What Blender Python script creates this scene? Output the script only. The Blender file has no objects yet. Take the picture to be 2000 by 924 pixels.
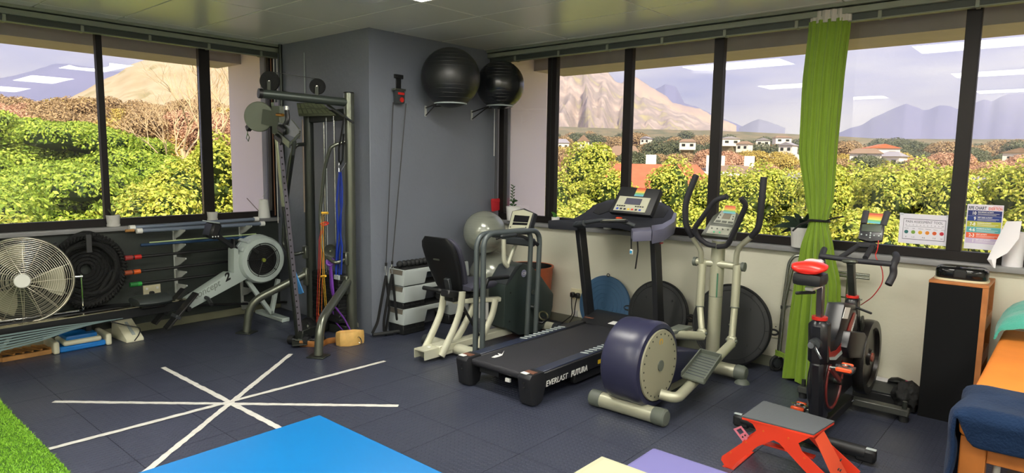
import bpy, bmesh, math, random
import numpy as np
from mathutils import Vector, Matrix, noise
random.seed(7); rnd = random.random
SC = bpy.context.scene
COL = SC.collection
# ------------------------------------------------------------------ camera
F, PITCH, ROLL, YAW = 1281.02, .1145, .0144, .7163
CAM = Vector((4.8115, -3.59, 1.6))
fw = Vector((-math.sin(YAW)*math.cos(PITCH), math.cos(YAW)*math.cos(PITCH), -math.sin(PITCH)))
r0 = Vector((math.cos(YAW), math.sin(YAW), 0)); u0 = r0.cross(fw)
RT = math.cos(ROLL)*r0 + math.sin(ROLL)*u0
UP = -math.sin(ROLL)*r0 + math.cos(ROLL)*u0
cd = bpy.data.cameras.new('camera'); cam = bpy.data.objects.new('camera', cd); COL.objects.link(cam)
cd.sensor_width = 36; cd.lens = F/2000*36; cd.clip_end = 20000; cd.clip_start = .05
cam.matrix_world = Matrix(((RT.x, UP.x, -fw.x, CAM.x), (RT.y, UP.y, -fw.y, CAM.y), (RT.z, UP.z, -fw.z, CAM.z), (0, 0, 0, 1)))
SC.camera = cam
# ------------------------------------------------------------------ world, sun, exposure
SC.view_settings.view_transform = 'Standard'; SC.view_settings.look = 'None'
SC.view_settings.exposure = 0.0; SC.view_settings.gamma = 1.0
try: SC.view_settings.use_curve_mapping = False
except Exception: pass
SC.cycles.use_denoising = True
SC.cycles.max_bounces = 8; SC.cycles.volume_bounces = 0; SC.cycles.volume_max_steps = 64; SC.cycles.transparent_max_bounces = 16
SC.cycles.sample_clamp_indirect = 6.0
def s2l(c):
    o = []
    for v in c:
        v /= 255.
        o.append(v/12.92 if v <= .04045 else ((v+.055)/1.055)**2.4)
    return (*o, 1)
W = bpy.data.worlds.new('world'); SC.world = W; W.use_nodes = True
nt = W.node_tree; N = nt.nodes; L = nt.links
for n in list(N): N.remove(n)
wo = N.new('ShaderNodeOutputWorld'); bg = N.new('ShaderNodeBackground'); tc = N.new('ShaderNodeTexCoord')
mp = N.new('ShaderNodeMapping'); mp.inputs['Scale'].default_value = (1.0, 1.0, 5.0)
ns = N.new('ShaderNodeTexNoise'); ns.inputs['Scale'].default_value = 2.6; ns.inputs['Detail'].default_value = 6; ns.inputs['Roughness'].default_value = .5
cr = N.new('ShaderNodeValToRGB')
cr.color_ramp.elements[0].position = .36; cr.color_ramp.elements[0].color = s2l((160, 163, 214))
cr.color_ramp.elements[1].position = .66; cr.color_ramp.elements[1].color = s2l((232, 228, 240))
e = cr.color_ramp.elements.new(.5); e.color = s2l((196, 194, 226))
L.new(tc.outputs['Generated'], mp.inputs['Vector']); L.new(mp.outputs['Vector'], ns.inputs['Vector'])
L.new(ns.outputs['Fac'], cr.inputs['Fac']); L.new(cr.outputs['Color'], bg.inputs['Color'])
bg.inputs['Strength'].default_value = 1.42; L.new(bg.outputs['Background'], wo.inputs['Surface'])
sd = bpy.data.lights.new('sun', 'SUN'); sd.energy = 8.0; sd.angle = .02; sd.color = (1.0, .87, .66)
so = bpy.data.objects.new('sun', sd); COL.objects.link(so)
SUNDIR = Vector((-.60, .36, -.68))      # travel direction: from behind the camera
so.rotation_euler = SUNDIR.to_track_quat('-Z', 'Y').to_euler()

# ------------------------------------------------------------------ helpers
def ray(px, py): return fw + RT*(px-1000)/F - UP*(py-462)/F
def U(px, py, X=None, Y=None, Z=None):
    """the point of the room on the wall-parallel plane X=.., Y=.. or Z=.. (surveyed from the photograph's perspective)"""
    d = ray(px, py)
    if X is not None: t = (X-CAM.x)/d.x
    elif Y is not None: t = (Y-CAM.y)/d.y
    else: t = (Z-CAM.z)/d.z
    return CAM + d*t
def PD(az, el, D):
    a = math.radians(az); return Vector((CAM.x+D*math.sin(a), CAM.y+D*math.cos(a), CAM.z+D*math.tan(math.radians(el))))
V = lambda *a: Vector(a)
MATS = {}
def pm(name, rgb, rough=.5, metal=0., var=0., vs=8., bump=0., bs=60., spec=.5, coat=0., rgb2=None, detail=3, sheen=0, trans=0):
    if name in MATS: return MATS[name]
    m = bpy.data.materials.new(name); m.use_nodes = True
    nt = m.node_tree; N = nt.nodes; L = nt.links; b = N['Principled BSDF']
    b.inputs['Base Color'].default_value = s2l(rgb); b.inputs['Roughness'].default_value = rough
    b.inputs['Metallic'].default_value = metal; b.inputs['Specular IOR Level'].default_value = spec
    b.inputs['Coat Weight'].default_value = coat
    if sheen: b.inputs['Sheen Weight'].default_value = sheen
    tcn = N.new('ShaderNodeTexCoord')
    if var > 0 or rgb2:
        n = N.new('ShaderNodeTexNoise'); n.inputs['Scale'].default_value = vs; n.inputs['Detail'].default_value = detail
        L.new(tcn.outputs['Object'], n.inputs['Vector'])
        r = N.new('ShaderNodeValToRGB'); c = s2l(rgb); c2 = s2l(rgb2) if rgb2 else None
        r.color_ramp.elements[0].position = .32; r.color_ramp.elements[1].position = .68
        r.color_ramp.elements[0].color = (*[v*(1-var) for v in c[:3]], 1) if not rgb2 else c
        r.color_ramp.elements[1].color = (*[min(1, v*(1+var)) for v in c[:3]], 1) if not rgb2 else c2
        L.new(n.outputs['Fac'], r.inputs['Fac']); L.new(r.outputs['Color'], b.inputs['Base Color'])
    if bump > 0:
        n2 = N.new('ShaderNodeTexNoise'); n2.inputs['Scale'].default_value = bs; n2.inputs['Detail'].default_value = 4
        L.new(tcn.outputs['Object'], n2.inputs['Vector'])
        bp = N.new('ShaderNodeBump'); bp.inputs['Strength'].default_value = bump; bp.inputs['Distance'].default_value = .01
        L.new(n2.outputs['Fac'], bp.inputs['Height']); L.new(bp.outputs['Normal'], b.inputs['Normal'])
    MATS[name] = m; return m
def emit(name, rgb, st):
    m = bpy.data.materials.new(name); m.use_nodes = True
    b = m.node_tree.nodes['Principled BSDF']; b.inputs['Base Color'].default_value = (.8, .8, .8, 1)
    b.inputs['Emission Color'].default_value = s2l(rgb); b.inputs['Emission Strength'].default_value = st
    MATS[name] = m; return m
ORG = {}
def tag(o, label=None, cat=None, group=None, kind=None):
    if label: o['label'] = label
    if cat: o['category'] = cat
    if group: o['group'] = group
    if kind: o['kind'] = kind
    return o
def thing(name, label, cat, loc, group=None, rz=0, kind=None):
    o = bpy.data.objects.new(name, None); COL.objects.link(o); o.location = loc; o.rotation_euler = (0, 0, rz)
    o.empty_display_size = .1; ORG[o.name] = Vector(loc)
    return tag(o, label, cat, group, kind)
class MB:
    def __init__(s): s.bm = bmesh.new()
    def _m(s, vs, M):
        bmesh.ops.transform(s.bm, matrix=M, verts=vs); return s
    def box(s, c, d, rot=None, bev=0, seg=1):
        g = bmesh.ops.create_cube(s.bm, size=1); vs = g['verts']
        bmesh.ops.scale(s.bm, vec=d, verts=vs)
        if bev:
            es = list({e for v in vs for e in v.link_edges})
            g = bmesh.ops.bevel(s.bm, geom=es, offset=min(bev, .49*min(d)), segments=seg, profile=.6, affect='EDGES')
            vs = list({v for f in g['faces'] for v in f.verts} | {v for v in vs if v.is_valid})
        M = Matrix.Translation(c)
        if rot is not None: M = M @ rot.to_4x4()
        return s._m(vs, M)
    def bb(s, a, b, bev=0, seg=1):
        a = Vector(a); b = Vector(b); d = b-a
        return s.box((a+b)/2, (abs(d.x), abs(d.y), abs(d.z)), bev=bev, seg=seg)
    def bar(s, p, q, w, h=None, up=V(0, 0, 1), bev=0):
        p = Vector(p); q = Vector(q); h = h or w; d = (q-p); z = d.normalized(); x = up.cross(z)
        if x.length < 1e-3: x = V(1, 0, 0).cross(z)
        x.normalize(); y = z.cross(x)
        R = Matrix((x, y, z)).transposed()
        return s.box((p+q)/2, (w, h, d.length), R, bev)
    def cyl(s, p, q, r, r2=None, seg=16, cap=True):
        p = Vector(p); q = Vector(q); d = q-p
        g = bmesh.ops.create_cone(s.bm, segments=seg, radius1=r, radius2=r if r2 is None else r2, depth=d.length, cap_ends=cap)
        M = Matrix.Translation((p+q)/2) @ d.to_track_quat('Z', 'Y').to_matrix().to_4x4()
        return s._m(g['verts'], M)
    def sph(s, c, r, sc=(1, 1, 1), seg=24, rot=None):
        g = bmesh.ops.create_uvsphere(s.bm, u_segments=seg, v_segments=max(6, seg*2//3), radius=r)
        M = Matrix.Translation(c)
        if rot is not None: M = M @ rot.to_4x4()
        return s._m(g['verts'], M @ Matrix.Diagonal((*sc, 1)))
    def loft(s, rings, closed=False, caps=True):
        R = [[s.bm.verts.new(p) for p in ring] for ring in rings]; n = len(R[0])
        m = len(R)
        for i in range(m if closed else m-1):
            a = R[i]; b = R[(i+1) % m]
            for j in range(n):
                try: s.bm.faces.new((a[j], a[(j+1) % n], b[(j+1) % n], b[j]))
                except ValueError: pass
        if caps and not closed:
            s.bm.faces.new(R[0][::-1]); s.bm.faces.new(R[-1])
        return s
    def tube(s, pts, r, seg=10, closed=False, bend=0, rr=None, flat=None, nb=5):
        pts = [Vector(p) for p in pts]
        if bend and len(pts) > 2:
            o = [pts[0]]
            for i in range(1, len(pts)-1):
                a, b, c = pts[i-1], pts[i], pts[i+1]
                k = min(bend, .48*(a-b).length, .48*(c-b).length)
                p = b+(a-b).normalized()*k; q = b+(c-b).normalized()*k
                for j in range(nb+1):
                    t = j/nb; o.append(p*(1-t)**2+b*2*t*(1-t)+q*t*t)
            o.append(pts[-1]); pts = o
        n = len(pts); rings = []; nrm = None
        for i, p in enumerate(pts):
            if closed: d = pts[(i+1) % n]-pts[i-1]
            else: d = pts[min(i+1, n-1)]-pts[max(i-1, 0)]
            if d.length < 1e-9: d = V(0, 0, 1)
            d.normalize()
            if nrm is None:
                nrm = d.orthogonal().normalized()
                if flat is not None:
                    nrm = (Vector(flat)-d*d.dot(Vector(flat))).normalized()
            else:
                nrm = (nrm-d*nrm.dot(d))
                nrm = nrm.normalized() if nrm.length > 1e-6 else d.orthogonal().normalized()
            bn = d.cross(nrm); R_ = rr[i] if rr and len(rr) == n else r
            ra, rb = (R_ if not isinstance(R_, tuple) else R_[0]), (R_ if not isinstance(R_, tuple) else R_[1])
            rings.append([p+nrm*math.cos(2*math.pi*k/seg)*ra+bn*math.sin(2*math.pi*k/seg)*rb for k in range(seg)])
        return s.loft(rings, closed)
    def torus(s, c, R, r, axis=V(0, 0, 1), n=32, seg=8, sc=(1, 1)):
        ax = Vector(axis).normalized(); x = ax.orthogonal().normalized()
        if abs(ax.z) < .9: x = V(0, 0, 1).cross(ax).normalized()
        y = ax.cross(x)
        return s.tube([Vector(c)+x*R*math.cos(2*math.pi*i/n)*sc[0]+y*R*math.sin(2*math.pi*i/n)*sc[1] for i in range(n)], r, seg, closed=True)
    def prism(s, pts, vec):
        pts = [Vector(p) for p in pts]; vec = Vector(vec)
        a = [s.bm.verts.new(p) for p in pts]; b = [s.bm.verts.new(p+vec) for p in pts]; n = len(a)
        s.bm.faces.new(a[::-1]); s.bm.faces.new(b)
        for i in range(n): s.bm.faces.new((a[i], a[(i+1) % n], b[(i+1) % n], b[i]))
        return s
    def slab(s, p0, p1, p2, p3, t, bev=0):
        """quad plate with thickness t behind it"""
        n = (Vector(p1)-Vector(p0)).cross(Vector(p3)-Vector(p0)).normalized()
        return s.prism([p0, p1, p2, p3], -n*t)
    def lathe(s, prof, o, axis=V(0, 0, 1), n=28, sc=(1, 1), cap=True):
        ax = Vector(axis).normalized(); x = ax.orthogonal().normalized(); y = ax.cross(x); o = Vector(o)
        rings = [[o+ax*z+x*r*math.cos(2*math.pi*k/n)*sc[0]+y*r*math.sin(2*math.pi*k/n)*sc[1] for k in range(n)] for r, z in prof]
        return s.loft(rings, False, cap)
    def raw(s, vs, fs):
        b = [s.bm.verts.new(v) for v in vs]
        for f in fs:
            try: s.bm.faces.new([b[i] for i in f])
            except ValueError: pass
        return s
    def build(s, name, mat, parent=None, label=None, cat=None, group=None, kind=None, ang=38, bevel=0):
        bm = s.bm
        bmesh.ops.recalc_face_normals(bm, faces=bm.faces)
        if bevel: 
            es = [e for e in bm.edges if len(e.link_faces) == 2 and e.calc_face_angle(0) > .6]
            bmesh.ops.bevel(bm, geom=es, offset=bevel, segments=2, profile=.6, affect='EDGES', clamp_overlap=True)
        if parent is not None: org = ORG[parent.name]
        else:
            mn = Vector((min(v.co.x for v in bm.verts), min(v.co.y for v in bm.verts), min(v.co.z for v in bm.verts)))
            mx = Vector((max(v.co.x for v in bm.verts), max(v.co.y for v in bm.verts), 0))
            org = V((mn.x+mx.x)/2, (mn.y+mx.y)/2, mn.z)
        bmesh.ops.translate(bm, vec=-org, verts=bm.verts)
        me = bpy.data.meshes.new(name); bm.to_mesh(me); bm.free()
        me.materials.append(mat if not isinstance(mat, str) else MATS[mat])
        me.shade_smooth(); me.set_sharp_from_angle(angle=math.radians(ang))
        o = bpy.data.objects.new(name, me); COL.objects.link(o)
        if parent is None: o.location = org
        else: o.parent = parent
        ORG[o.name] = org
        return tag(o, label, cat, group, kind)
def from_np(name, verts, faces, mat, loc=(0, 0, 0), parent=None, smooth=False):
    me = bpy.data.meshes.new(name); me.from_pydata(verts, [], faces); me.update()
    me.materials.append(mat)
    if smooth: me.shade_smooth()
    o = bpy.data.objects.new(name, me); COL.objects.link(o); o.location = loc
    ORG[o.name] = Vector(loc)
    if parent is not None: o.parent = parent; o.location = (0, 0, 0)
    return o
def text(s, size, o, xd, yd, mat, parent=None, name='lettering', depth=.0012, bold=0, align='LEFT', shear=0, sx=1, kind=None, label=None):
    cu = bpy.data.curves.new('t', 'FONT'); cu.body = s; cu.size = size; cu.extrude = depth; cu.offset = bold; cu.align_x = align; cu.shear = shear
    cu.resolution_u = 3
    to = bpy.data.objects.new('t', cu); COL.objects.link(to)
    me = bpy.data.meshes.new_from_object(to); bpy.data.objects.remove(to); bpy.data.curves.remove(cu)
    xd = Vector(xd).normalized(); yd = Vector(yd); yd = (yd-xd*yd.dot(xd)).normalized(); zd = xd.cross(yd)
    M = Matrix(((xd.x*sx, yd.x, zd.x, o[0]), (xd.y*sx, yd.y, zd.y, o[1]), (xd.z*sx, yd.z, zd.z, o[2]), (0, 0, 0, 1)))
    me.transform(M)
    org = ORG[parent.name] if parent else Vector(o)
    me.transform(Matrix.Translation(-org)); me.materials.clear(); me.materials.append(mat)
    ob = bpy.data.objects.new(name, me); COL.objects.link(ob)
    if parent: ob.parent = parent
    else: ob.location = org
    ORG[ob.name] = org
    return tag(ob, label, None, None, kind)
def dup(root, off, label=None, group=None, rz=None):
    r = root.copy(); COL.objects.link(r); r.location = root.location+Vector(off)
    if rz is not None: r.rotation_euler = (0, 0, rz)
    if label: r['label'] = label
    if group: r['group'] = group
    for ch in list(root.children):
        c = ch.copy(); COL.objects.link(c); c.parent = r
        for g in ch.children:
            d = g.copy(); COL.objects.link(d); d.parent = c
    return r
# ------------------------------------------------------------------ materials
pm('wall_cream', (216, 214, 196), .55, var=.05, vs=1.5, bump=.12, bs=45)
pm('wall_dark', (50, 56, 53), .5, var=.08, vs=1.2, bump=.25, bs=30)
pm('wall_slate', (114, 119, 131), .42, var=.07, vs=1.0, bump=.35, bs=22)
pm('fin_skylit_white', (238, 234, 255), .8, var=.05, vs=.8, bump=.1)  # lavender of the sky light put into the white fin colour
pm('soffit', (150, 140, 128), .8, var=.08, vs=1.5)
pm('tile_white', (240, 240, 230), .26, var=.04, vs=1.0, spec=.6)
pm('tbar', (205, 207, 190), .4)
pm('bronze', (27, 23, 23), .5, var=.1, spec=.3)
pm('sill_grey', (138, 138, 140), .35)
pm('trim_green', (132, 138, 122), .45)
pm('trim_dark', (62, 68, 62), .5)
pm('black', (24, 25, 27), .45, bump=.05)
pm('black_matte', (20, 21, 22), .8, bump=.2, bs=120)
pm('black_gloss', (16, 17, 19), .15)
pm('rubber', (30, 32, 34), .7)
pm('charcoal', (52, 56, 60), .4)
pm('gun', (112, 116, 106), .28, metal=.75)
pm('gun_dark', (62, 66, 62), .35, metal=.6)
pm('steel', (190, 192, 190), .22, metal=1.)
pm('chrome', (220, 222, 222), .1, metal=1.)
pm('cream_metal', (205, 205, 184), .38, metal=.15)
pm('champagne', (176, 176, 154), .35, metal=.35)
pm('white', (235, 235, 232), .5)
pm('white_gloss', (236, 236, 230), .2)
pm('lightgrey', (168, 178, 178), .4)
pm('red', (196, 40, 34), .35)
pm('orange', (222, 96, 34), .4)
pm('green', (40, 150, 60), .5)
pm('blue', (30, 70, 190), .5)
pm('purple', (110, 48, 165), .5)
pm('yellow', (224, 190, 40), .5)
pm('wood', (176, 128, 72), .5, var=.2, vs=14)
pm('pine', (178, 106, 44), .45, var=.12, vs=9)
pm('terracotta', (190, 98, 62), .6, var=.1)
pm('paper', (232, 230, 236), .7)
pm('leaf_dark', (44, 74, 40), .35)
pm('leaf_green', (70, 120, 50), .4)
pm('soil', (52, 42, 34), .9)
pm('silver_ball', (148, 152, 142), .22, metal=.25, spec=.7)
pm('cream_board', (176, 176, 148), .5)
# ================================================================== STRUCTURE
XL, YR, H = -1.6, 1.62, 2.742     # left wall plane, right wall plane, ceiling
XE, YB = 7.6, -5.6                # right end wall, back wall
def struct(mb, name, mat, parent=None, **k): return mb.build(name, mat, parent, kind='structure', **k)
# floor slab and interlocking rubber tiles
fb = MB().bb((XL-.2, YB-.2, -.12), (XE+.2, YR+.2, -.004)); floor = struct(fb, 'floor', 'rubber')
m = pm('rubber_tile', (56, 60, 76), .40, spec=.6)
nt = m.node_tree; N = nt.nodes; L = nt.links; b = N['Principled BSDF']
g = N.new('ShaderNodeNewGeometry')
def coin(offx, offy):
    mpn = N.new('ShaderNodeMapping'); mpn.inputs['Scale'].default_value = (1/.032, 1/.032, 0); mpn.inputs['Location'].default_value = (offx, offy, 0)
    L.new(g.outputs['Position'], mpn.inputs['Vector'])
    fr = N.new('ShaderNodeVectorMath'); fr.operation = 'FRACTION'; L.new(mpn.outputs['Vector'], fr.inputs[0])
    sb = N.new('ShaderNodeVectorMath'); sb.operation = 'SUBTRACT'; sb.inputs[1].default_value = (.5, .5, 0); L.new(fr.outputs['Vector'], sb.inputs[0])
    ml = N.new('ShaderNodeVectorMath'); ml.operation = 'MULTIPLY'; ml.inputs[1].default_value = (1, 1, 0); L.new(sb.outputs['Vector'], ml.inputs[0])
    ln = N.new('ShaderNodeVectorMath'); ln.operation = 'LENGTH'; L.new(ml.outputs['Vector'], ln.inputs[0])
    ss = N.new('ShaderNodeMapRange'); ss.interpolation_type = 'SMOOTHSTEP'; ss.inputs[1].default_value = .30; ss.inputs[2].default_value = .38; ss.inputs[3].default_value = 1; ss.inputs[4].default_value = 0
    L.new(ln.outputs['Value'], ss.inputs[0]); return ss.outputs[0]
bp = N.new('ShaderNodeBump'); bp.inputs['Strength'].default_value = .9; bp.inputs['Distance'].default_value = .0016
L.new(coin(0, 0), bp.inputs['Height']); L.new(bp.outputs['Normal'], b.inputs['Normal'])
n = N.new('ShaderNodeTexNoise'); n.inputs['Scale'].default_value = 1.7; n.inputs['Detail'].default_value = 6
L.new(g.outputs['Position'], n.inputs['Vector'])
mr = N.new('ShaderNodeMapRange'); mr.inputs[1].default_value = .3; mr.inputs[2].default_value = .7; mr.inputs[3].default_value = .28; mr.inputs[4].default_value = .46
L.new(n.outputs['Fac'], mr.inputs[0]); L.new(mr.outputs[0], b.inputs['Roughness'])
P = .478; x0 = 2.59; y0 = -.478
i0 = math.floor((XL-x0)/P); i1 = math.ceil((XE-x0)/P); j0 = math.floor((YB-y0)/P); j1 = math.ceil((YR-y0)/P)
tiles = 0
cache = {}
for i in range(i0, i1):
    for j in range(j0, j1):
        ax, bx = max(XL, x0+i*P), min(XE, x0+(i+1)*P); ay, by = max(YB, y0+j*P), min(YR, y0+(j+1)*P)
        if bx-ax < .03 or by-ay < .03 or ay > YR or by < -3.8 or ax > 5.6: continue
        key = (round(bx-ax, 3), round(by-ay, 3))
        if key not in cache:
            w, d = bx-ax, by-ay; mb = MB(); g_ = .0009
            # tile outline with dovetail notches along its edges
            pts = []; nn = max(1, int(round(w/.04))); mm = max(1, int(round(d/.04)))
            def edge(p, q, k, nrm):
                for t in range(k):
                    a = Vector(p).lerp(Vector(q), t/k); b_ = Vector(p).lerp(Vector(q), (t+.5)/k)
                    s_ = Vector(nrm)*.0016
                    pts.extend([a+s_, b_+s_, b_, Vector(p).lerp(Vector(q), (t+1)/k)])
            edge((g_, g_, 0), (w-g_, g_, 0), nn, (0, 1, 0)); edge((w-g_, g_, 0), (w-g_, d-g_, 0), mm, (-1, 0, 0))
            edge((w-g_, d-g_, 0), (g_, d-g_, 0), nn, (0, -1, 0)); edge((g_, d-g_, 0), (g_, g_, 0), mm, (1, 0, 0))
            cl = []
            for p in pts:
                if not cl or (cl[-1]-p).length > 1e-4: cl.append(p)
            mb.prism([p+V(0, 0, -.012) for p in cl], (0, 0, .012))
            bm = mb.bm; bmesh.ops.recalc_face_normals(bm, faces=bm.faces)
            me = bpy.data.meshes.new('floor_tile'); bm.to_mesh(me); bm.free(); me.materials.append(m); cache[key] = me
        o = bpy.data.objects.new('floor_tile', cache[key]); COL.objects.link(o); o.parent = floor
        o.location = Vector((ax, ay, 0))-ORG[floor.name]; tiles += 1
# ceiling: T-bar plate with lay-in tiles
CX, CY = 1.067, -.32; PX, PY = 1.182, .588
ceil = struct(MB().bb((XL-.2, YB-.2, H+.004), (XE+.2, YR+.2, H+.12)), 'ceiling', 'tbar')
lights = []
cache = {}
LX = {0: 1, 2: 1, 4: 1}; 
for i in range(-3, 6):
    for j in range(-9, 4):
        ax, bx = max(XL, CX+i*PX), min(XE, CX+(i+1)*PX); ay, by = max(YB, CY+j*PY), min(YR, CY+(j+1)*PY)
        if bx-ax < .05 or by-ay < .03: continue
        if i in (0, 2, 4) and j in (-1, -5, -9): lights.append((ax, bx, ay, by)); continue
        key = (round(bx-ax, 3), round(by-ay, 3))
        if key not in cache:
            mb = MB().bb((.007, .007, 0), (key[0]-.007, key[1]-.007, .012), bev=.002)
            bm = mb.bm; me = bpy.data.meshes.new('ceiling_tile'); bm.to_mesh(me); bm.free(); me.materials.append(MATS['tile_white']); cache[key] = me
        o = bpy.data.objects.new('ceiling_tile', cache[key]); COL.objects.link(o); o.parent = ceil
        o.location = Vector((ax, ay, H-.006))-ORG[ceil.name]
em = emit('panel_glow', (255, 250, 238), 26)
spots = {(0, -1): 'ceiling light panel nearest the grey column', }
for k, (ax, bx, ay, by) in enumerate(lights):
    col_ = 0 if ax < 2 else (1 if ax < 4 else 2); row_ = 0 if ay > -1 else (1 if ay > -3.5 else 2)
    lb_ = 'lit rectangular ceiling panel '+(('over the seated bike, above the treadmill foot', 'over the spin bike, mirrored in the right panes', 'beyond the treatment couch, in the window-side row'), ('above the taped floor star and blue plinth', 'above the bottom-edge cream box', 'right of the camera in the middle row'), ('over the grass mat end of the room', 'behind the camera in the back row', 'in the back row by the end wall'))[row_][col_]
    t = thing('ceiling_light', lb_, 'ceiling light', ((ax+bx)/2, (ay+by)/2, H), group='lit ceiling panels')
    f = MB()
    for a_, b_ in (((ax, ay), (bx, ay+.025)), ((ax, by-.025), (bx, by)), ((ax, ay+.025), (ax+.025, by-.025)), ((bx-.025, ay+.025), (bx, by-.025))):
        f.bb((*a_, H-.012), (*b_, H+.004))
    f.build('frame', 'white', t)
    MB().bb((ax+.025, ay+.025, H-.008), (bx-.025, by-.025, H-.002)).build('diffuser', em, t)
# round surface fitting at the top edge of the view
c = U(700, -14, Z=H-.05)
t = thing('ceiling_fitting', 'round white surface-mounted ceiling fitting seen at the top edge of the picture', 'ceiling fitting', (c.x, c.y, H))
MB().lathe([(.02, -.003), (.21, -.003), (.235, -.02), (.235, -.05), (.22, -.065), (.20, -.06)], (c.x, c.y, H), n=36).build('housing', 'white_gloss', t)
MB().lathe([(.02, -.061), (.197, -.061), (.15, -.085), (.02, -.095)], (c.x, c.y, H), n=36).build('dish', 'white', t)
# walls
zs = .97
wl = struct(MB().bb((XL-.2, YB-.2, -.1), (XL, YR+.2, zs-.03)), 'wall_left', 'wall_dark')
wr = struct(MB().bb((0, YR, -.1), (XE+.2, YR+.2, zs-.03)), 'wall_right', 'wall_cream')
struct(MB().bb((XL-.2, YB-.2, -.1), (XE+.2, YB, H+.1)), 'wall_back', 'wall_cream')
struct(MB().bb((XE, YB, -.1), (XE+.2, YR+.2, H+.1)), 'wall_end', 'wall_cream')
struct(MB().bb((XL-.2, -.0, -.1), (0, YR+.2, H+.1), bev=.004), 'wall_column', 'wall_slate')
struct(MB().bb((XL, YB, 0), (XL+.012, 0, .075), bev=.003), 'baseboard_left', pm('skirting', (120, 120, 98), .5))
struct(MB().bb((0, YR-.012, 0), (XE, YR, .085), bev=.003), 'baseboard_right', pm('skirting2', (112, 114, 100), .5))
# sills
def sill(name, a, b):
    struct(MB().bb(a, b, bev=.006, seg=2), name, 'sill_grey')
sill('trim_1', (XL-.16, YB, zs-.03), (XL+.05, -.0, zs+.008))
sill('trim_2', (0.0, YR-.05, zs-.03), (XE, YR+.16, zs+.008))
# exterior fins, soffit and downstand, lintels
for nm, a, b in (('trim_3', (-2.5, -.05, -.6), (XL-.2, .25, H+.0)), ('trim_4', (-.25, YR+.2, -.6), (.06, 2.45, H+.0))):
    struct(MB().bb(a, b), nm, 'fin_skylit_white')
struct(MB().bb((-2.75, YB-.2, H-.02), (XL-.16, 3.0, H+.25)), 'trim_5', 'soffit')
struct(MB().bb((-2.75, YB-.2, 2.60), (-2.2, -.05, H-.02)), 'trim_6', pm('downstand', (176, 170, 172), .8, var=.04))
struct(MB().bb((XL-.16, YR+.16, H-.02), (XE+.5, 2.9, H+.25)), 'trim_7', 'soffit')
struct(MB().bb((.06, 2.2, 2.60), (XE+.5, 2.75, H-.02)), 'trim_8', 'downstand')
# windows
gl = bpy.data.materials.new('window_glass'); gl.use_nodes = True; nt = gl.node_tree; N = nt.nodes; L = nt.links
for n in list(N): N.remove(n)
o_ = N.new('ShaderNodeOutputMaterial'); mx = N.new('ShaderNodeMixShader'); tr = N.new('ShaderNodeBsdfTransparent'); gs = N.new('ShaderNodeBsdfGlossy'); fr = N.new('ShaderNodeFresnel')
fr.inputs['IOR'].default_value = 1.45; gs.inputs['Roughness'].default_value = .0; tr.inputs['Color'].default_value = (.97, .98, .97, 1)
L.new(fr.outputs[0], mx.inputs[0]); L.new(tr.outputs[0], mx.inputs[1]); L.new(gs.outputs[0], mx.inputs[2]); L.new(mx.outputs[0], o_.inputs['Surface'])
MATS['glass'] = gl
zt, zb0, zb1 = 2.66, .98, 1.045
def window(name, axis, mull, lo, hi, edge_w=(.06, .06)):
    """a run of panes between mullions; axis 'X' = right wall, 'Y' = left wall"""
    root = thing(name, None, None, ((XL-.05, (lo+hi)/2, zb0) if axis == 'Y' else ((lo+hi)/2, YR+.05, zb0)), kind='structure')
    pc = XL-.05 if axis == 'Y' else YR+.05
    def B(a, b, z0, z1, d0=-.03, d1=.03, bev=.002):
        if axis == 'Y': return MB().bb((pc-d1, a, z0), (pc-d0, b, z1), bev=bev)
        return MB().bb((a, pc+d0, z0), (b, pc+d1, z1), bev=bev)
    B(lo, hi, zb0, zb1).build('bottom_rail', 'bronze', root, kind='structure')
    B(lo, hi, zt-.02, H).build('head_rail', 'bronze', root, kind='structure')
    xs = []
    for (a, b) in mull:
        B(a, b, zb1, zt-.02).build('mullion', 'bronze', root, kind='structure')
        if b-a > .1 and lo < a and b < hi:
            B((a+b)/2-.003, (a+b)/2+.003, zb1, zt-.02, -.036, -.03, 0).build('glazing_bead', 'gun_dark', root, kind='structure')
    ms = sorted(mull)
    for (a, b), (c, d) in zip(ms[:-1], ms[1:]):
        B(b, c, zb1, zt-.02, -.003, .003, 0).build('pane', 'glass', root, kind='structure')
    return root
window('window_1', 'Y', [(-.05, -.0), (-.755, -.655), (-1.619, -1.572), (-2.49, -2.38), (-3.34, -3.29), (-4.2, -4.1), (-5.06, -5.01), (YB, YB+.03)], YB, 0)
window('window_2', 'X', [(.055, .125), (.697, .805), (1.575, 1.655), (2.424, 2.507), (3.27, 3.35), (4.135, 4.22), (5.0, 5.08), (5.86, 5.95), (6.72, 6.8), (XE-.03, XE)], .055, XE)
# curtain/blind head rails under the ceiling
for nm, ax in (('trim_9', 'Y'), ('trim_10', 'X')):
    def B(d0, d1, z0, z1, a=None, b=None):
        if ax == 'Y': return MB().bb((XL+d0, YB if a is None else a, z0), (XL+d1, 0 if b is None else b, z1), bev=.002)
        return MB().bb((0 if a is None else a, YR-d1, z0), (XE if b is None else b, YR-d0, z1), bev=.002)
    r = struct(B(0, .13, 2.712, H-.004), nm, 'trim_green')
    struct(B(.02, .115, 2.66, 2.702), 'head_box', 'trim_green', r)
    struct(B(.035, .075, 2.615, 2.66), 'track', 'trim_dark', r)
    struct(B(.03, .08, 2.607, 2.615), 'track_lip', 'trim_green', r)
    k = -.18 if ax == 'Y' else .35
    while abs(k) < 7.4 and (ax == 'X' or k > YB):
        struct(B(.015, .085, 2.603, 2.664, k-.012, k+.012), 'rail_clip', 'trim_green', r)
        k += -.52 if ax == 'Y' else .55
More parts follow.
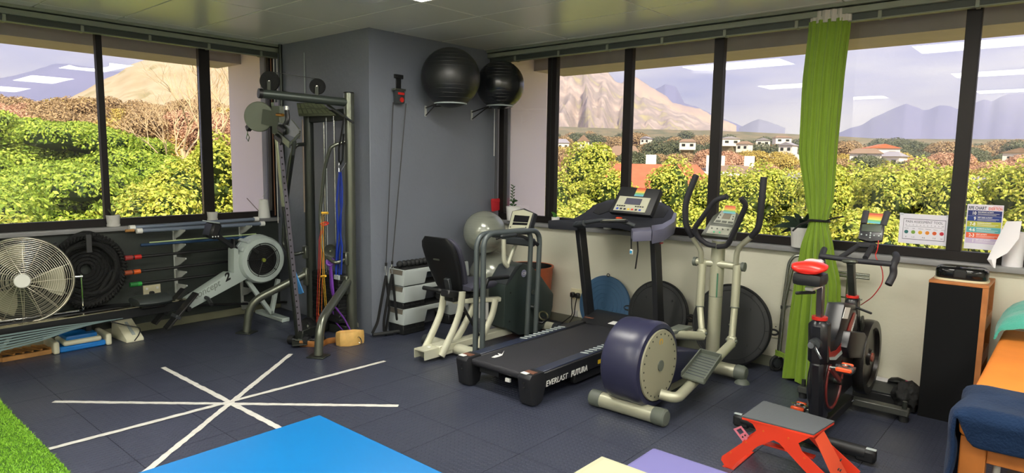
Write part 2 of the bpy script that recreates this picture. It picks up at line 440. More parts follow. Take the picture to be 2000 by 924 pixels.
# blind cords by the jambs
def cords(label, pts, mats, grp):
    t = thing('blind_cord', label, 'cord', pts[0][-1])
    for p, mt in zip(pts, mats): MB().tube(p, .0045, 6).build('cord', mt, t)
cords('pale and brown blind cords hanging at the jamb by the cable machine', [[V(XL+.07, -.045, 2.6), V(XL+.07, -.04, .92)], [V(XL+.06, -.07, 2.6), V(XL+.05, -.06, 1.0)], [V(XL+.09, -.02, 2.6), V(XL+.09, -.02, 1.8)]], ['white', pm('brown_cord', (150, 100, 70), .6), 'white'], None)
cords('dark and pale blind cords hanging beside the corner above the silver ball', [[V(.05, YR-.05, 2.6), V(.05, YR-.05, 1.65)], [V(.085, YR-.06, 2.6), V(.08, YR-.06, 1.2)], [V(.11, YR-.06, 2.6), V(.1, YR-.06, 1.2)]], ['white', 'black', 'black'], None)
# black conduit on the column's left face, plus a thin pale cable
c = V(-1.45, -.02, 0)
tag(MB().tube([V(-1.44, -.018, H), V(-1.44, -.018, 1.0)], .018, 10).build('conduit', 'gun_dark'), 'dark vertical conduit running down the column behind the cable machine', 'pipe')
tag(MB().tube([V(-1.02, -.006, 2.62), V(-1.02, -.006, 1.3)], .005, 6).build('cable', 'lightgrey'), 'thin pale cable clipped to the grey column face', 'cable')
# ------------------------------------------------------------------ taped star on the floor
tp = pm('tape', (214, 212, 206), .6, var=.1, vs=25)
star = [((104, 785), (778, 793)), ((318, 718), (640, 886)), ((568, 692), (250, 950)), ((752, 706), (96, 878))]
names = ['white tape line on the floor running left to right across the star', 'white tape line of the floor star running from upper left to under the blue bed',
         'white tape line of the floor star running from the cable machine towards the camera', 'white tape line of the floor star reaching from the grass mat towards the seated bike']
for k, (a, b) in enumerate(star):
    p = U(*a, Z=0); q = U(*b, Z=0); d = (q-p).normalized(); s = V(-d.y, d.x, 0)*.019
    n_ = 60; mb = MB(); lo_ = []; hi_ = []
    for i in range(n_+1):
        c_ = p.lerp(q, i/n_); lo_.append(c_-s*(1+.35*(rnd()-.5))); hi_.append(c_+s*(1+.35*(rnd()-.5)))
    z = .0015+.0006*k
    mb.prism([v+V(0, 0, z) for v in lo_+hi_[::-1]], (0, 0, .0005))
    mb.build('floor_tape', tp, label=names[k], cat='tape line', group='taped star on the floor')
# ------------------------------------------------------------------ artificial grass mat
gx0, gx1, gy0, gy1 = -1.2, 1.9, -4.4, -2.668
g = thing('grass_mat', 'bright green artificial grass mat in the lower left corner', 'mat', (.3, -3.4, 0))
MB().bb((gx0, gy0, 0), (gx1, gy1, .01)).build('backing', pm('grass_back', (70, 110, 30), .9), g)
R = np.random.RandomState(3); nb = 26000
bx = R.uniform(-.6, 1.4, nb); by = R.uniform(-3.2, gy1, nb); an = R.uniform(0, 6.28, nb); hh = R.uniform(.014, .026, nb); lean = R.normal(0, .008, (nb, 2))
w = .0028
v = np.zeros((nb, 3, 3)); v[:, 0] = np.stack([bx-w*np.cos(an), by-w*np.sin(an), np.full(nb, .009)], 1); v[:, 1] = np.stack([bx+w*np.cos(an), by+w*np.sin(an), np.full(nb, .009)], 1)
v[:, 2] = np.stack([bx+lean[:, 0], by+lean[:, 1], hh], 1); v[:, :, 0] -= .3; v[:, :, 1] += 3.4
gr = from_np('grass_blades', v.reshape(-1, 3).tolist(), np.arange(nb*3).reshape(-1, 3).tolist(), pm('grass', (112, 172, 34), .6, rgb2=(150, 200, 60), vs=90), parent=g)
gr['kind'] = 'stuff'
# ================================================================== OUTDOORS
GZ = -7.5
tag(from_np('ground', [(-900, -500, GZ-1), (900, -500, GZ-1), (900, 3500, GZ-1), (-900, 3500, GZ-1), (-3500, -500, GZ-1), (-3500, 3500, GZ-1)], [(0, 1, 2, 3), (4, 0, 3, 5)], pm('ground', (120, 116, 66), .95, rgb2=(168, 140, 92), vs=.05)), kind='structure')
def ridge(name, prof, D, mat, label, foot=.45, nu=90, nv=22, rough=.1, sc=3., seed=0, back=.25, zb=GZ):
    """mountain: a noisy height field whose crest follows prof = [(azimuth, elevation)]"""
    a0, a1 = prof[0][0], prof[-1][0]; vs = []
    for i in range(nu+1):
        a = a0+(a1-a0)*i/nu
        for (p, q), (s, t) in zip(prof[:-1], prof[1:]):
            if p <= a <= s: el = q+(t-q)*(a-p)/(s-p)
        crest = CAM.z+D*math.tan(math.radians(el))
        for j in range(nv+1):
            f = j/nv
            if f < .8: u = f/.8; d = D*(1-foot*(1-u)); h = zb+(crest-zb)*(.25*u+.75*u**1.7)
            else: u = (f-.8)/.2; d = D*(1+back*u); h = zb+(crest-zb)*(1-u)**1.2
            k = noise.fractal(V(a*sc*.35, f*6, seed), .9, 2.0, 5)
            k2 = abs(noise.noise(V(a*sc*.22+k*.3, f*1.5, seed+9)))
            amp = (crest-zb)*rough*(1-abs(u-.5)*1.4 if f < .8 else .3)
            h += amp*(k*.7-k2*1.2+.2); h = max(h, zb-2)
            vs.append((CAM.x+d*math.sin(math.radians(a)), CAM.y+d*math.cos(math.radians(a)), h))
    fs = [(i*(nv+1)+j, (i+1)*(nv+1)+j, (i+1)*(nv+1)+j+1, i*(nv+1)+j+1) for i in range(nu) for j in range(nv)]
    o = from_np(name, vs, fs, mat, smooth=True); tag(o, label, name.replace('_', ' ').split('.')[0]); return o
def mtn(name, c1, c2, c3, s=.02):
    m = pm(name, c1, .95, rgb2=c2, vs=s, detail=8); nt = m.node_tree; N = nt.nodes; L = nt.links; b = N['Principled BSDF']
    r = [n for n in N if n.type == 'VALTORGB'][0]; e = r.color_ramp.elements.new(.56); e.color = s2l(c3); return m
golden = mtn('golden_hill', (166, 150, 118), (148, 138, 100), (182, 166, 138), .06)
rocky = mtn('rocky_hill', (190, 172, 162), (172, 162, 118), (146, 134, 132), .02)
haze_blue = pm('haze_blue_mountain', (112, 114, 160), .95, rgb2=(102, 106, 152), vs=.004, detail=6)  # distance haze put into the base colour as a blue tint
ridge('hill', [(-82, 3.2), (-76, 3.6), (-74.58, 4.3), (-72.65, 5.66), (-70.65, 7.0), (-69.29, 7.7), (-67.75, 7.9), (-65.8, 7.75), (-63, 7.2), (-58, 6.5), (-52, 5)], 420, golden, 'sunlit golden grassy hill rising beyond the left windows', rough=.05, foot=.6)
ridge('mountain', [(-90, 3.0), (-80, 4.9), (-78.58, 5.3), (-76.86, 5.9), (-75.53, 6.6), (-74.0, 6.6), (-72, 6.3), (-70, 6.6), (-60, 5)], 2600, haze_blue, 'hazy blue mountain behind the golden hill at the far left', rough=.04, seed=3)
ridge('mountain', [(-62, 6), (-52, 7.2), (-44, 8.6), (-39, 9.3), (-37.5, 9.0), (-35, 8.6), (-33.9, 8.2), (-33.0, 7.5), (-32.3, 7.0), (-31.6, 6.5), (-30, 5.4), (-28, 4.7), (-26, 4.0), (-24.3, 3.2)], 1500, rocky, 'rocky sunlit mountain slope in the first panes of the right windows', rough=.2, foot=.62, nu=170, nv=44, sc=2.6, seed=5)
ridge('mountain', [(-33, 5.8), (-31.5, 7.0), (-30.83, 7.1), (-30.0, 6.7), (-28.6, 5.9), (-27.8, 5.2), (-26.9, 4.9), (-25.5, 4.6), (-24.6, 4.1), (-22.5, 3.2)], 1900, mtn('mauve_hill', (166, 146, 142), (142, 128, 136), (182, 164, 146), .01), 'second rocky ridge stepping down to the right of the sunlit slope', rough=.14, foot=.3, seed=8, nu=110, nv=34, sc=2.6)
ridge('mountain', [(-31, 5.2), (-29, 6.4), (-28.3, 6.75), (-27.46, 6.6), (-27.1, 6.0), (-26.7, 5.2), (-25.6, 4.8), (-24.7, 4.4), (-22, 3.2)], 2700, haze_blue, 'hazy lilac cliff-edged mountain behind the second rocky ridge', rough=.05, foot=.3, seed=11)
ridge('mountain', [(-22.3, 3.2), (-21.4, 3.75), (-20.8, 4.0), (-20.0, 3.7), (-18.8, 3.2)], 2300, pm('haze_blue_hill', (128, 132, 158), .95, var=.05, vs=.01), 'small round blue hilltop beyond the town', rough=.03, foot=.3, nu=30, nv=12)  # this hilltop's colour carries the blue of the distance haze too
ridge('mountain', [(-16, 2.2), (-14.2, 3.15), (-13.4, 3.4), (-12.7, 4.0), (-11.95, 4.4), (-11.3, 4.75), (-10.62, 5.05), (-9.9, 4.75), (-9.5, 4.5), (-9.1, 4.55), (-8.54, 4.85), (-8.0, 4.8), (-7.44, 4.54), (-6.9, 4.65), (-6.43, 4.95), (-5.9, 5.2), (-5.44, 5.0), (-5.0, 5.35), (-4.6, 5.5), (-3, 5.5), (0, 5.4), (5, 5.0), (14, 4)], 3000, haze_blue, 'long jagged blue mountain range on the right horizon', rough=.03, foot=.2, nu=200, nv=16, seed=21)
# thin haze in the valley air, filling the far view on both sides of the building
hz = bpy.data.materials.new('valley_haze'); hz.use_nodes = True; n_ = hz.node_tree.nodes; n_.remove(n_['Principled BSDF'])
vsc = n_.new('ShaderNodeVolumeScatter'); vsc.inputs['Color'].default_value = (.74, .80, 1.0, 1); vsc.inputs['Density'].default_value = .00026; vsc.inputs['Anisotropy'].default_value = .2
hz.node_tree.links.new(vsc.outputs[0], n_['Material Output'].inputs['Volume'])
tag(MB().bb((-3600, 90, GZ-5), (2500, 4500, 300)).build('haze', hz), 'pale bluish haze lying over the valley and the mountains', 'haze', kind='stuff')
tag(MB().bb((-4500, -900, GZ-5), (-90, 89, 300)).build('haze', hz), 'pale bluish haze before the golden hill on the left', 'haze', kind='stuff')
# wooded rises
wood_ = pm('wood_floor', (96, 98, 72), .95, rgb2=(132, 118, 90), vs=.08, detail=6)
ridge('hillside', [(-95, 3.4), (-78.6, 3.3), (-75, 3.6), (-72, 3.6), (-68, 3.9), (-64, 4.0), (-58, 3.8), (-50, 2.5)], 150, wood_, 'wooded brown hillside below the golden hill', rough=.05, foot=.62, nu=50, nv=16, seed=31)
ridge('hillside', [(-50, 2.9), (-38, 3.3), (-30, 3.1), (-24, 3.0), (-18, 2.7), (-12, 2.3), (-4, 2.2), (4, 2.2), (18, 2.2)], 640, wood_, 'low wooded rise behind the town', rough=.03, foot=.55, nu=80, nv=16, seed=33)
# ---- foliage variants
def leafcloud(n, blobs, size, seed, up=.25):
    R = np.random.RandomState(seed); B = np.array(blobs)           # x y z rx rz
    wgt = B[:, 3]**2; k = R.choice(len(B), n, p=wgt/wgt.sum()); d = R.normal(size=(n, 3)); d /= np.linalg.norm(d, axis=1)[:, None]
    d[:, 2] = np.where(d[:, 2] < -.3, -d[:, 2], d[:, 2])
    rad = R.uniform(.82, 1.08, n)[:, None]
    c = B[k, :3]+d*np.stack([B[k, 3], B[k, 3], B[k, 4]], 1)*rad
    keep = np.ones(n, bool)
    for b in B:
        q = (c-b[:3])/np.array([b[3], b[3], b[4]]); keep &= (q**2).sum(1) > .55
    c = c[keep]; d = d[keep]; n = len(c)
    nrm = d+R.normal(0, .55, (n, 3))+[0, 0, up]; nrm /= np.linalg.norm(nrm, axis=1)[:, None]
    t = np.cross(nrm, R.normal(size=(n, 3))); t /= np.linalg.norm(t, axis=1)[:, None]; s = np.cross(nrm, t)
    z = size*R.uniform(.6, 1.3, n)[:, None]
    v = np.stack([c-t*z, c-s*z*.55, c+t*z, c+s*z*.55], 1).reshape(-1, 3)
    f = np.arange(len(v)).reshape(-1, 4)
    return v.tolist(), f.tolist()
def leafmat(name, a, b, c=None, tr=.25):
    m = bpy.data.materials.new(name); m.use_nodes = True; nt = m.node_tree; N = nt.nodes; L = nt.links; p = N['Principled BSDF']
    p.inputs['Roughness'].default_value = .55; p.inputs['Specular IOR Level'].default_value = .3
    g = N.new('ShaderNodeNewGeometry'); r = N.new('ShaderNodeValToRGB')
    r.color_ramp.elements[0].color = s2l(a); r.color_ramp.elements[1].color = s2l(b)
    if c: e = r.color_ramp.elements.new(.5); e.color = s2l(c)
    L.new(g.outputs['Random Per Island'], r.inputs['Fac']); L.new(r.outputs['Color'], p.inputs['Base Color'])
    tl = N.new('ShaderNodeBsdfTranslucent'); L.new(r.outputs['Color'], tl.inputs['Color']); mx = N.new('ShaderNodeMixShader'); mx.inputs[0].default_value = tr
    L.new(p.outputs[0], mx.inputs[1]); L.new(tl.outputs[0], mx.inputs[2]); L.new(mx.outputs[0], N['Material Output'].inputs['Surface'])
    MATS[name] = m; return m
lm = dict(lime=leafmat('lime_leaf', (140, 160, 60), (232, 224, 112), (196, 202, 84)), green=leafmat('green_leaf', (112, 142, 48), (190, 204, 84), (152, 176, 62)),
          olive=leafmat('olive_leaf', (168, 148, 80), (220, 200, 112), (196, 172, 92)), brown=leafmat('brown_leaf', (150, 128, 96), (204, 176, 132), (178, 152, 112)),
          dark=leafmat('dark_leaf', (88, 98, 76), (128, 132, 100)), pinkish=leafmat('russet_leaf', (186, 146, 120), (222, 180, 148)))
core_shade = {k: pm('core_shade_'+k, v, .95) for k, v in dict(lime=(62, 80, 32), green=(40, 62, 28), olive=(92, 84, 48), brown=(96, 76, 58), dark=(42, 54, 42), pinkish=(110, 84, 66)).items()}  # dark blob colours stand in for the shade inside the crowns
bark = pm('bark', (138, 118, 96), .9, var=.2, vs=3, bump=.4, bs=8); pale_bark = pm('pale_bark', (214, 188, 150), .85, var=.12, vs=3)
def treemesh(kind, col, seed, n, size):
    """crown blobs in a unit frame: height h above the ground, crown radius r"""
    R = random.Random(seed); bl = []
    if kind == 'cone':
        for i in range(26):
            z = R.uniform(.8, 8.6); rr = 1.9*(1-max(0, z-4.6)/4.8)**.8; a = R.uniform(0, 6.28); q = rr*R.uniform(.45, 1)
            s = R.uniform(.5, .85)*(1 if z < 7 else .6); bl.append((q*math.cos(a), q*math.sin(a), z, s, s*1.05))
        bl += [(0, 0, 2.6, 1.75, 2.5), (0, 0, 5.6, 1.25, 2.3), (0, 0, 8.2, .5, .9)]
    elif kind == 'wide':
        for i in range(60):
            a = R.uniform(0, 6.28); q = 5.2*math.sqrt(R.uniform(0, 1)); z = 7.4-2.6*(q/5.2)**2+R.uniform(-1.1, .45); s = R.uniform(.7, 1.35)
            bl.append((q*math.cos(a), q*math.sin(a), z, s, s*.42))
        for i in range(18):
            a = R.uniform(0, 6.28); q = R.uniform(3, 5.2); s = R.uniform(.9, 1.4); bl.append((q*math.cos(a), q*math.sin(a), R.uniform(2.2, 5), s, s*.7))
        bl += [(0, 0, 4.2, 4.3, 2.7)]
    else:
        for i in range(16):
            a = R.uniform(0, 6.28); q = 1.9*math.sqrt(R.uniform(0, 1)); z = R.uniform(2.2, 5.4)-q*.4; s = R.uniform(.6, 1.1)
            bl.append((q*math.cos(a), q*math.sin(a), z, s, s*.8))
        bl += [(0, 0, 3.5, 1.7, 1.5)]
    v, f = leafcloud(n, bl, size, seed)
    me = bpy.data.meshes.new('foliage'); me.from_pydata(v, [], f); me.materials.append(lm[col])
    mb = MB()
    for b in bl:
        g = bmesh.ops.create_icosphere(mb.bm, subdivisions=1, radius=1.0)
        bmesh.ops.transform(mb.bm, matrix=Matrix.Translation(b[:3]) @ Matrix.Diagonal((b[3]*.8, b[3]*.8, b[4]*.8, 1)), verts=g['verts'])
    mc = bpy.data.meshes.new('shade_core'); mb.bm.to_mesh(mc); mb.bm.free(); mc.materials.append(core_shade[col])
    mb = MB(); hb = {'cone': 5, 'wide': 5, 'round': 3.4}[kind]; r = {'cone': .16, 'wide': .35, 'round': .14}[kind]
    mb.tube([V(0, 0, -1.5), V(.05, 0, hb*.5), V(0, .05, hb)], r, 7)
    for k in range(4):
        a = k*1.57+.4; mb.tube([V(0, 0, hb*.45), V(math.cos(a)*hb*.2, math.sin(a)*hb*.2, hb*.75), V(math.cos(a)*hb*.33, math.sin(a)*hb*.33, hb)], r*.4, 5)
    mt = bpy.data.meshes.new('trunk'); mb.bm.to_mesh(mt); mb.bm.free(); mt.materials.append(bark)
    return me, mc, mt
TM = {}
def nth(n): return ('first', 'second', 'third', 'fourth', 'fifth', 'sixth', 'seventh', 'eighth', 'ninth', 'tenth')[n-1] if n < 11 else '%d%s' % (n, {1: 'st', 2: 'nd', 3: 'rd'}.get(n % 10, 'th') if n > 20 else 'th')
def tree(kind, col, seed, n, size, pos, s, label, group=None, rz=0, sz=None):
    key = (kind, col, seed)
    if key not in TM: TM[key] = treemesh(kind, col, seed, n, size)
    me, mc, mt = TM[key]; t = bpy.data.objects.new('tree', None); COL.objects.link(t); t.location = pos; t.scale = (s, s, sz or s); t.rotation_euler = (0, 0, rz)
    tag(t, label, 'tree', group)
    for nm, mm in (('foliage', me), ('shade_core', mc), ('trunk', mt)):
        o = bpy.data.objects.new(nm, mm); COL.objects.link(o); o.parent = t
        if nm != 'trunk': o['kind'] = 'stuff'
    return t
# near row outside the right windows: (azimuth, top elevation, distance)
rw = [(-40.5, .0, 15.5, 'g'), (-37.4, -.5, 17, 'g'), (-35.3, 1.7, 18, 'tall pointed lime-green tree outside the first right-hand pane'), (-33.4, -.1, 16.5, 'g'), (-31.0, -1.9, 17.5, 'lime-green tree low behind the treadmill console'),
      (-27.2, .6, 17.5, 'pointed lime-green tree in front of the red roof'), (-24.9, -.9, 18, 'g'), (-22.6, -.3, 16.5, 'lime-green tree to the right of the thick window mullion by the elliptical trainer'),
      (-20.4, .2, 17, 'full lime-green tree between the upright trainer handles'), (-18.2, -.3, 18, 'g'), (-15.8, .1, 16, 'g'), (-13.6, .3, 17.5, 'lime-green tree just right of the curtain'), (-11.3, .2, 16.3, 'g'), (-9.3, .7, 17.2, 'taller lime-green tree above the pain chart'),
      (-7.2, .0, 16, 'g'), (-4.8, .3, 17, 'lime-green tree right of the thickest mullion, above the effort chart'), (-2.6, 1.0, 16.4, 'g'), (0, .2, 17, 'g'), (3, .4, 16.5, 'g')]
for k, (az, el, D, lb) in enumerate(rw):
    p = PD(az, el, D); s = 1.0; top = 9.1
    tree('cone', 'lime', 40+k % 4, 70000, .042, (p.x, p.y, p.z-top), 1.0, lb if lb != 'g' else f'yellow-green tree, {nth(k+1)} from the left in the main row outside the right windows', 'trees in the row outside the right windows' if lb == 'g' else None, rz=k*1.7)
# second, lower row closing the gaps
for k, (az, D) in enumerate([(-39, 13), (-35, 13.4), (-30.0, 12.6), (-26.3, 13.4), (-22, 12.8), (-17, 13.2), (-12.6, 12.8), (-8.6, 13.3), (-5.2, 13), (-1.4, 13)]):
    p = PD(az, -3.3, D)
    tree('cone', 'lime', 40+k % 4, 70000, .042, (p.x, p.y, p.z-9.1), 1.0, f'low yellow-green tree, {nth(k+1)} from the left in the row nearest the right windows', 'low trees nearest the right windows', rz=k*2.3)
# left: wide green crowns
lw = [(-84, 2.3, 30, 'green'), (-78.6, 2.9, 29, 'green'), (-76.4, 3.1, 34, 'green'), (-72.6, .3, 27, 'green'), (-80, -2, 19, 'green'), (-74.5, -1.0, 20, 'green')]
nmz = ['broad green tree crown at the far left edge of the windows', 'broad green tree crown in the leftmost pane', 'broad green crown topping out behind the thin left mullion', 'broad green crown right of the thin left mullion', 'lower green crown nearest the fan', 'lower green crown above the coiled rope']
for k, (az, el, D, c_) in enumerate(lw):
    p = PD(az, el, D); tree('wide', 'green', 60+k % 2, 120000, .062, (p.x, p.y, p.z-8.0), 1.0, nmz[k], None, rz=k*1.1)
for k, (az, el, D, lb) in enumerate([(-65.2, 1.9, 17, 'yellow-green tree in the narrow pane beside the white fin'), (-67.8, -.1, 16, 'yellow-green tree left of the thick left mullion'), (-70.6, -2.2, 15, 'yellow-green tree low beside the thin left mullion'), (-62.6, .5, 18, 'yellow-green tree half hidden by the white fin'), (-78.5, -4.2, 14, 'yellow-green tree low in the leftmost pane'), (-75, -4.6, 13.5, 'yellow-green tree low behind the potted aloe')]):
    p = PD(az, el, D); tree('cone', 'lime', 40+k % 4, 70000, .042, (p.x, p.y, p.z-9.1*1.15), 1.15, lb, rz=k*2.0)
# brown woods on the left hillside
R = random.Random(5); cnt = 0
for row, (D, el, m_) in enumerate([(46, 3.6, 13), (60, 4.2, 13), (80, 4.4, 14), (105, 4.3, 15)]):
    for i in range(m_):
        az = -83+(26.5)*(i+R.uniform(.2, .8))/m_; p = PD(az, el+R.uniform(-.5, .45), D); s = (1.25, 1.5, 1.8, 2.2)[row]
        c_ = 'pinkish' if (az < -76 and row < 2) or (az > -67.5 and row < 1) else ('brown' if R.random() < .75 else 'olive')
        tree('round', c_, 70+i % 2, 22000, .065, (p.x, p.y, p.z-5.9*s), s, {'pinkish': 'russet', 'brown': 'brown winter', 'olive': 'olive-brown'}[c_]+f' tree, {nth(i+1)} from the left in the {("nearest", "second", "third", "farthest")[row]} rank on the left hillside', 'trees on the left hillside', rz=R.uniform(0, 6))
# bare tree
def branches(mb, p, d, l, r, dep, R):
    q = p+d*l; mb.tube([p, (p+q)/2+V(R.uniform(-1, 1), R.uniform(-1, 1), R.uniform(-1, 1))*l*.08, q], r, 5, rr=[r, r*.85, r*.65])
    if dep == 0: return
    for k in range(3 if dep > 2 else 2):
        nd = (d+V(R.uniform(-1, 1), R.uniform(-1, 1), R.uniform(-.3, .9))*.75).normalized(); branches(mb, q, nd, l*R.uniform(.62, .85), r*.6, dep-1, R)
for (az, el, D, lb, sd_) in ((-64.9, .9, 24, 'pale bare branching tree between the thick left mullion and the white fin', 4), (-67.6, .6, 30, 'bare pinkish branching tree left of the thick left mullion', 9)):
    R = random.Random(sd_); p = PD(az, el, D); t = thing('bare_tree', lb, 'tree', (p.x, p.y, p.z-4))
    MB().tube([V(p.x, p.y, GZ), V(p.x+.1, p.y, p.z-3), V(p.x, p.y, p.z)], .1, 7).build('trunk', pale_bark, t)
    mb = MB()
    for k in range(4):
        a = k*1.6; branches(mb, V(p.x, p.y, p.z-.2-.5*k), V(math.cos(a)*.5, math.sin(a)*.5, .9).normalized(), 1.25, .045, 5, R)
    mb.build('branches', pale_bark, t)
# town woods on the right
R = random.Random(11)
rows = [(38, -.2, 14, 'olive'), (52, .35, 18, 'olive'), (72, .75, 20, 'mix'), (100, 1.2, 22, 'mix'), (150, 1.8, 24, 'mix'), (230, 2.4, 28, 'dark'), (340, 2.85, 32, 'dark'), (480, 3.1, 36, 'dark')]
for row, (D, el, m_, cc) in enumerate(rows):
    for i in range(m_):
        az = -43+62*(i+R.uniform(.1, .9))/m_ if row > 1 else -41+50*(i+R.uniform(.1, .9))/m_
        if az > 12: continue
        e_ = el+R.uniform(-.35, .35)-(0.02*(az+43) if row > 3 else 0)
        if row < 2 and -32.5 < az < -22.5: e_ -= .9
        p = PD(az, e_, D); s = (.8, 1.1, 1.5, 2.0, 2.9, 4.4, 6.0, 8.0)[row]
        c_ = {'olive': R.choice(['olive', 'olive', 'lime', 'brown']), 'mix': R.choice(['olive', 'brown', 'pinkish', 'dark', 'olive']), 'dark': R.choice(['dark', 'dark', 'brown'])}[cc]
        if row == 0: c_ = 'olive' if az > -12 else R.choice(['olive', 'brown'])
        tree('round', c_, 70+i % 2, 22000, .065, (p.x, p.y, p.z-5.9*s), s, {'olive': 'golden-olive', 'lime': 'yellow-green', 'brown': 'brown winter', 'pinkish': 'russet', 'dark': 'dark evergreen'}[c_]+f' tree, {nth(i+1)} from the left in the {("nearest", "second", "third", "fourth", "fifth", "sixth", "seventh", "farthest")[row]} rank of town trees', 'town trees', rz=R.uniform(0, 6))
# houses
hw = pm('house_white', (240, 232, 218), .7); 
def house(az, el, D, w, d, h, roofc, label, rz=0, rh=.5, chh=1.3, nwin=3, chim=0, wallc=None, gable=False):
    p = PD(az, el, D); b = thing('house', label, 'house', (p.x, p.y, p.z-h), rz=0)
    a = -math.radians(az)+rz; ux = V(math.cos(a), math.sin(a), 0); uy = V(-math.sin(a), math.cos(a), 0); o = V(p.x, p.y, p.z-h)
    Rm = Matrix((ux, uy, V(0, 0, 1))).transposed()
    MB().box(o+V(0, 0, h/2-.2), (w, d, h+.4), Rm).build('wall', wallc or hw, b)
    MB().bb(o+V(-w*.3, -d*.3, -14), o+V(w*.3, d*.3, -.4)).build('footing', wood_, b)
    rp = [o+ux*(-w/2-.3)+uy*(-d/2-.3)+V(0, 0, h), o+ux*(w/2+.3)+uy*(-d/2-.3)+V(0, 0, h), o+ux*(w/2+.3)+uy*(d/2+.3)+V(0, 0, h), o+ux*(-w/2-.3)+uy*(d/2+.3)+V(0, 0, h)]
    if gable: q = [o-uy*(d/2+.3)+V(0, 0, h+rh), o+uy*(d/2+.3)+V(0, 0, h+rh)]; mb = MB().raw(rp+q, [(0, 1, 4), (1, 2, 5, 4), (2, 3, 5), (3, 0, 4, 5), (3, 2, 1, 0)])
    else: q = [o-ux*(w/2-.8)+V(0, 0, h+rh), o+ux*(w/2-.8)+V(0, 0, h+rh)]; mb = MB().raw(rp+q, [(0, 1, 5, 4), (1, 2, 5), (2, 3, 4, 5), (3, 0, 4), (3, 2, 1, 0)])
    mb.build('roof', roofc, b)
    for k in range(nwin):
        c = o+ux*(w*((k+.5)/nwin-.5))-uy*(d/2+.03)+V(0, 0, h*.5)
        MB().box(c, (w/nwin*.42, .08, h*.38), Rm).build('window', 'gun_dark', b)
    for k in range(chim):
        c = o+ux*(w*(.3-.45*k))+V(0, 0, h+rh*.8); MB().box(c, (.5, .5, chh), Rm).build('chimney', hw, b)
    return b
red_roof = pm('red_roof', (196, 104, 70), .7, var=.1, vs=3); grey_roof = pm('grey_roof', (150, 146, 152), .5, var=.05); dk_roof = pm('brown_roof', (140, 116, 96), .8)
house(-27.6, -.85, 34, 6.5, 5, 3, hw, 'long flat-topped white building with tall chimneys standing over the red roof', nwin=5, rh=.15, chim=2, chh=1.6)
house(-28.8, -2.3, 31, 5.2, 5, 2.0, red_roof, 'building with a broad red roof seen between the lime-green trees', rh=1.2, nwin=3)
house(-22.9, -.7, 36, 3.2, 5, 3, dk_roof, 'pale building with two chimneys right of the thick mullion', chim=2, nwin=2, rh=.4, chh=1.1)
house(-19.9, .35, 110, 2.1, 4, 2.2, hw, 'white gabled house with tall windows, left gable', gable=True, rh=.9, nwin=2)
house(-18.9, .2, 112, 2.6, 4, 1.9, hw, 'low white link wing between the two white gables', rh=.4, nwin=5)
house(-17.8, .4, 110, 2.1, 4, 2.2, hw, 'white gabled house beside the curtain, right gable', gable=True, rh=.9, nwin=2)
house(-34.0, .95, 110, 4.6, 5, 2.6, grey_roof, 'white mansion with chimneys left of the thin right-hand mullion', nwin=4, chim=2, rh=.5)
house(-31.5, .6, 110, 5, 5, 2.0, dk_roof, 'white house with a wide thatch-brown roof right of the thin mullion', nwin=3, rh=1.6)
house(-37, 1.6, 190, 5, 5, 2, grey_roof, 'small white house at the left edge of the right windows', rh=1.2)
house(-35, 1.75, 200, 3.4, 5, 2, dk_roof, 'small white gabled house below the rocky slope', gable=True, rh=2)
for k, (az, el, D, lb) in enumerate([(-29.7, 2.0, 170, 'tiny white pointed house among dark trees'), (-26.3, 1.75, 130, 'white house with russet roof left of the thick mullion'), (-23.0, 2.0, 150, 'white house just right of the thick mullion'), (-21.8, 1.6, 130, 'low white house in the middle of the town'), (-20.4, 1.9, 160, 'long white roofed house in mid town'), (-19.0, 2.1, 175, 'white house higher up in mid town'),
                                     (-18.5, 1.5, 120, 'white flat house near the curtain'), (-13.0, .9, 80, 'white house with orange roof right of the curtain'), (-12.0, 1.3, 100, 'terracotta-roofed house under the blue range'), (-11.2, .7, 85, 'pale house behind the long grey roof'), (-3.6, 1.0, 90, 'white house at the right edge of the windows')]):
    house(az, el+.05, D*1.45, 3.2+k % 3*1.1, 4, 1.8, [grey_roof, dk_roof, red_roof][k % 3 if az > -14 else k % 2], lb, rh=.8, nwin=2, rz=(k % 3-1)*.3, gable=k % 2 == 0)
p = PD(-8.6, -.75, 34); t = thing('long_building', 'long low building with a corrugated grey roof behind the lime-green trees', 'building', (p.x, p.y, p.z-3))
MB().box(V(p.x, p.y, p.z-2.9), (24, 5, 4.2), Matrix.Rotation(.1, 3, 'Z')).build('wall', hw, t)
mb = MB(); Rz = Matrix.Rotation(.1, 3, 'Z')
mb.prism([V(p.x, p.y, p.z)+Rz @ v for v in (V(-12.3, -3, -.9), V(-12.3, 0, .05), V(-12.3, 3, -.9))], Rz @ V(24.6, 0, 0)); mb.build('roof', grey_roof, t)
mb = MB()
for k in range(80):
    x = -12.2+k*.308; mb.bar(V(p.x, p.y, p.z)+Rz @ V(x, -3, -.88), V(p.x, p.y, p.z)+Rz @ V(x, 0, .07), .06, .05)
mb.build('roof_ribs', grey_roof, t, kind='stuff')
# ================================================================== LEFT SIDE
def disc_pts(c, r, ax, n=24, ph=0):
    ax = Vector(ax).normalized(); x = (V(0, 0, 1)-ax*ax.z).normalized(); y = ax.cross(x)
    return [Vector(c)+x*r*math.cos(ph+2*math.pi*i/n)+y*r*math.sin(ph+2*math.pi*i/n) for i in range(n)]
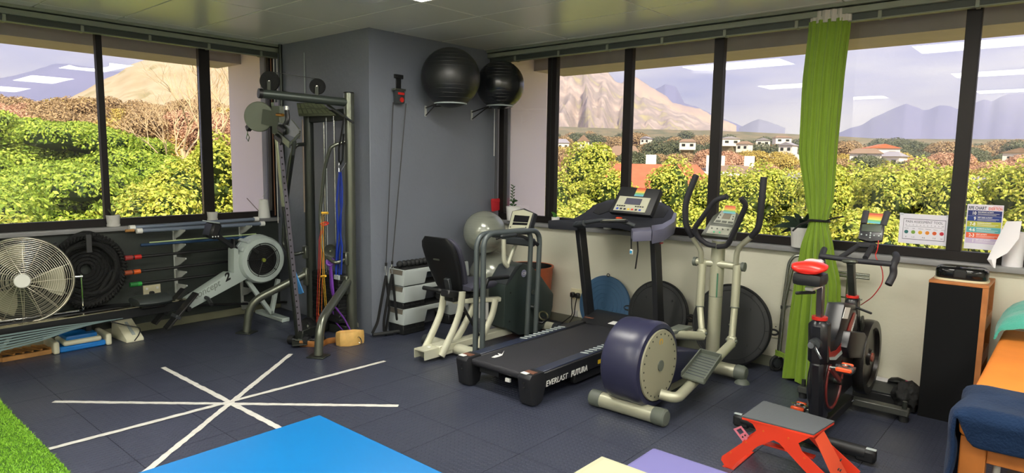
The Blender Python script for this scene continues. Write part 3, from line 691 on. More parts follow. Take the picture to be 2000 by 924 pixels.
# ---- narrow padded bench along the wall
t = thing('low_bench', 'long low black padded bench along the dark wall behind the rowing machine', 'bench', (-1.47, -2.4, 0))
pts = [V(-1.57, -3.3, .24), V(-1.57, -1.62, .24)]
for k in range(7):
    a = math.pi/2*(1-k/6); pts.append(V(-1.5+.12*math.cos(a)-.0, -1.62+.12*math.sin(a), .24))
pts += [V(-1.38, -3.3, .24)]
MB().prism(pts, (0, 0, .06)).build('seat_pad', 'black', t, bevel=.012)
for y in (-2.95, -1.85):
    MB().bb((-1.54, y-.02, 0), (-1.42, y+.02, .24), bev=.003).build('leg', 'black', t)
# ---- floor fan
c = U(45, 548, X=-1.44); c = V(-1.44, c.y, c.z); Rf = .335
t = thing('floor_fan', 'large round chrome wire floor fan standing on the low bench at the left edge', 'fan', (c.x, c.y, .30))
ax = V(1, -.28, .12).normalized()
mb = MB()
for i in range(20):
    r = .06+(Rf-.06)*i/19; mb.torus(c+ax*(.075-.055*(i/19)**3), r, .0017, ax, 44, 4)
mb.torus(c+ax*.01, Rf, .009, ax, 48, 8); mb.torus(c-ax*.07, Rf*.97, .004, ax, 48, 6)
for i in range(9): mb.torus(c-ax*.085, .08+.03*i, .0015, ax, 36, 4)
mb.build('guard', pm('guard_chrome', (190, 186, 170), .3, metal=.9), t)
mb = MB()
x = (V(0, 0, 1)-ax*ax.z).normalized(); y = ax.cross(x)
for k in range(16):
    a = 2*math.pi*k/16; d = x*math.cos(a)+y*math.sin(a); d2 = x*math.cos(a+.35)+y*math.sin(a+.35)
    mb.tube([c+ax*.082+d*.045, c+ax*.07+d2*.2, c+ax*.012+d2*Rf], .0026, 5)
    mb.tube([c+d2*Rf, c-ax*.09+d2*.3, c-ax*.1+d2*.05], .0026, 5)
mb.build('guard_spokes', 'guard_chrome', t)
MB().lathe([(.001, .0), (.05, .0), (.055, -.006), (.055, -.018), (.001, -.018)], c+ax*.095, ax, 24).build('badge', 'white_gloss', t)
MB().cyl(c-ax*.2, c-ax*.05, .075, seg=20).build('motor', 'black', t)
MB().cyl(c-ax*.05, c+ax*.05, .05, seg=20).build('hub', 'steel', t)
for k in range(3):
    a0 = math.radians((20, 140, 265)[k]); rings = []
    for i in range(7):
        f = i/6; r = .05+.235*f; wd = .05+.42*math.sin(min(1, f*1.15)*math.pi*.62); 
        p = [c+(x*math.cos(a0+wd*s)+y*math.sin(a0+wd*s))*r+ax*(.035*s*-1) for s in (-1, -.5, 0, .5, 1)]
        rings.append(p+[q+ax*.003 for q in p[::-1]])
    MB().loft(rings).build('blade', pm('fan_blade', (150, 148, 128), .5, metal=.4), t)
sp = U(122, 545, X=-1.44); mb = MB()
for s in (-1, 1):
    q = c+y*s*(Rf+.05); 
    mb.tube([V(q.x, q.y, c.z+.02), V(q.x, q.y, .33), V(-1.40, q.y-.0*s, .315), V(-1.40, c.y, .315)], .009, 8, bend=.03)
    mb.cyl(c+y*s*(Rf-.01), c+y*s*(Rf+.06), .012)
    mb.tube([V(-1.53, q.y, .312), V(-1.40, q.y, .312)], .008, 6)
mb.build('stand', 'chrome', t)
# ---- coiled rope leaning on the wall
c = U(172, 528, X=-1.49); c = V(-1.50, c.y, c.z)
t = thing('battle_rope', 'thick black battle rope wound in a big coil leaning on the dark wall', 'rope', (c.x, c.y, .30))
R = random.Random(2); mb = MB(); pts = []
rope = pm('rope_black', (19, 20, 21), .85, bump=.8, bs=90)
for i in range(9*40):
    a = 2*math.pi*i/40; k = i/40; r = .30-.022*(k % 5)-.008*math.sin(3*a+k*2)
    pts.append(c+V(-.05+.035*(k/9*3 % 1)+.05*(k > 4.5)+.012*math.sin(2*a+k), r*math.cos(a)*.9+.0, r*math.sin(a)+.01*math.sin(5*a+k)))
mb.tube(pts, .021, 7); mb.build('coil', rope, t)
mb = MB()
for i in range(60):   # twisted strands catching the light on the outer turn
    a = 2*math.pi*i/60; p = c+V(.03, .315*math.cos(a)*.92, .315*math.sin(a)); q = c+V(.045, .275*math.cos(a+.09)*.92, .275*math.sin(a+.09)); mb.tube([p, (p+q)/2+V(.018, 0, 0), q], .011, 5)
mb.build('outer_twist', rope, t)
mb = MB(); 
for k in range(6): 
    rr = .21-.03*k; mb.torus(c+V(-.045, 0, -.0), rr, .019, V(1, 0, 0), 30, 6)
mb.build('inner_coil', rope, t)
q = U(174, 476, X=-1.40); MB().bb((q.x-.01, q.y-.02, q.z-.075), (q.x+.006, q.y+.02, q.z+.075), bev=.003).build('label_sleeve', pm('sleeve', (58, 58, 60), .7), t)
q = U(104, 484, X=-1.43); MB().cyl(q+V(0, -.02, .0), q+V(0, .03, .02), .026).sph(q, .016).build('end_cap', 'rubber', t)
# ---- wall rack with bars
def bracket(px, ytop, ybot, ys, lab):
    a = U(px, ytop, X=XL+.005); b_ = U(px, ybot, X=XL+.005)
    t = thing('shelf_bracket', lab, 'bracket', (XL, a.y, b_.z))
    MB().bb((XL, a.y-.013, b_.z), (XL+.014, a.y+.013, a.z)).build('rail', pm('bracket_white', (190, 194, 190), .45), t)
    out = []
    for yy in ys:
        z = U(px, yy, X=XL+.01).z
        MB().prism([V(XL+.014, a.y-.005, z+.005), V(XL+.25, a.y-.005, z+.02), V(XL+.25, a.y-.005, z+.008), V(XL+.12, a.y-.005, z-.055), V(XL+.014, a.y-.005, z-.085)], (0, .010, 0)).build('arm', 'bracket_white', t)
        out.append((a.y, z))
    return out
b1 = bracket(339, 445, 572, [449, 476, 503, 529, 555], 'white slotted wall bracket holding the bar ends beside the socket')
b2 = bracket(468, 437, 604, [441, 466, 562, 590], 'white slotted wall bracket behind the rowing machine')
def bar(p, q, r, mat, name, label, cat, caps=(), grp=None, X=-1.47):
    a = U(*p, X=X); b = U(*q, X=X)
    t = thing(name, label, cat, a, grp); MB().cyl(a, b, r, seg=12).build('shaft', mat, t); d = (b-a).normalized()
    for (f, l, rr, mt) in caps: 
        s = a.lerp(b, f) ; MB().cyl(s-d*l/2, s+d*l/2, rr, seg=14).build('grip' if l > .05 else 'end_cap', mt, t)
    return t
pip = pm('pipe_blue', (128, 140, 160), .25, metal=.3)
bar((272, 451), (512, 437), .018, pip, 'wall_pole', 'blue-grey plastic pole with white end caps, lower of the two on the top bracket', 'pole', [(0, .045, .024, 'white'), (1, .045, .024, 'white')])
bar((258, 445), (500, 428), .018, pip, 'wall_pole', 'blue-grey plastic pole with white end caps, upper one just under the sill', 'pole', [(0, .045, .024, 'white'), (1, .045, .024, 'white')], X=-1.53)
bar((245, 451), (262, 450), .013, 'wood', 'dowel', 'short wooden dowel end sticking out left of the white-capped poles', 'dowel', X=-1.49)
bar((275, 479), (490, 463), .013, pm('dark_blue', (30, 62, 100), .4), 'flexible_bar', 'dark blue flexible bar lying on the second bracket arms', 'bar', X=-1.46)
bar((292, 474), (500, 457), .007, pm('pale_green', (170, 190, 140), .4), 'thin_rod', 'thin pale green rod lying on top of the dark blue bar', 'rod', X=-1.46)
for (p, q, cm, nm) in (((249, 504), (458, 484), 'red', 'red'), ((248, 533), (452, 510), 'orange', 'orange'), ((259, 556), (450, 533), 'green', 'green')):
    bar(p, q, .0135, 'black', 'weighted_bar', f'black weighted exercise bar with {nm} end grip on the wall brackets', 'bar', [(.01, .06, .022, pm('cap_'+nm, {'red': (150, 50, 50), 'orange': (150, 70, 40), 'green': (30, 110, 50)}[nm], .5)), (.085 if nm != 'green' else .05, .055, .021, cm)], 'weighted bars on the wall brackets', X=-1.45)
bar((300, 600), (560, 590), .012, 'black', 'weighted_bar', 'long black bar on the lowest bracket arm behind the rowing machine', 'bar', (), 'weighted bars on the wall brackets', X=-1.47)
# ---- socket with plug
c = U(297, 567, X=XL+.01); t = thing('wall_socket', 'cream double wall socket with a black plug under the wall bars', 'socket', c)
MB().bb((XL, c.y-.075, c.z-.05), (XL+.012, c.y+.075, c.z+.05), bev=.003).build('plate', pm('cream_plastic', (214, 208, 176), .4), t)
MB().bb((XL+.012, c.y-.03, c.z-.05), (XL+.05, c.y+.01, c.z-.005), bev=.008).build('plug', 'black', t)
for s in (-1, 1): MB().bb((XL+.012, c.y+s*.045-.01, c.z+.01), (XL+.016, c.y+s*.045+.01, c.z+.03)).build('switch', 'white', t)
# ---- rowing machine
XR = -1.18
t = thing('rowing_machine', 'grey and white rowing machine with big round flywheel cage and long black rail', 'rowing machine', (XR, -1.2, 0))
lg = pm('rower_grey', (172, 184, 180), .35); fc = U(515, 508, X=XR+.1); fc = V(XR, fc.y, fc.z)
MB().lathe([(.09, -.11), (.21, -.105), (.228, -.08), (.232, 0), (.228, .075), (.212, .1), (.168, .105), (.168, .085), (.05, .08), (.001, .08)], fc, V(1, 0, 0), 44).build('flywheel_housing', lg, t)
mb = MB(); 
for k in range(9): mb.torus(fc+V(.104, 0, 0), .03+.0165*k, .0028, V(1, 0, 0), 36, 5)
for k in range(5):
    a = k*1.257+.3; mb.tube([fc+V(.104, .025*math.cos(a), .025*math.sin(a)), fc+V(.106, .168*math.cos(a+.25), .168*math.sin(a+.25))], .004, 5)
mb.build('vent_grille', 'black', t)
MB().cyl(fc+V(.079, 0, 0), fc+V(.084, 0, 0), .166, seg=36).build('mesh_plate', 'black_matte', t)
MB().cyl(fc+V(.09, 0, 0), fc+V(.113, 0, 0), .018).build('hub_badge', pm('badge_gold', (150, 160, 70), .3, metal=.4), t)
MB().bar(fc+V(.11, -.115, .12), fc+V(.11, -.06, .075), .02, .03, bev=.004).build('damper_lever', 'black', t)
mb = MB()
for a in (2.2, 2.6): mb.box(fc+V(0, .232*math.cos(a), .232*math.sin(a)), (.19, .04, .03), Matrix.Rotation(a-math.pi/2, 3, 'X'), .006)
mb.torus(fc+V(-.03, 0, 0), .233, .006, V(1, 0, 0), 40, 6); mb.build('housing_clips', 'lightgrey', t)
poly = [(365, 608), (368, 585), (447, 533), (457, 533), (457, 487), (461, 485), (466, 488), (466, 497), (480, 497), (482, 545)]
MB().prism([U(*p, X=XR+.06) for p in poly], (-.12, 0, 0)).build('frame_boom', lg, t, bevel=.004)
xd = (U(447, 555, X=XR+.062)-U(385, 590, X=XR+.062)); o = U(380, 586, X=XR+.063)
text('concept', .088, o, xd, V(0, 0, 1), pm('letter_grey', (118, 128, 120), .5), t, 'lettering', .001, .0, shear=.3, sx=.92)
text('2', .10, U(441, 550, X=XR+.063), xd, V(0, 0, 1), MATS['black'], t, 'lettering', .001, .004, shear=.3)
mb = MB()
fo = U(530, 612, X=XR); fo = V(XR, fo.y, .03)
mb.bar(U(483, 548, X=XR), fo+V(0, 0, .03), .04, .04, bev=.004); mb.bar(U(543, 545, X=XR), fo+V(0, 0, .03), .04, .04, bev=.004)
mb.build('front_leg', lg, t)
MB().bb((XR-.34, -.33, 0), (XR+.2, -.25, .04), bev=.006).build('front_foot', lg, t)
a = U(462, 488, X=XR); b = U(418, 456, X=XR)
MB().bar(a, b, .035, .045, bev=.008).build('monitor_arm', 'black', t)
m0 = U(414, 450, X=XR); MB().box(m0, (.17, .09, .15), Matrix.Rotation(-.35, 3, 'X'), .02).build('monitor', 'black', t)
MB().box(m0+V(0, -.005, .078), (.15, .1, .012), Matrix.Rotation(-.2, 3, 'X'), .004).build('monitor_highlight', 'lightgrey', t)  # pale plate stands in for the highlight on top of the monitor
mb = MB()
for k in range(3): mb.sph(m0+V(.088, -.035+.025*k, -.05), .007, seg=8)
mb.build('buttons', 'white', t)
MB().bb((XR-.03, U(457, 480, X=XR).y-.015, .6), (XR+.03, U(457, 480, X=XR).y+.0, .84), bev=.004).build('monitor_bracket', 'black', t)
r0_ = U(365, 600, X=XR); z0 = U(275, 612, X=XR).z
ra, rb = V(XR, -3.05, .262), V(XR, r0_.y+.05, .285)
MB().bar(ra, rb, .055, .085, bev=.006).build('monorail', pm('rail_black', (34, 36, 38), .3, metal=.3), t)
MB().bar(ra+V(.0, 0, .046), rb+V(0, 0, .046), .06, .008).build('rail_track', pm('track_metal', (196, 190, 160), .18, metal=1.), t)
sc_ = U(295, 583, X=XR)
mb = MB(); rings = []
for i, (yy, w, h) in enumerate([(-.14, .05, .008), (-.135, .13, .02), (-.08, .155, .026), (0, .16, .024), (.08, .15, .026), (.13, .12, .03), (.14, .05, .01)]):
    rings.append([V(XR+w*math.cos(a), sc_.y+yy, .365+1.7*h*math.sin(a)*(1 if math.sin(a) < 0 else .8+.4*abs(math.cos(a)))) for a in [2*math.pi*k/16 for k in range(16)]])
mb.loft(rings).build('seat', pm('seat_dark', (52, 58, 58), .5), t)
MB().bb((XR-.06, sc_.y-.1, .3), (XR+.06, sc_.y+.1, .34), bev=.01).build('seat_carriage', 'black', t)
for s in (-1, 1):
    f0 = U(308, 628, X=XR+.1) if s > 0 else U(308, 628, X=XR+.1); f1 = U(385, 575, X=XR+.1)
    MB().bar(V(XR+s*.13, f0.y+.05, .12), V(XR+s*.13, f1.y-.02, .40), .10, .02, bev=.005).build('footrest', 'black', t)
    MB().bar(V(XR+s*.13, f0.y+.12, .23), V(XR+s*.13, f0.y+.16, .2), .11, .03, bev=.005).build('foot_strap', 'charcoal', t)
MB().bb((XR-.14, -1.2, .24), (XR+.14, -1.16, .28), bev=.005).build('foot_axle', 'black', t)
h0 = U(398, 580, X=XR+.02); MB().tube([h0+V(-.2, -.05, .01), h0+V(-.08, 0, 0), h0+V(.08, 0, 0), h0+V(.22, -.03, -.03)], .017, 8, bend=.03).build('pull_handle', 'black', t)
k0 = U(2, 700, X=XR+.0); MB().bar(V(XR, -2.62, .0), V(XR, -2.44, .235), .05, .025).build('rear_leg', lg, t)
# stretched band along the rail
t = thing('stretch_band', 'pale grey-green stretch bands pulled tight along the rowing machine rail', 'resistance band', (XR+.06, -2.3, .12))
tealm = pm('band_teal', (112, 132, 134), .3)
for k in range(6):
    a = U(-20, 660+k*6, X=XR+.07); b = U(240-k*14, 622+k*2.4, X=XR+.05)
    mb = MB(); mb.tube([a, a.lerp(b, .5)+V(.004*k, 0, -.004*(k-2)), b], .004, 6, rr=[(.002, .008), (.002, .006), (.002, .003)], flat=(1, 0, 0)); mb.build('strand', tealm, t)
# ---- items on the floor beneath
t = thing('aerobic_step', 'blue and cream plastic step board lying on the floor under the rail', 'step', (-1.4, -1.95, 0))
a = U(108, 690, Z=0); b = U(210, 672, Z=0); y0s, y1s = a.y, b.y; xs = -1.32
MB().bb((xs-.27, y0s+.02, 0), (xs, y1s-.02, .05), bev=.012).build('base', pm('step_blue', (30, 118, 200), .35), t)
MB().bb((xs-.25, y0s+.05, .05), (xs+.005, y1s-.05, .092), bev=.02, seg=3).build('cushion_band', pm('step_cream', (224, 222, 196), .4), t)
MB().bb((xs-.24, y0s+.075, .085), (xs-.02, y1s-.075, .125), bev=.015, seg=2).build('top_board', 'step_blue', t)
for yy in (y0s, y1s):
    MB().bb((xs-.29, yy-.022, 0), (xs+.012, yy+.022, .10), bev=.018, seg=3).build('end_block', 'step_cream', t)
a = U(3, 707, Z=0); b = U(97, 690, Z=0)
t = thing('wooden_lattice', 'pale wooden slatted frame lying on the floor in the left corner', 'wooden frame', (-1.45, (a.y+b.y)/2, 0))
y0s, y1s = a.y, b.y
for (p, q) in (((-1.37, y0s), (-1.37, y1s)), ((-1.58, y0s), (-1.58, y1s)), ((-1.58, y0s), (-1.37, y0s)), ((-1.58, y1s), (-1.37, y1s))):
    MB().bar(V(*p, .02), V(*q, .02), .022, .035).build('rail', 'wood', t)
for k in range(5):
    MB().bar(V(-1.57, y0s+.06*k, .045), V(-1.38, y0s+.08+.06*k, .045), .016, .012).build('slat', 'wood', t)
c = U(250, 660, X=-1.3)
t = thing('door_wedge', 'cream plastic wedge-shaped box with a black cord across it under the rail', 'box', (-1.36, c.y, 0))
ya, yb = U(237, 665, Z=0).y, U(266, 660, Z=0).y
MB().prism([V(-1.27, ya, 0), V(-1.27, ya, .025), V(-1.55, ya-.02, .2), V(-1.58, ya-.02, .0)], (0, (yb-ya)+.02, 0)).build('shell', 'step_cream', t, bevel=.006)
MB().prism([V(-1.31, ya+.06, .052), V(-1.31, ya+.085, .052), V(-1.45, ya+.07, .14), V(-1.45, ya+.05, .14)], (.004, 0, .006)).build('slot_cover', 'lightgrey', t)
MB().tube([V(-1.45, ya-.06, .17), V(-1.38, ya+.05, .125), V(-1.33, yb+.02, .1), V(-1.29, yb-.01, .05), V(-1.262, (ya+yb)/2, .012)], .005, 6, bend=.04).build('cord', 'black', t)
# ---- sill items, left
def pot(px, py, X, r, h, label, mat='white', plant='aloe', name='plant_pot', Y=None, dish=True):
    c = U(px, py, X=X) if Y is None else U(px, py, Y=Y); c = V(c.x, c.y, zs+.008)
    t = thing(name, label, 'plant pot', c)
    MB().lathe([(r*.72, .0), (r*.86, .004), (r*1.0, h), (r*.9, h), (r*.86, h*.9), (.001, h*.9)], c+V(0, 0, .006 if dish else 0), n=28).build('pot', mat, t)
    if dish: MB().lathe([(r*.8, 0), (r*.95, .002), (r*.98, .02), (r*.85, .02), (.001, .012)], c, n=28).build('saucer', mat, t)
    MB().cyl(c+V(0, 0, h*.85), c+V(0, 0, h*.92), r*.84, seg=20).build('soil', 'soil', t)
    return t, c
speck = pm('pot_white', (206, 204, 200), .6, bump=.3, bs=90)
t, c = pot(221, 428, XL+.0, .055, .095, 'squat white pot with a small spiky aloe on the left windowsill', speck)
mb = MB()
for k in range(9):
    a = k*.7; mb.tube([c+V(0, 0, .09), c+V(math.cos(a)*.02, math.sin(a)*.02, .125), c+V(math.cos(a)*.04, math.sin(a)*.04, .15+.01*(k % 3))], .006, 5, rr=[.007, .005, .0008])
mb.build('aloe_leaves', pm('aloe', (86, 96, 70), .5), t)
pot(415, 425, XL+.0, .05, .082, 'small plain white pot at the foot of the thick left mullion', speck)
c = U(516, 420, X=XL+.0)
t = thing('white_planter', 'tall tapered white planter on the sill in the left corner', 'planter', (XL, c.y, zs+.008))
MB().lathe([(.062, 0), (.062, .004), (.045, .19), (.038, .19), (.05, .02), (.001, .02)], V(XL+.0, c.y, zs+.008), n=24).build('pot', 'white', t)
a = U(505, 412, X=XL+.02); b = U(482, 387, X=XL+.02)
MB().tube([a, b], .004, 5).build('stick', pm('stick_grey', (130, 120, 122), .6), t)
a = U(512, 385, X=XL); b = U(521, 372, X=XL); MB().tube([a, b], .002, 4).build('twig', 'white', t)

# ================================================================== CABLE MACHINE
P1 = V(-.135, -.12, 0); P2 = V(-.63, -.22, 0)
t = thing('cable_machine', 'grey tubular cable machine with perforated guide rail standing before the grey column', 'cable machine', (-.35, -.35, 0))
MB().cyl(P1, P1+V(0, 0, 2.17), .047, seg=28).build('post', 'gun', t); MB().cyl(P1+V(0, 0, 2.17), P1+V(0, 0, 2.18), .048, .044, seg=28).build('post_cap', 'black', t)
MB().cyl(P2, P2+V(0, 0, 2.0), .047, seg=28).build('post', 'gun_dark', t)
# feet struts
for (P_, top, mid, foot) in ((P1, (678, 548), (640, 602), (622, 697)), (P2, (600, 532), (500, 580), (482, 650))):
    fo = U(*foot, Z=0); up = U(*top, Y=P_.y-.03)
    zt_ = up.z; q1 = V(P_.x, P_.y-.03, zt_); kn = fo+V((P_.x-fo.x)*.06, (P_.y-fo.y)*.06, .28)
    MB().tube([q1, kn, fo+V(0, 0, .012)], .036, 14, bend=.16, nb=8).build('leg', 'gun', t)
    MB().box(fo+V(0, 0, .006), (.15, .13, .012), Matrix.Rotation(.5, 3, 'Z'), .003).build('foot_plate', 'gun_dark', t)
    MB().bb(P_+V(-.03, -.075, zt_-.12), P_+V(.03, -.04, zt_+.05), bev=.008).build('clamp', 'gun', t)
# side grab handles
for (P_, pts) in ((P1, [(690, 272), (645, 286), (634, 330), (625, 420), (632, 497), (655, 515), (682, 510)]), (P2, [(600, 280), (577, 283), (566, 310), (556, 400), (553, 480), (572, 498), (600, 497)])):
    Yp = P_.y-.16; q = [U(*p, Y=Yp) for p in pts]; q[0] = V(P_.x, P_.y, q[0].z); q[-1] = V(P_.x, P_.y, q[-1].z)
    MB().tube(q, .017, 10, bend=.05).build('grab_handle', 'gun' if P_ is P1 else 'gun_dark', t)
    MB().bb(P_+V(-.03, -.075, q[-1].z-.07), P_+V(.03, -.04, q[-1].z+.05), bev=.006).build('clamp', 'gun', t)
# top beam
be = U(512, 183, Z=2.115); bs_ = V(P1.x, P1.y, 2.07)
MB().tube([V(bs_.x-.0, bs_.y, 2.09), be], .037, 14).build('top_beam', pm('beam_grey', (66, 74, 70), .4, metal=.4), t)
d = (be-bs_).normalized(); MB().cyl(be, be+d*.03, .04, seg=16).build('beam_cap', 'black', t)
MB().bar(V(P1.x, P1.y, 1.99), V(P2.x, P2.y, 1.97), .05, .10, bev=.005).build('rear_crossbar', 'gun_dark', t)
# top pulleys in the machine's plane
nrm = V(d.y, -d.x, 0).normalized()
nrm = V(.62, -.78, 0).normalized()
def pulley(c, r, w=.022, name='pulley', mt='black_matte'):
    MB().lathe([(.001, -w/2), (r*.3, -w/2), (r*.33, -w*.35), (r*.9, -w*.35), (r, -w/2), (r*.96, 0), (r, w/2), (r*.9, w*.35), (r*.33, w*.35), (r*.3, w/2), (.001, w/2)], c, nrm, 36).build(name, mt, t)
    MB().cyl(c-nrm*w*.7, c+nrm*w*.7, .008, seg=10).build('bolt', 'steel', t)
def onbeam(px, py, zz): return U(px, py, Z=zz)
f1 = (be-bs_)
pa = bs_+f1*.86+V(0, 0, .155); pb = bs_+f1*.33+V(0, 0, .12)
pa = U(527, 159, Y=pa.y); pb = U(620, 169, Y=pb.y)
pulley(pa, .082); pulley(pb, .068)
for c_ in (pa, pb): MB().bar(c_-V(0, 0, .15)+nrm*.02, c_+nrm*.018, .03, .006).build('pulley_bracket', 'gun_dark', t)
MB().tube([pa+V(0, 0, .08), pb+V(0, 0, .066)], .003, 5).build('cable', 'black', t)
# guide rail
rb_ = U(584, 668, Z=.02); rt_ = bs_+f1*.9-V(0, 0, .03); rt_ = U(536, 200, Y=rt_.y)
side = V(1, .2, 0).normalized()
MB().bar(rb_.lerp(rt_, .58), rt_, .038, .045, up=V(0, 1, 0), bev=.003).build('guide_rail', pm('rail_pale', (150, 160, 136), .3, metal=.5), t); MB().bar(rb_, rb_.lerp(rt_, .58), .038, .045, up=V(0, 1, 0), bev=.003).build('guide_rail', 'gun_dark', t, label='dark lower half of the guide rail')
mb = MB(); dr = (rt_-rb_); fr_ = V(.75, -.66, 0).normalized(); dn = dr.normalized(); tn = fr_.cross(dn).normalized(); nn_ = dn.cross(tn).normalized()
if nn_.dot(CAM-rb_) < 0: nn_ = -nn_
rgt = V(.66, .75, 0)
x_ = V(0, 1, 0).cross(dn).normalized(); y_ = dn.cross(x_)
for k in range(34):
    c_ = rb_+dr*(.05+.86*k/33)
    s = x_ if x_.dot(CAM-rb_) > 0 else -x_
    s2 = y_ if y_.dot(CAM-rb_) > 0 else -y_
    mb.cyl(c_+s*.021, c_+s*.0275, .0075, seg=10)
mb.build('hole', 'black_matte', t, label='row of dark adjustment holes', kind='stuff')
MB().bar(rb_+s*.0225+V(0, 0, .1), rt_+s*.0225, .006, .036, up=V(0, 1, 0)).build('hole_strip', pm('strip_violet', (118, 114, 126), .3, metal=.5), t)
MB().box(rb_+V(0, 0, .006), (.26, .12, .012), Matrix.Rotation(-.5, 3, 'Z'), .003).build('base_plate', 'gun_dark', t)
MB().bar(rb_+V(0, 0, .06), V(-.42, -.2, .06), .08, .08, bev=.005).build('base_beam', 'gun_dark', t)
MB().bar(V(P1.x, P1.y, .04), V(P2.x, P2.y, .04), .08, .08, bev=.005).build('rear_base', 'gun_dark', t)
# carriage with half-disc guard
cz = U(548, 235, Y=rt_.y-.02)
MB().box(cz, (.09, .11, .22), Matrix.Rotation(.3, 3, 'Z'), .006).build('carriage', pm('carriage', (104, 110, 98), .35, metal=.5), t)
hd = U(506, 228, Y=rt_.y-.08)
MB().lathe([(.001, -.014), (.118, -.014), (.122, -.01), (.122, .01), (.118, .014), (.001, .014)], hd, nrm, 40).build('guard_disc', pm('disc_grey', (98, 104, 92), .4, metal=.3), t)
MB().bar(hd+V(.06, 0, 0), cz, .02, .12).build('guard_arm', 'disc_grey', t)
for a in (.6, 2.4, 4.4): MB().cyl(hd+nrm*.01+V(.05*math.cos(a), .03, .06*math.sin(a)), hd+nrm*.022+V(.05*math.cos(a), .03, .06*math.sin(a)), .009).build('bolt', 'steel', t)
q = U(490, 245, Y=hd.y); q2 = U(484, 252, Y=hd.y)
MB().bar(q, q2, .04, .05, bev=.004).build('cable_stop', 'black', t)
MB().tube([q2, U(483, 262, Y=hd.y), U(481, 270, Y=hd.y), U(485, 276, Y=hd.y), U(487, 268, Y=hd.y), U(484, 262, Y=hd.y)], .004, 6).build('snap_hook', 'steel', t)
kb = [U(560, 215, Y=rt_.y-.05), U(562, 235, Y=rt_.y-.06), U(556, 246, Y=rt_.y-.07), U(548, 250, Y=rt_.y-.06)]
MB().tube(kb, .019, 10, bend=.03).build('lever', 'black', t)
MB().cyl(kb[0], kb[0]+V(0, 0, .03), .021).build('lever_cap', 'steel', t)
MB().cyl(U(541, 224, Y=rt_.y-.08), U(553, 225, Y=rt_.y-.08), .012).build('pop_pin', pm('brass', (170, 120, 50), .3, metal=.9), t)
# V pulley arms
A = U(545, 248, Y=rt_.y-.06); B_ = U(585, 262, Y=rt_.y-.12); C_ = U(566, 283, Y=rt_.y-.16); D_ = U(542, 262, Y=rt_.y-.06)
mb = MB(); mb.bar(A, B_, .012, .07); mb.bar(U(568, 240, Y=rt_.y-.1), B_, .01, .06); mb.bar(D_, C_, .012, .05); mb.tube([B_, C_], .012, 8); mb.build('swivel_fork', 'gun', t)
mb = MB(); mb.bar(U(546, 248, Y=rt_.y-.09), U(560, 258, Y=rt_.y-.09), .05, .05, bev=.01); mb.bar(U(540, 266, Y=rt_.y-.09), U(556, 278, Y=rt_.y-.09), .05, .05, bev=.01); mb.build('fork_grip', 'black', t)
MB().tube([U(575, 276, Y=rt_.y-.14), U(572, 300, Y=rt_.y-.14), U(560, 390, Y=-.45)], .016, 8).build('fork_strut', 'gun_dark', t)
# shroud with the exercise chart
q = [U(583, 225, Y=-.36), U(656, 224, Y=-.18), U(626, 199, Y=-.16), U(579, 201, Y=-.30)]
MB().slab(*q, .015).build('weight_shroud', pm('shroud', (92, 98, 78), .45), t, bevel=.003)
mb = MB()
for a, b in ((0.0, .48), (.52, 1.0)):
    for k in range(7):
        f = (k+.12)/7; g2 = (k+.85)/7
        P_ = lambda u_, v_: (q[0].lerp(q[1], u_)).lerp(q[3].lerp(q[2], u_), v_)+V(.0, -.003, .003)
        mb.raw([P_(f, .1+a*.8), P_(g2, .1+a*.8), P_(g2, .02+b*.85), P_(f, .02+b*.85)], [(0, 1, 2, 3)])
mb.build('chart_panel', pm('chart', (118, 126, 100), .5), t)
MB().tube([U(640, 205, Y=-.2), U(690, 240, Y=P1.y-.04)], .012, 6).build('shroud_brace', 'charcoal', t)
# guide rods, stack
for px in (632, 652):
    a = U(px, 222, Y=-.17); MB().cyl(V(a.x, a.y, .1), V(a.x, a.y, 1.98), .009, seg=10).build('guide_rod', 'steel', t)
a = U(592, 240, Y=-.26); MB().cyl(V(a.x, a.y, 1.1), V(a.x, a.y, 1.95), .012, seg=8).build('guide_rod', pm('rod_pink', (176, 160, 150), .3, metal=.7), t)
a0 = U(618, 560, Y=-.17); a1 = U(672, 560, Y=-.17)
for k in range(12):
    MB().bb((a0.x-.02, -.24, .12+k*.036), (a1.x+.02, -.10, .153+k*.036), bev=.003).build('weight_plate', 'black', t)
c_ = U(646, 490, Y=-.26); pulley(c_, .06, name='pulley', mt='gun_dark')
c_ = U(602, 635, Y=-.45); nrm_old = nrm; pulley(V(c_.x, c_.y, c_.z), .07, mt='black')
for (py_) in (225,):
    a = U(617, 250, Y=-.3); b = U(634, 300, Y=-.3)
for a, b in (((634, 290), (630, 420)), ((637, 230), (640, 500))):
    MB().tube([U(*a, Y=-.27), U(*b, Y=-.27)], .003, 5).build('cable', 'lightgrey', t)
# ---- things hanging on the machine
def flatband(pts, w, th, mat, name, label, cat, Y, parent=None, root=None, closed=False, grp=None):
    q = [U(*p, Y=Y) if len(p) == 2 else U(p[0], p[1], Y=p[2]) for p in pts]
    mb = MB(); mb.tube(q, w, 8, rr=None if isinstance(w, tuple) else w, flat=(1, .6, 0), bend=0)
    return mb.build(name, mat, root) if root else tag(mb.build(name, mat), label, cat, grp)
tag(MB().tube([U(672, 228, Y=-.19), U(667, 262, Y=-.22), U(662, 290, Y=-.22), U(662, 314, Y=-.22), U(665, 320, Y=-.22), U(669, 312, Y=-.22), U(670, 290, Y=-.20), U(671, 262, Y=-.18)], (.004, .014), 8, flat=(0, 1, 0)).build('ankle_strap', 'black_matte'), 'wide black padded strap hanging beside the right post of the cable machine', 'strap')
t = thing('resistance_band', 'long blue resistance bands hanging in a bundle from the black strap', 'resistance band', U(664, 330, Y=-.22), 'resistance bands on the cable machine')
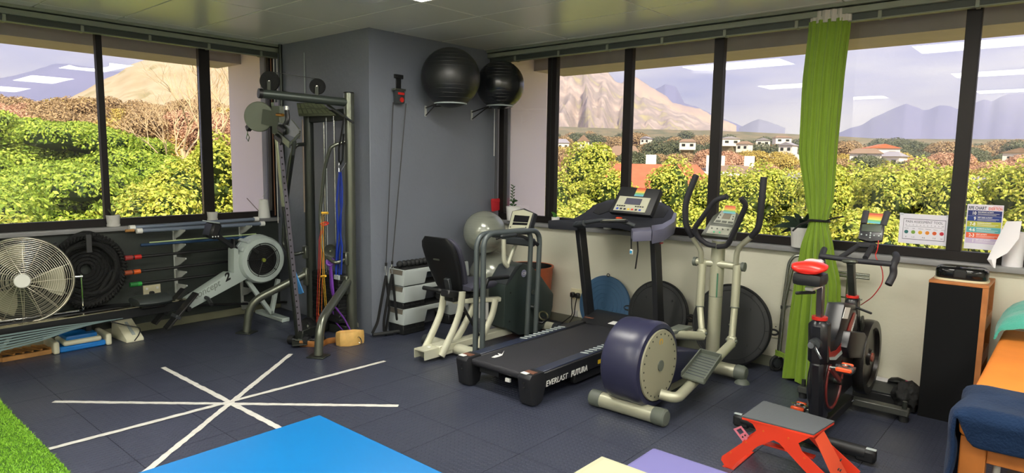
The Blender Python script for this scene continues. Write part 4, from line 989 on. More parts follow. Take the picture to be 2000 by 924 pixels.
for a in ((656, 318, 661, 336), (670, 318, 664, 336)): MB().tube([U(a[0]+6, a[1], Y=-.2), U(a[2]+1, a[3], Y=-.22)], .003, 5).build('carabiner', 'steel', t)
for k, (pts, w) in enumerate((([(663, 336), (660, 360), (657, 400), (660, 450), (657, 500), (656, 538)], .016), ([(665, 336), (668, 365), (668, 400), (662, 440), (668, 480), (666, 536)], .014), ([(664, 340), (664, 380), (666, 420), (665, 470), (660, 500), (662, 538)], .013))):
    MB().tube([U(*p, Y=-.24+.012*k) for p in pts], (.003, w), 8, flat=(0, 1, 0)).build('band', pm('band_blue', (34, 62, 170), .4), t)
MB().bb(U(652, 545, Y=-.25), U(664, 538, Y=-.235)).build('buckle', 'lightgrey', t)
def loop(px, label, mat, pts, r, Y, nm='resistance_band'):
    tt = thing(nm, label, 'resistance band', U(*pts[0], Y=Y), 'resistance bands on the cable machine')
    MB().tube([U(*p, Y=Y) for p in pts], (r*.35, r), 8, flat=(0, 1, 0), closed=True).build('band', mat, tt); return tt
tt = loop(0, 'red resistance band looped over the grab handle', pm('band_red', (196, 56, 44), .4), [(630, 435), (623, 470), (621, 540), (619, 600), (618, 634), (620, 632), (623, 590), (625, 520), (625, 470), (634, 437)], .005, -.32)
MB().torus(U(634, 437, Y=-.3), .03, .009, V(.2, -.3, 1), 16, 6).build('knot', 'band_red', tt)
tt = loop(0, 'orange resistance band hanging next to the red one', pm('band_orange', (226, 120, 46), .4), [(628, 440), (627, 500), (624, 560), (622, 612), (628, 626), (629, 560), (632, 500), (631, 440)], .004, -.34)
tt = loop(0, 'yellow resistance band looped highest over the grab handle', pm('band_yellow', (228, 178, 50), .4), [(640, 415), (629, 420), (627, 470), (630, 520), (632, 560), (635, 600), (638, 600), (634, 550), (632, 480), (632, 424)], .0035, -.36)
MB().cyl(U(628, 416, Y=-.34), U(641, 416, Y=-.3), .011).build('toggle', 'band_yellow', tt); MB().cyl(U(628, 540, Y=-.36), U(636, 539, Y=-.36), .01).build('toggle', 'band_yellow', tt)
tt = thing('resistance_band', 'purple resistance band knotted on the handle bar and trailing to the floor', 'resistance band', U(645, 510, Y=-.25), 'resistance bands on the cable machine')
pu = pm('band_purple', (118, 62, 170), .45)
q = U(645, 512, Y=-.27); MB().sph(q, .028, (1, .8, 1.2), 12).torus(q, .03, .012, V(.5, -.5, .3), 14, 6).build('knot', pu, tt)
MB().tube([q, U(648, 560, Y=-.28), U(655, 600, Y=-.26), U(672, 622, Y=-.24), U(684, 645, Y=-.24)], (.004, .018), 8, flat=(0, 1, 0), rr=[(.008, .02), (.006, .032), (.004, .014), (.004, .012), (.004, .01)]).build('band', pu, tt)
MB().tube([U(650, 570, Y=-.27), U(648, 600, Y=-.25), U(656, 630, Y=-.22), U(672, 648, Y=-.22)], (.003, .010), 8, flat=(0, 1, 0)).build('band', pu, tt)
a = [(578, 533), (581, 545), (590, 570), (583, 573), (578, 570)]
tag(MB().prism([U(*p, Y=-.5) for p in [(576, 530), (582, 546), (592, 572), (586, 575), (577, 571)]], (0, .01, 0)).build('towel_strip', pm('strip_blue', (60, 130, 196), .6), bevel=.002), 'small light-blue band end hanging from the lower guide rail', 'resistance band')
# dumbbells & belt on the floor
for (px, py, lab) in ((585, 665, 'dark chrome-ended dumbbell on the floor at the foot of the guide rail'), (612, 664, 'dark dumbbell lying right of its chrome-ended neighbour under the cable machine')):
    c_ = U(px, py, Z=.04); t = thing('dumbbell', lab, 'dumbbell', (c_.x, c_.y, 0), 'dumbbells under the cable machine'); d_ = V(.9, .4, 0).normalized()
    c_ = V(c_.x, c_.y, .04)
    MB().cyl(c_-d_*.07, c_+d_*.07, .014).build('handle', 'steel', t)
    for s_ in (-1, 1): MB().cyl(c_+d_*s_*.05, c_+d_*s_*.1, .04, seg=12).build('head', 'black', t)
    MB().cyl(c_+d_*.1, c_+d_*.108, .018).build('end_cap', 'chrome', t)
t = thing('weightlifting_belt', 'tan leather weightlifting belt lying on the floor beside the cable machine foot', 'belt', U(640, 685, Z=0))
lea = pm('leather', (214, 172, 100), .55, var=.12, vs=20); lea2 = pm('leather_dark', (150, 98, 48), .5)
pp = [U(585, 677, Z=.0), U(610, 678, Z=0), U(628, 680, Z=0), U(640, 672, Z=0), U(655, 670, Z=.0)]
mb = MB(); mb.tube([V(p.x, p.y, .027) for p in pp], (.026, .004), 8, flat=(0, 0, 1), bend=.04)
bm_ = mb; rings = None; bm_.build('strap', lea2, t)
a = U(657, 675, Z=0); b = U(700, 674, Z=0)
pts = [V(a.x, a.y, .0), a.lerp(b, .3)+V(.02, -.04, 0), a.lerp(b, .7)+V(.02, -.045, 0), b, b+V(-.02, .07, 0), a.lerp(b, .5)+V(-.03, .09, 0), a+V(-.02, .05, 0)]
MB().tube([V(p.x, p.y, .06) for p in pts], (.058, .006), 8, flat=(0, 0, 1), closed=True, bend=0).build('back_pad', lea, t)
MB().torus(V(b.x+.02, b.y, .045), .025, .004, V(0, 1, .3), 14, 5, (1, 1.4)).build('buckle', 'steel', t)
# cream metal foot behind the post (bench frame corner)
t = thing('floor_bracket', 'cream metal bar end on the floor between the cable machine and the column', 'metal bar', (-.05, -.03, 0))
MB().bar(U(700, 632, Z=.06), U(724, 646, Z=.02), .05, .05, bev=.006).build('bar', 'cream_metal', t)
MB().bar(U(722, 644, Z=.03), U(745, 638, Z=.02), .06, .05, bev=.006).build('foot', 'cream_metal', t)
# ================================================================== MIDDLE
# ---- suspension trainer on the column's right face (plane X=0)
a = U(780, 150, X=.02); t = thing('suspension_trainer', 'black corded pulley trainer hooked to the grey column face, its straps hanging to the floor', 'suspension trainer', (0, a.y, 0))
MB().bb((0, a.y-.05, a.z-.015), (.02, a.y+.05, a.z+.02), bev=.003).bb((0, a.y-.028, a.z-.13), (.012, a.y+.028, a.z), bev=.002).build('wall_anchor', 'black', t)
b = U(780, 192, X=.05)
MB().box(b+V(0, 0, .01), (.05, .1, .12), None, .02, 2).build('pulley_block', 'charcoal', t)
MB().bb((.02, b.y-.065, b.z+.065), (.07, b.y+.065, b.z+.085), bev=.004).build('block_plate', 'gun', t)
MB().cyl(b+V(.026, .005, -.015), b+V(.034, .005, -.015), .022).bb((b.x+.024, b.y-.035, b.z+.03), (b.x+.03, b.y+.035, b.z+.05)).build('red_mark', 'red', t, kind='stuff')
l0 = U(768, 200, X=.06); l1 = U(754, 515, X=.08); r0_ = U(793, 202, X=.06); r1_ = U(766, 512, X=.1)
MB().tube([l0, l1], .0045, 6).build('cord', 'black', t); MB().tube([r0_, r1_], .0045, 6).build('cord', 'black', t)
for (p, k) in ((l1, 0), (r1_, 1)):
    MB().cyl(p+V(0, 0, .01), p-V(0, 0, .02), .011, seg=10).build('cord_stop', 'black', t)
    MB().tube([p, p+V(0, .012, -.05), p+V(0, 0, -.11), p+V(0, -.014, -.05)], .004, 6, closed=True).build('carabiner', 'steel', t)
    q = p-V(0, 0, .11)
    MB().tube([q, q+V(.03, .01, -.3), q+V(.02+.03*k, -.03+.05*k, -.55+.05*k)], (.003, .018), 8, flat=(0, 1, 0)).build('strap', 'black_matte', t)
    MB().tube([q, q+V(-.0, -.05, -.2), q+V(.0, -.10, -.42), V(q.x, q.y-.16+.06*k, .04)], (.003, .02), 8, flat=(0, 1, 0), bend=.1).build('strap', 'black_matte', t)
    MB().cyl(V(q.x+.02, q.y-.17+.05*k, .03), V(q.x+.08, q.y+.01+.05*k, .03), .016, seg=12).build('handle', 'rubber', t)
# ---- black exercise balls on wall holders
for (px, py, X_, r, lb, bx_) in ((880, 152, .33, .272, 'bigger matt black exercise ball up on the column wall bracket, left one', (832, 217)), (977, 166, .31, .240, 'glossier black exercise ball in the corner bracket, right one', (922, 225))):
    c = U(px, py, X=X_); t = thing('exercise_ball', lb, 'exercise ball', (c.x, c.y, c.z-r), 'black balls on wall brackets')
    mm = pm('ball_black'+lb[0], (26, 28, 30), .42 if r > .26 else .25, spec=.6)
    MB().lathe([(max(.001, r*math.sin(a_)), -r*math.cos(a_)) for a_ in [math.pi*k/28 for k in range(29)]], c, n=48).build('ball', mm, t, ang=80)
    rr = r*.52; mb = MB()
    for k in range(5):
        zz = r*(.3+.13*k)
        mb.torus(c+V(0, 0, zz), math.sqrt(r*r-zz*zz)+.0003, .0012, n=40, seg=4); mb.torus(c-V(0, 0, zz), math.sqrt(r*r-zz*zz)+.0003, .0012, n=40, seg=4)
    mb.build('mould_lines', mm, t)
    w_ = U(*bx_, X=.01); zr = c.z-math.sqrt(r*r-rr*rr)
    t2 = thing('ball_bracket', 'white-plated wire bracket holding the '+('bigger matt ball' if r > .26 else 'glossy corner ball'), 'bracket', (0, w_.y, w_.z))
    MB().bb((0, w_.y-.012, w_.z-.05), (.01, w_.y+.012, w_.z+.05), bev=.002).build('plate', 'bracket_white', t2)
    MB().torus(V(c.x, c.y, zr-.002), rr+.004, .007, n=36).build('ring', 'lightgrey', t2)
    e_ = V(c.x-.3*rr, c.y-rr*.95, zr-.01)
    MB().tube([V(.01, w_.y, w_.z+.03), e_], .006, 6).tube([V(.01, w_.y, w_.z-.04), e_], .006, 6).build('wire_arm', 'black', t2)
    MB().tube([V(.0, c.y+rr*.6, zr-.006), V(c.x-.5*rr, c.y+rr*.84, zr-.006)], .006, 6).build('wire_arm', 'black', t2)
# ---- silver balls, stacked in the corner
sb = MATS['silver_ball']
for (c, r, lb) in ((V(.27, 1.34, .425), .250, 'large silver-grey exercise ball standing on a white ring in the corner'), (V(.30, 1.17, .886), .215, 'smaller silver-grey exercise ball balanced on top of the large one')):
    t = thing('exercise_ball', lb, 'exercise ball', (c.x, c.y, c.z-r), 'silver balls stacked in the corner')
    MB().lathe([(max(.001, r*math.sin(a_)), -r*math.cos(a_)) for a_ in [math.pi*k/28 for k in range(29)]], c, n=48).build('ball', sb, t, ang=80)
    mb = MB()
    for k in range(-7, 8):
        zz = r*.11*k; mb.torus(c+V(0, 0, zz), math.sqrt(r*r-zz*zz)+.0002, .001, n=40, seg=4)
    mb.build('mould_lines', sb, t)
tag(MB().lathe([(.15, 0), (.175, 0), (.18, .02), (.175, .21), (.165, .22), (.15, .21)], V(.29, 1.32, 0), n=40).lathe([(.001, 0), (.15, 0), (.15, .1), (.001, .1)], V(.29, 1.32, 0), n=24).build('ring_stand', 'white'), 'white round ring stand under the large silver ball', 'stand')
# ---- stack of aerobic steps
x1, ya, yb = .30, .17, 1.02
zf = [0, .135, .30, .345, .475, .485, .60, .62]
hs = [hz for hz in (657, 637, 606, 593, 562, 559, 529)]
def hgt(x, y, py):
    lo, hi = -.1, 2.
    for _ in range(40):
        m_ = (lo+hi)/2; d_ = V(x, y, m_)-CAM; yy = 462-F*d_.dot(UP)/d_.dot(fw)
        if yy > py: lo = m_
        else: hi = m_
    return lo
x1 = .245
zz = [hgt(x1, ya, k) for k in hs]
stl = pm('step_grey', (176, 184, 184), .4); stb = pm('step_riser', (26, 28, 30), .6); stt = pm('step_taupe', (112, 106, 96), .5)
def stepunit(z0, z1, lab):
    t = thing('aerobic_step', lab, 'step', ((x1-.14), (ya+yb)/2, z0), 'grey aerobic steps stacked in the corner')
    h = z1-z0; xa = -.02+.03
    # body with an arch cut below the middle
    for side in (x1,):
        pts = [V(side, ya+.0, z0), V(side, ya+.26, z0), V(side, ya+.29, z1-.045), V(side, yb-.29, z1-.045), V(side, yb-.26, z0), V(side, yb, z0), V(side, yb-.02, z1), V(side, ya+.02, z1)]
        MB().prism(pts, (-(x1-xa), 0, 0)).build('body', stl, t, bevel=.012)
    MB().bb((xa+.03, ya+.012, z1-.05), (x1-.03, ya+.03, z1-.006)).build('end_grip', stt, t)
    MB().bb((xa+.015, ya+.03, z1-.002), (x1-.015, yb-.03, z1+.006), bev=.003).build('top_mat', 'black_matte', t)
    return t
def riser(z0, z1, lab):
    t = thing('step_riser', lab, 'step riser', (x1-.14, ya+.15, z0), 'black risers under the grey steps')
    for y_ in (ya+.01, yb-.27):
        MB().bb((.02, y_, z0), (x1-.015, y_+.26, z1), bev=.008).build('block', stb, t)
        mb = MB()
        for k in range(4): mb.bb((x1-.016, y_+.02+.06*k, z0+.01), (x1-.01, y_+.03+.06*k, z1-.01))
        mb.bb((x1-.016, y_+.01, (z0+z1)/2-.004), (x1-.008, y_+.25, (z0+z1)/2+.004)); mb.build('rib', stb, t, kind='stuff')
riser(0, zz[1], 'black slotted plastic riser at the bottom of the step stack')
stepunit(zz[1], zz[2], 'grey aerobic step lowest in the stack beside the seated bike')
riser(zz[2], zz[3]-.001, 'thin black riser between the lowest and middle grey steps')
stepunit(zz[3], zz[4], 'grey aerobic step in the middle of the stack')
stepunit(zz[4]+.008, zz[6], 'grey aerobic step on top of the stack carrying the black beaded roller')
# black bead roller
t = thing('massage_roller', 'black beaded massage roller lying on the top grey step', 'roller', (.1, .45, zz[6]+.006))
pa = U(779, 516, Z=zz[6]+.04); pb = V(.13, pa.y+.55, pa.z); pa = V(.13, pa.y-.0, pa.z)
MB().cyl(pa, pb, .012).build('axle', 'black', t)
for k in range(12): MB().sph(pa.lerp(pb, k/11), .032, (1, 1, 1), 14).build('bead', 'rubber', t)
# ---- orange bin
t = thing('orange_bin', 'tall round orange bin with a dark open top behind the seated bike', 'bin', (.73, 1.36, 0))
MB().lathe([(.20, 0), (.20, .004), (.245, .56), (.252, .565), (.252, .58), (.235, .58), (.23, .55), (.19, .02), (.001, .02)], V(.73, 1.35, 0), n=36).build('shell', 'terracotta', t)
MB().lathe([(.222, .40), (.234, .575), (.23, .577), (.218, .41)], V(.73, 1.35, 0), n=36, cap=False).build('liner', 'black', t)
# ---- red pouch, plants on right sill corner
c = U(968, 400, X=.06); t = thing('red_pouch', 'red folded cloth pouch hanging in the corner above the silver ball', 'pouch', c)
MB().box(c, (.03, .12, .13), Matrix.Rotation(.1, 3, 'X'), .01, 2).build('body', pm('pouch_red', (190, 34, 44), .7, bump=.2), t)
MB().box(c+V(.002, 0, .045), (.034, .124, .04), Matrix.Rotation(-.05, 3, 'X'), .008).build('flap', 'pouch_red', t)
def leaf(mb, p, d, l, w, droop=.3, up=V(0, 0, 1)):
    d = Vector(d).normalized(); s = d.cross(V(.35+.5*math.sin(l*900), -.8, .5)).normalized(); n = 6; L_ = []; R_ = []; M_ = []
    for i in range(n+1):
        f = i/n; ww = w*math.sin(math.pi*min(1, f*.9+.08))**.8*(1-f*.15) if i < n else 0.0005
        q = p+d*l*f+up*(-droop*l*f*f); L_.append(q-s*ww/2); R_.append(q+s*ww/2); M_.append(q-up*ww*.12)
    vs = L_+M_+R_; k = n+1
    fs = [(i, i+1, k+i+1, k+i) for i in range(n)]+[(k+i, k+i+1, 2*k+i+1, 2*k+i) for i in range(n)]
    return mb.raw(vs, fs)
t, c = pot(1002, 430, 0, .075, .15, 'white tapered pot with a tall thin leafy stem in the sill corner', 'white', Y=YR-.02, dish=False)
mb = MB(); st = [c+V(-.01, 0, .15), c+V(-.02, 0, .24), c+V(-.012, 0, .31), c+V(.0, 0, .37)]
mb.tube(st, .003, 5)
R = random.Random(4)
mb.build('stem', 'leaf_dark', t)
lf = MB()
for k in range(11):
    f = .25+.7*k/10; p = st[0].lerp(st[3], f); s_ = 1 if k % 2 else -1; leaf(lf, p, V(.8*s_, -.2, .7), .045, .014, .2)
for k in range(10): leaf(lf, c+V(R.uniform(-.01, .02), 0, .15+R.uniform(0, .06)), V(R.uniform(-1, 1), R.uniform(-.6, .3), R.uniform(.3, 1)), .05, .02, .3)
lf.build('leaves', 'leaf_dark', t)
t, c = pot(1085, 431, 0, .042, .075, 'small white pot with a sprouting plant at the first right-hand mullion', 'white', Y=YR-.01, dish=False)
lf = MB(); 
for k, (dx, dz, l) in enumerate(((-.5, 1, .05), (-.2, 1.2, .09), (-.9, .5, .05), (.3, 1, .05), (-.3, .8, .11))): leaf(lf, c+V(0, 0, .07), V(dx, -.2, dz), l, .03, .4)
lf.build('leaves', 'leaf_green', t)
t, c = pot(1187, 428, 0, .045, .08, 'small pot with large bright green leaves behind the treadmill console', 'white', Y=YR-.01, dish=False)
lf = MB()
for k, (dx, dy, dz, l) in enumerate(((-.3, 0, 1, .16), (.1, -.1, 1, .19), (.5, 0, .8, .15), (-.7, -.1, .6, .13), (.8, 0, .4, .12), (-.1, -.3, .9, .12))): leaf(lf, c+V(0, 0, .08), V(dx, dy, dz), l, .075, .35)
lf.build('leaves', 'leaf_green', t)
tag(MB().bb((.02, YR-.05, zs+.008), (.08, YR-.0, zs+.05), bev=.01).build('green_sponge', 'leaf_green'), 'small green tuft on the sill between red pouch and white pot', 'sponge')

# ================================================================== RECUMBENT BIKE
t = thing('recumbent_bike', 'cream framed seated exercise bike with black backrest and dark green housing', 'exercise bike', (.95, .5, 0))
cm = MATS['cream_metal']; dg = pm('dark_green', (52, 62, 60), .35)
xc = .95
# rails
MB().bar(V(xc+.02, -.1, .085), V(xc+.02, 1.1, .075), .10, .06, bev=.006).build('base_rail', cm, t)
MB().prism([V(xc-.065, -.25, .03), V(xc-.065, -.25, .105), V(xc+.065, -.25, .105), V(xc+.065, -.25, .03), V(xc+.055, -.25, .03), V(xc+.055, -.25, .095), V(xc-.055, -.25, .095), V(xc-.055, -.25, .03)], (0, .30, 0)).build('rear_channel', cm, t); MB().cyl(V(xc, -.15, .105), V(xc, -.15, .11), .014, seg=12).build('channel_bolt', 'white', t)
MB().cyl((xc-.30, .1, .055), (xc+.28, .1, .055), .045, seg=20).build('stabilizer', cm, t)
for s in (-1, 1): MB().cyl((xc+s*.28, .1, .055), (xc+s*.325, .1, .055), .052, seg=18).build('stabilizer_cap', 'charcoal', t)
MB().cyl((xc-.26, 1.22, .055), (xc+.22, 1.22, .055), .042, seg=20).build('stabilizer', cm, t)
MB().cyl((xc+.22, 1.22, .05), (xc+.27, 1.22, .05), .05, seg=18).build('stabilizer_cap', 'charcoal', t)
MB().bb((xc-.03, .7, .115), (xc+.09, 1.0, .14), bev=.006).build('rail_cover', cm, t)
# curved legs
for (pts, X_) in (([(822, 696), (845, 650), (862, 610), (867, 574)], xc-.085), ([(862, 696), (888, 640), (900, 605), (903, 570)], xc+.09), ([(888, 668), (905, 640), (924, 600), (936, 566)], xc+.0), ([(932, 684), (946, 650), (962, 615), (968, 585)], xc+.13)):
    q = [U(*p, X=X_) for p in pts]
    mb = MB(); mb.tube(q, (.022, .034), 10, flat=(1, 0, 0), bend=.12); mb.build('leg', cm, t)
MB().tube([U(905, 600, X=xc+.07), U(935, 655, X=xc+.1)], .012, 8).build('gas_strut', 'black', t)
MB().bar(V(xc+.0, .12, .44), V(xc+.12, .56, .41), .05, .04, bev=.006).build('seat_rail', cm, t)
# seat and backrest
bt = U(872, 470, Y=.03); bbm = U(885, 570, Y=.15)
W_ = .43
cx_ = .83
def padring(z, y, w, d, cx):
    return [V(cx+w/2*(abs(math.cos(a))**.5)*(1 if math.cos(a) > 0 else -1), y+d/2*(abs(math.sin(a))**.6)*(1 if math.sin(a) > 0 else -1), z) for a in [2*math.pi*k/24+.01 for k in range(24)]]
rings = []
for i in range(11):
    f = i/10; z = .50+.47*f; w = .25+.15*math.sin(min(1, (f*1.25+.12))*math.pi/2)
    if f > .8: w = .40-.14*((f-.8)/.2)**2
    d = .05 if f > .08 else .03
    if f > .95: d = .03
    rings.append(padring(z, .20-.17*f, w, d, cx_))
MB().loft(rings).build('backrest', 'black', t)
rings = []
for i in range(11):
    f = i/10; z = .52+.44*f; w = .24+.15*math.sin(min(1, (f*1.25+.12))*math.pi/2)
    if f > .8: w = .39-.15*((f-.8)/.2)**2
    rings.append(padring(z, .255-.17*f, w, .06, cx_+.01))
MB().loft(rings).build('back_cushion', pm('pad_violet', (62, 62, 76), .5), t)
MB().bb((cx_-.04, .12, .80), (cx_+.02, .125, .815)).build('slot', 'charcoal', t) if 0 else MB().box(V(cx_-.02, .055, .78), (.07, .006, .012)).build('slot', 'gun', t)
MB().bar(V(cx_+.04, .165, .44), V(cx_+.04, .12, .62), .06, .03, bev=.004).build('back_bracket', 'charcoal', t)
rings = []
for i in range(9):
    f = i/8; y = .20+.36*f; w = .38 if f < .7 else .38-.08*(f-.7)/.3
    h = .075 if 0 < i < 8 else .04
    rings.append([V(cx_+.06+w/2*(abs(math.cos(a))**.5)*(1 if math.cos(a) > 0 else -1), y, .545+h/2*(abs(math.sin(a))**.7)*(1 if math.sin(a) > 0 else -1)) for a in [2*math.pi*k/24+.01 for k in range(24)]])
MB().loft(rings).build('seat', 'pad_violet', t)
MB().bb((cx_-.06, .08, .44), (cx_+.16, .48, .50), bev=.01).build('seat_frame', 'black', t)
MB().tube([U(827, 562, Y=.02), U(861, 568, Y=.05), V(cx_-.03, .2, .47)], .018, 10, bend=.02).build('side_handle', 'black', t)
h1 = U(948, 556, X=1.12); h2 = U(952, 545, X=1.12); h3 = U(992, 541, X=1.12)
MB().tube([V(cx_+.15, h1.y-.04, .47), V(1.12, h1.y, h1.z-.02), h2, h3], .018, 10, bend=.03).build('side_handle', 'black', t)
MB().bar(U(868, 572, X=xc), U(910, 578, X=xc), .10, .06, bev=.01).build('seat_post_head', 'black', t)
# housing: polygon on the right side plane
poly = [(986, 562), (992, 545), (1006, 520), (1022, 514), (1040, 520), (1058, 540), (1082, 574), (1080, 600), (1072, 632), (1050, 650), (1015, 655), (985, 640)]
MB().prism([U(*p, X=1.08) for p in poly], (-.20, 0, 0)).build('housing', dg, t, bevel=.018)
MB().prism([U(*p, X=1.083) for p in [(988, 556), (994, 542), (1006, 521), (1021, 516), (1008, 532), (998, 548), (990, 558)]], (-.19, 0, 0)).build('housing_crown', 'charcoal', t, bevel=.006)
lo = U(1023, 534, X=1.085); MB().cyl(lo, lo+V(.003, 0, 0), .034, seg=20).build('badge', pm('badge_lilac', (150, 150, 180), .4), t)
text('CSI', .034, lo+V(.004, -.022, -.012), (0, 1, 0), (0, 0, 1), MATS['white'], t, 'lettering')
ck = U(1040, 600, X=1.10)
MB().cyl(ck+V(-.03, 0, 0), ck+V(.03, 0, 0), .022).build('crank_hub', 'steel', t)
MB().bar(ck+V(.03, 0, 0), ck+V(.03, .04, -.11), .02, .03, bev=.004).build('crank', 'gun_dark', t)
MB().box(ck+V(.07, .05, -.12), (.09, .10, .025), Matrix.Rotation(.3, 3, 'X'), .006).build('pedal', 'black', t)
MB().torus(ck+V(.075, .07, -.08), .06, .008, V(1, .2, .8), 20, 6, (1.2, .7)).build('pedal_strap', pm('strap_olive', (86, 84, 60), .5), t)
for p in ((1037, 555), (997, 572), (995, 628), (1058, 625)):
    q = U(*p, X=1.083); MB().cyl(q, q+V(.003, 0, 0), .008, seg=10).build('screw', 'black_matte', t)
MB().cyl(ck+V(-.0, -.0, .14), ck+V(.012-.0, 0, .14), .022).build('side_knob', 'gun', t)
# console post
q = [U(1012, 552, X=xc+.1), U(1005, 525, X=xc+.1), U(983, 512, X=xc+.1), U(984, 500, X=xc+.06), U(985, 468, X=xc+.03)]
MB().tube([U(994, 524, X=xc+.05), U(984, 512, X=xc+.05), U(984, 468, X=xc+.05)], .021, 12, bend=.04).build('console_post', cm, t)
MB().tube([U(990, 520, X=xc+.05), U(1002, 490, X=xc+.05), U(1015, 458, X=xc+.06)], .018, 12, bend=.04).build('console_post', cm, t)
c0, c1, c2, c3 = U(989, 456, Y=.80), U(1032, 456, Y=.80), U(1044, 416, Y=.87), U(1000, 412, Y=.87)
n_ = (c1-c0).cross(c3-c0).normalized()
if n_.dot(CAM-c0) < 0: n_ = -n_
top = (c2+c3)/2+(c3-c0).normalized()*.035
MB().prism([c0, c1, c2, top, c3], -n_*.05).build('console', pm('console_dark', (44, 46, 52), .35), t, bevel=.008)
def inq(u_, v_, off=.002, cc=(c0, c1, c2, c3), nn=None): 
    nn = nn or n_; return cc[0].lerp(cc[1], u_).lerp(cc[3].lerp(cc[2], u_), v_)+nn*off
def plate(u0, v0, u1, v1, mt, name, cc, nn, root, off=.002, th=.002, label=None):
    MB().prism([inq(u0, v0, off, cc, nn), inq(u1, v0, off, cc, nn), inq(u1, v1, off, cc, nn), inq(u0, v1, off, cc, nn)], nn*th).build(name, mt, root, label=label)
cc = (c0, c1, c2, c3)
MB().prism([inq(.06, .05), inq(.94, .05), inq(.94, .98), inq(.5, 1.1), inq(.06, .98)], n_*.004).build('console_face', pm('face_cream', (186, 186, 164), .45), t)
scr = pm('screen_dark', (28, 28, 34), .12)
plate(.2, .38, .86, .82, scr, 'screen', cc, n_, t, .007)
plate(.2, .49, .86, .51, 'face_cream', 'screen_divider', cc, n_, t, .0095, .001)
for k in range(5): plate(.28+.1*k, .1, .35+.1*k, .17, 'gun_dark', 'button', cc, n_, t, .007)
for u_ in (.14, .84): 
    q = inq(u_, .28, .008); MB().cyl(q, q+n_*.003, .006, seg=10).build('button', 'charcoal', t)
MB().tube([U(968, 466, Y=.72), U(985, 460, Y=.78), U(1020, 462, Y=.78), U(1040, 470, Y=.74), U(1050, 478, Y=.70)], .016, 8, bend=.03).build('handlebar', 'black', t)
MB().bar(U(982, 468, Y=.78), U(1044, 474, Y=.78), .05, .07, bev=.012).build('handlebar_shroud', 'charcoal', t)
# ---- parallel bars frame
t = thing('support_rail', 'pair of dark grey tubular U-shaped support rails between the seated bike and the treadmill', 'support rail', (1.33, .35, 0))
dgm = pm('tube_grey', (84, 92, 94), .4, metal=.3)
for X_, pts in ((1.29, [(928, 691), (935, 465), (1035, 452), (1028, 660)]), (1.36, [(942, 687), (948, 465), (1052, 453), (1045, 654)])):
    a, b, c, d_ = [U(*p, X=X_) for p in pts]; b = V(X_, b.y-.0, b.z); y0_ = (a.y+b.y)/2; y1_ = (c.y+d_.y)/2; 
    MB().tube([V(X_, a.y, 0), V(X_, b.y-.02, b.z+.03), V(X_, c.y+.02, c.z+.015), V(X_, d_.y, 0)], .0215, 12, bend=.12, nb=8).build('rail', dgm, t)
    MB().bb((X_-.03, a.y-.04, 0), (X_+.03, a.y+.04, .012)).build('foot', 'rubber', t); MB().bb((X_-.03, d_.y-.04, 0), (X_+.03, d_.y+.04, .012)).build('foot', 'rubber', t)
yy_ = U(985, 459, X=1.325); MB().bar(V(1.325, yy_.y-.1, yy_.z), V(1.325, yy_.y+.1, yy_.z), .12, .035, bev=.012).build('hand_sleeve', 'charcoal', t)
# ================================================================== TREADMILL
t = thing('treadmill', 'black treadmill with raised console standing beneath the right windows', 'treadmill', (1.87, .5, 0))
tb = pm('tm_black', (30, 31, 35), .5); th = pm('tm_violet', (92, 92, 112), .4); rail_m = pm('tm_rail', (44, 50, 70), .3)
xl, xr = 1.53, 2.21; yr, yf = -.36, 1.42; zd = .205
MB().bb((xl+.08, yr+.03, zd-.05), (xr-.08, yf-.2, zd-.006), bev=.004).build('deck', tb, t)
MB().bb((xl+.1, yr+.0, zd-.045), (xr-.1, yf-.32, zd-.001), bev=.018, seg=3).build('belt', pm('belt', (44, 44, 50), .55, bump=.4, bs=220), t)
for s, x in ((-1, xl), (1, xr)):
    xi = x-s*.1
    a, b = sorted((x, xi))
    MB().bb((a, yr+.05, .10), (b, yf-.28, zd), bev=.006).build('side_frame', tb, t)
    MB().bb((a+.006, yr+.06, zd-.004), (b-.012, yf-.62, zd+.008), bev=.004).build('foot_rail', rail_m, t)
    MB().bb((a+.006, yf-.62, zd-.004), (b-.012, yf-.34, zd+.010), bev=.004).build('foot_rail', tb, t)
    for k in range(10):
        y = .28+.055*k if s > 0 else .28+.055*k
        MB().box(V((a+b)/2, y+.0, zd+.012), (.062, .018, .006), Matrix.Rotation(.35, 3, 'Z'), .0025).build('grip_bar', 'lightgrey', t)
    # rear end cap / foot
    MB().prism([V(a-.004, yr+.10, zd+.012), V(a-.004, yr-.03, zd+.012), V(a-.004, yr-.05, zd-.01), V(a-.004, yr-.02, 0.01), V(a-.004, yr+.04, 0), V(a-.004, yr+.09, .02), V(a-.004, yr+.12, .12)], (.108, 0, 0)).build('end_cap', tb, t, bevel=.008)
    MB().bb((a+.01, yr-.035, zd+.012), (b-.04, yr-.0, zd+.016)).build('warning_label', 'white', t)
    MB().bb((a+.01, yr+.0, zd+.012), (b-.01, yr+.05, zd+.015)).build('warning_label', pm('label_brown', (110, 72, 56), .6), t)
    for k in range(2): MB().cyl(V(a+.05, yr-.052, .13+.03*k), V(a+.05, yr-.03, .13+.03*k), .006, seg=8).build('screw', 'black_matte', t)
    MB().bar(V(x-s*.03, yf-.26, .06), V(x-s*.03, yf-.02, .05), .05, .10, bev=.008).build('base_frame', tb, t)
MB().cyl((xl+.1, yr+.03, zd-.03), (xr-.1, yr+.03, zd-.03), .026).build('rear_roller', 'black', t)
MB().bb((xl+.15, yr+.04, .11), (xr-.35, yr+.06, .15)).build('rating_plate', 'black', t); MB().bb((xl+.4, yr+.03, .10), (xl+.44, yr+.045, .125)).build('rating_sticker', 'white', t)
MB().cyl((xl-.07, yr+.08, .09), (xl-.0, yr+.08, .09), .03).build('adjuster_foot', 'charcoal', t)
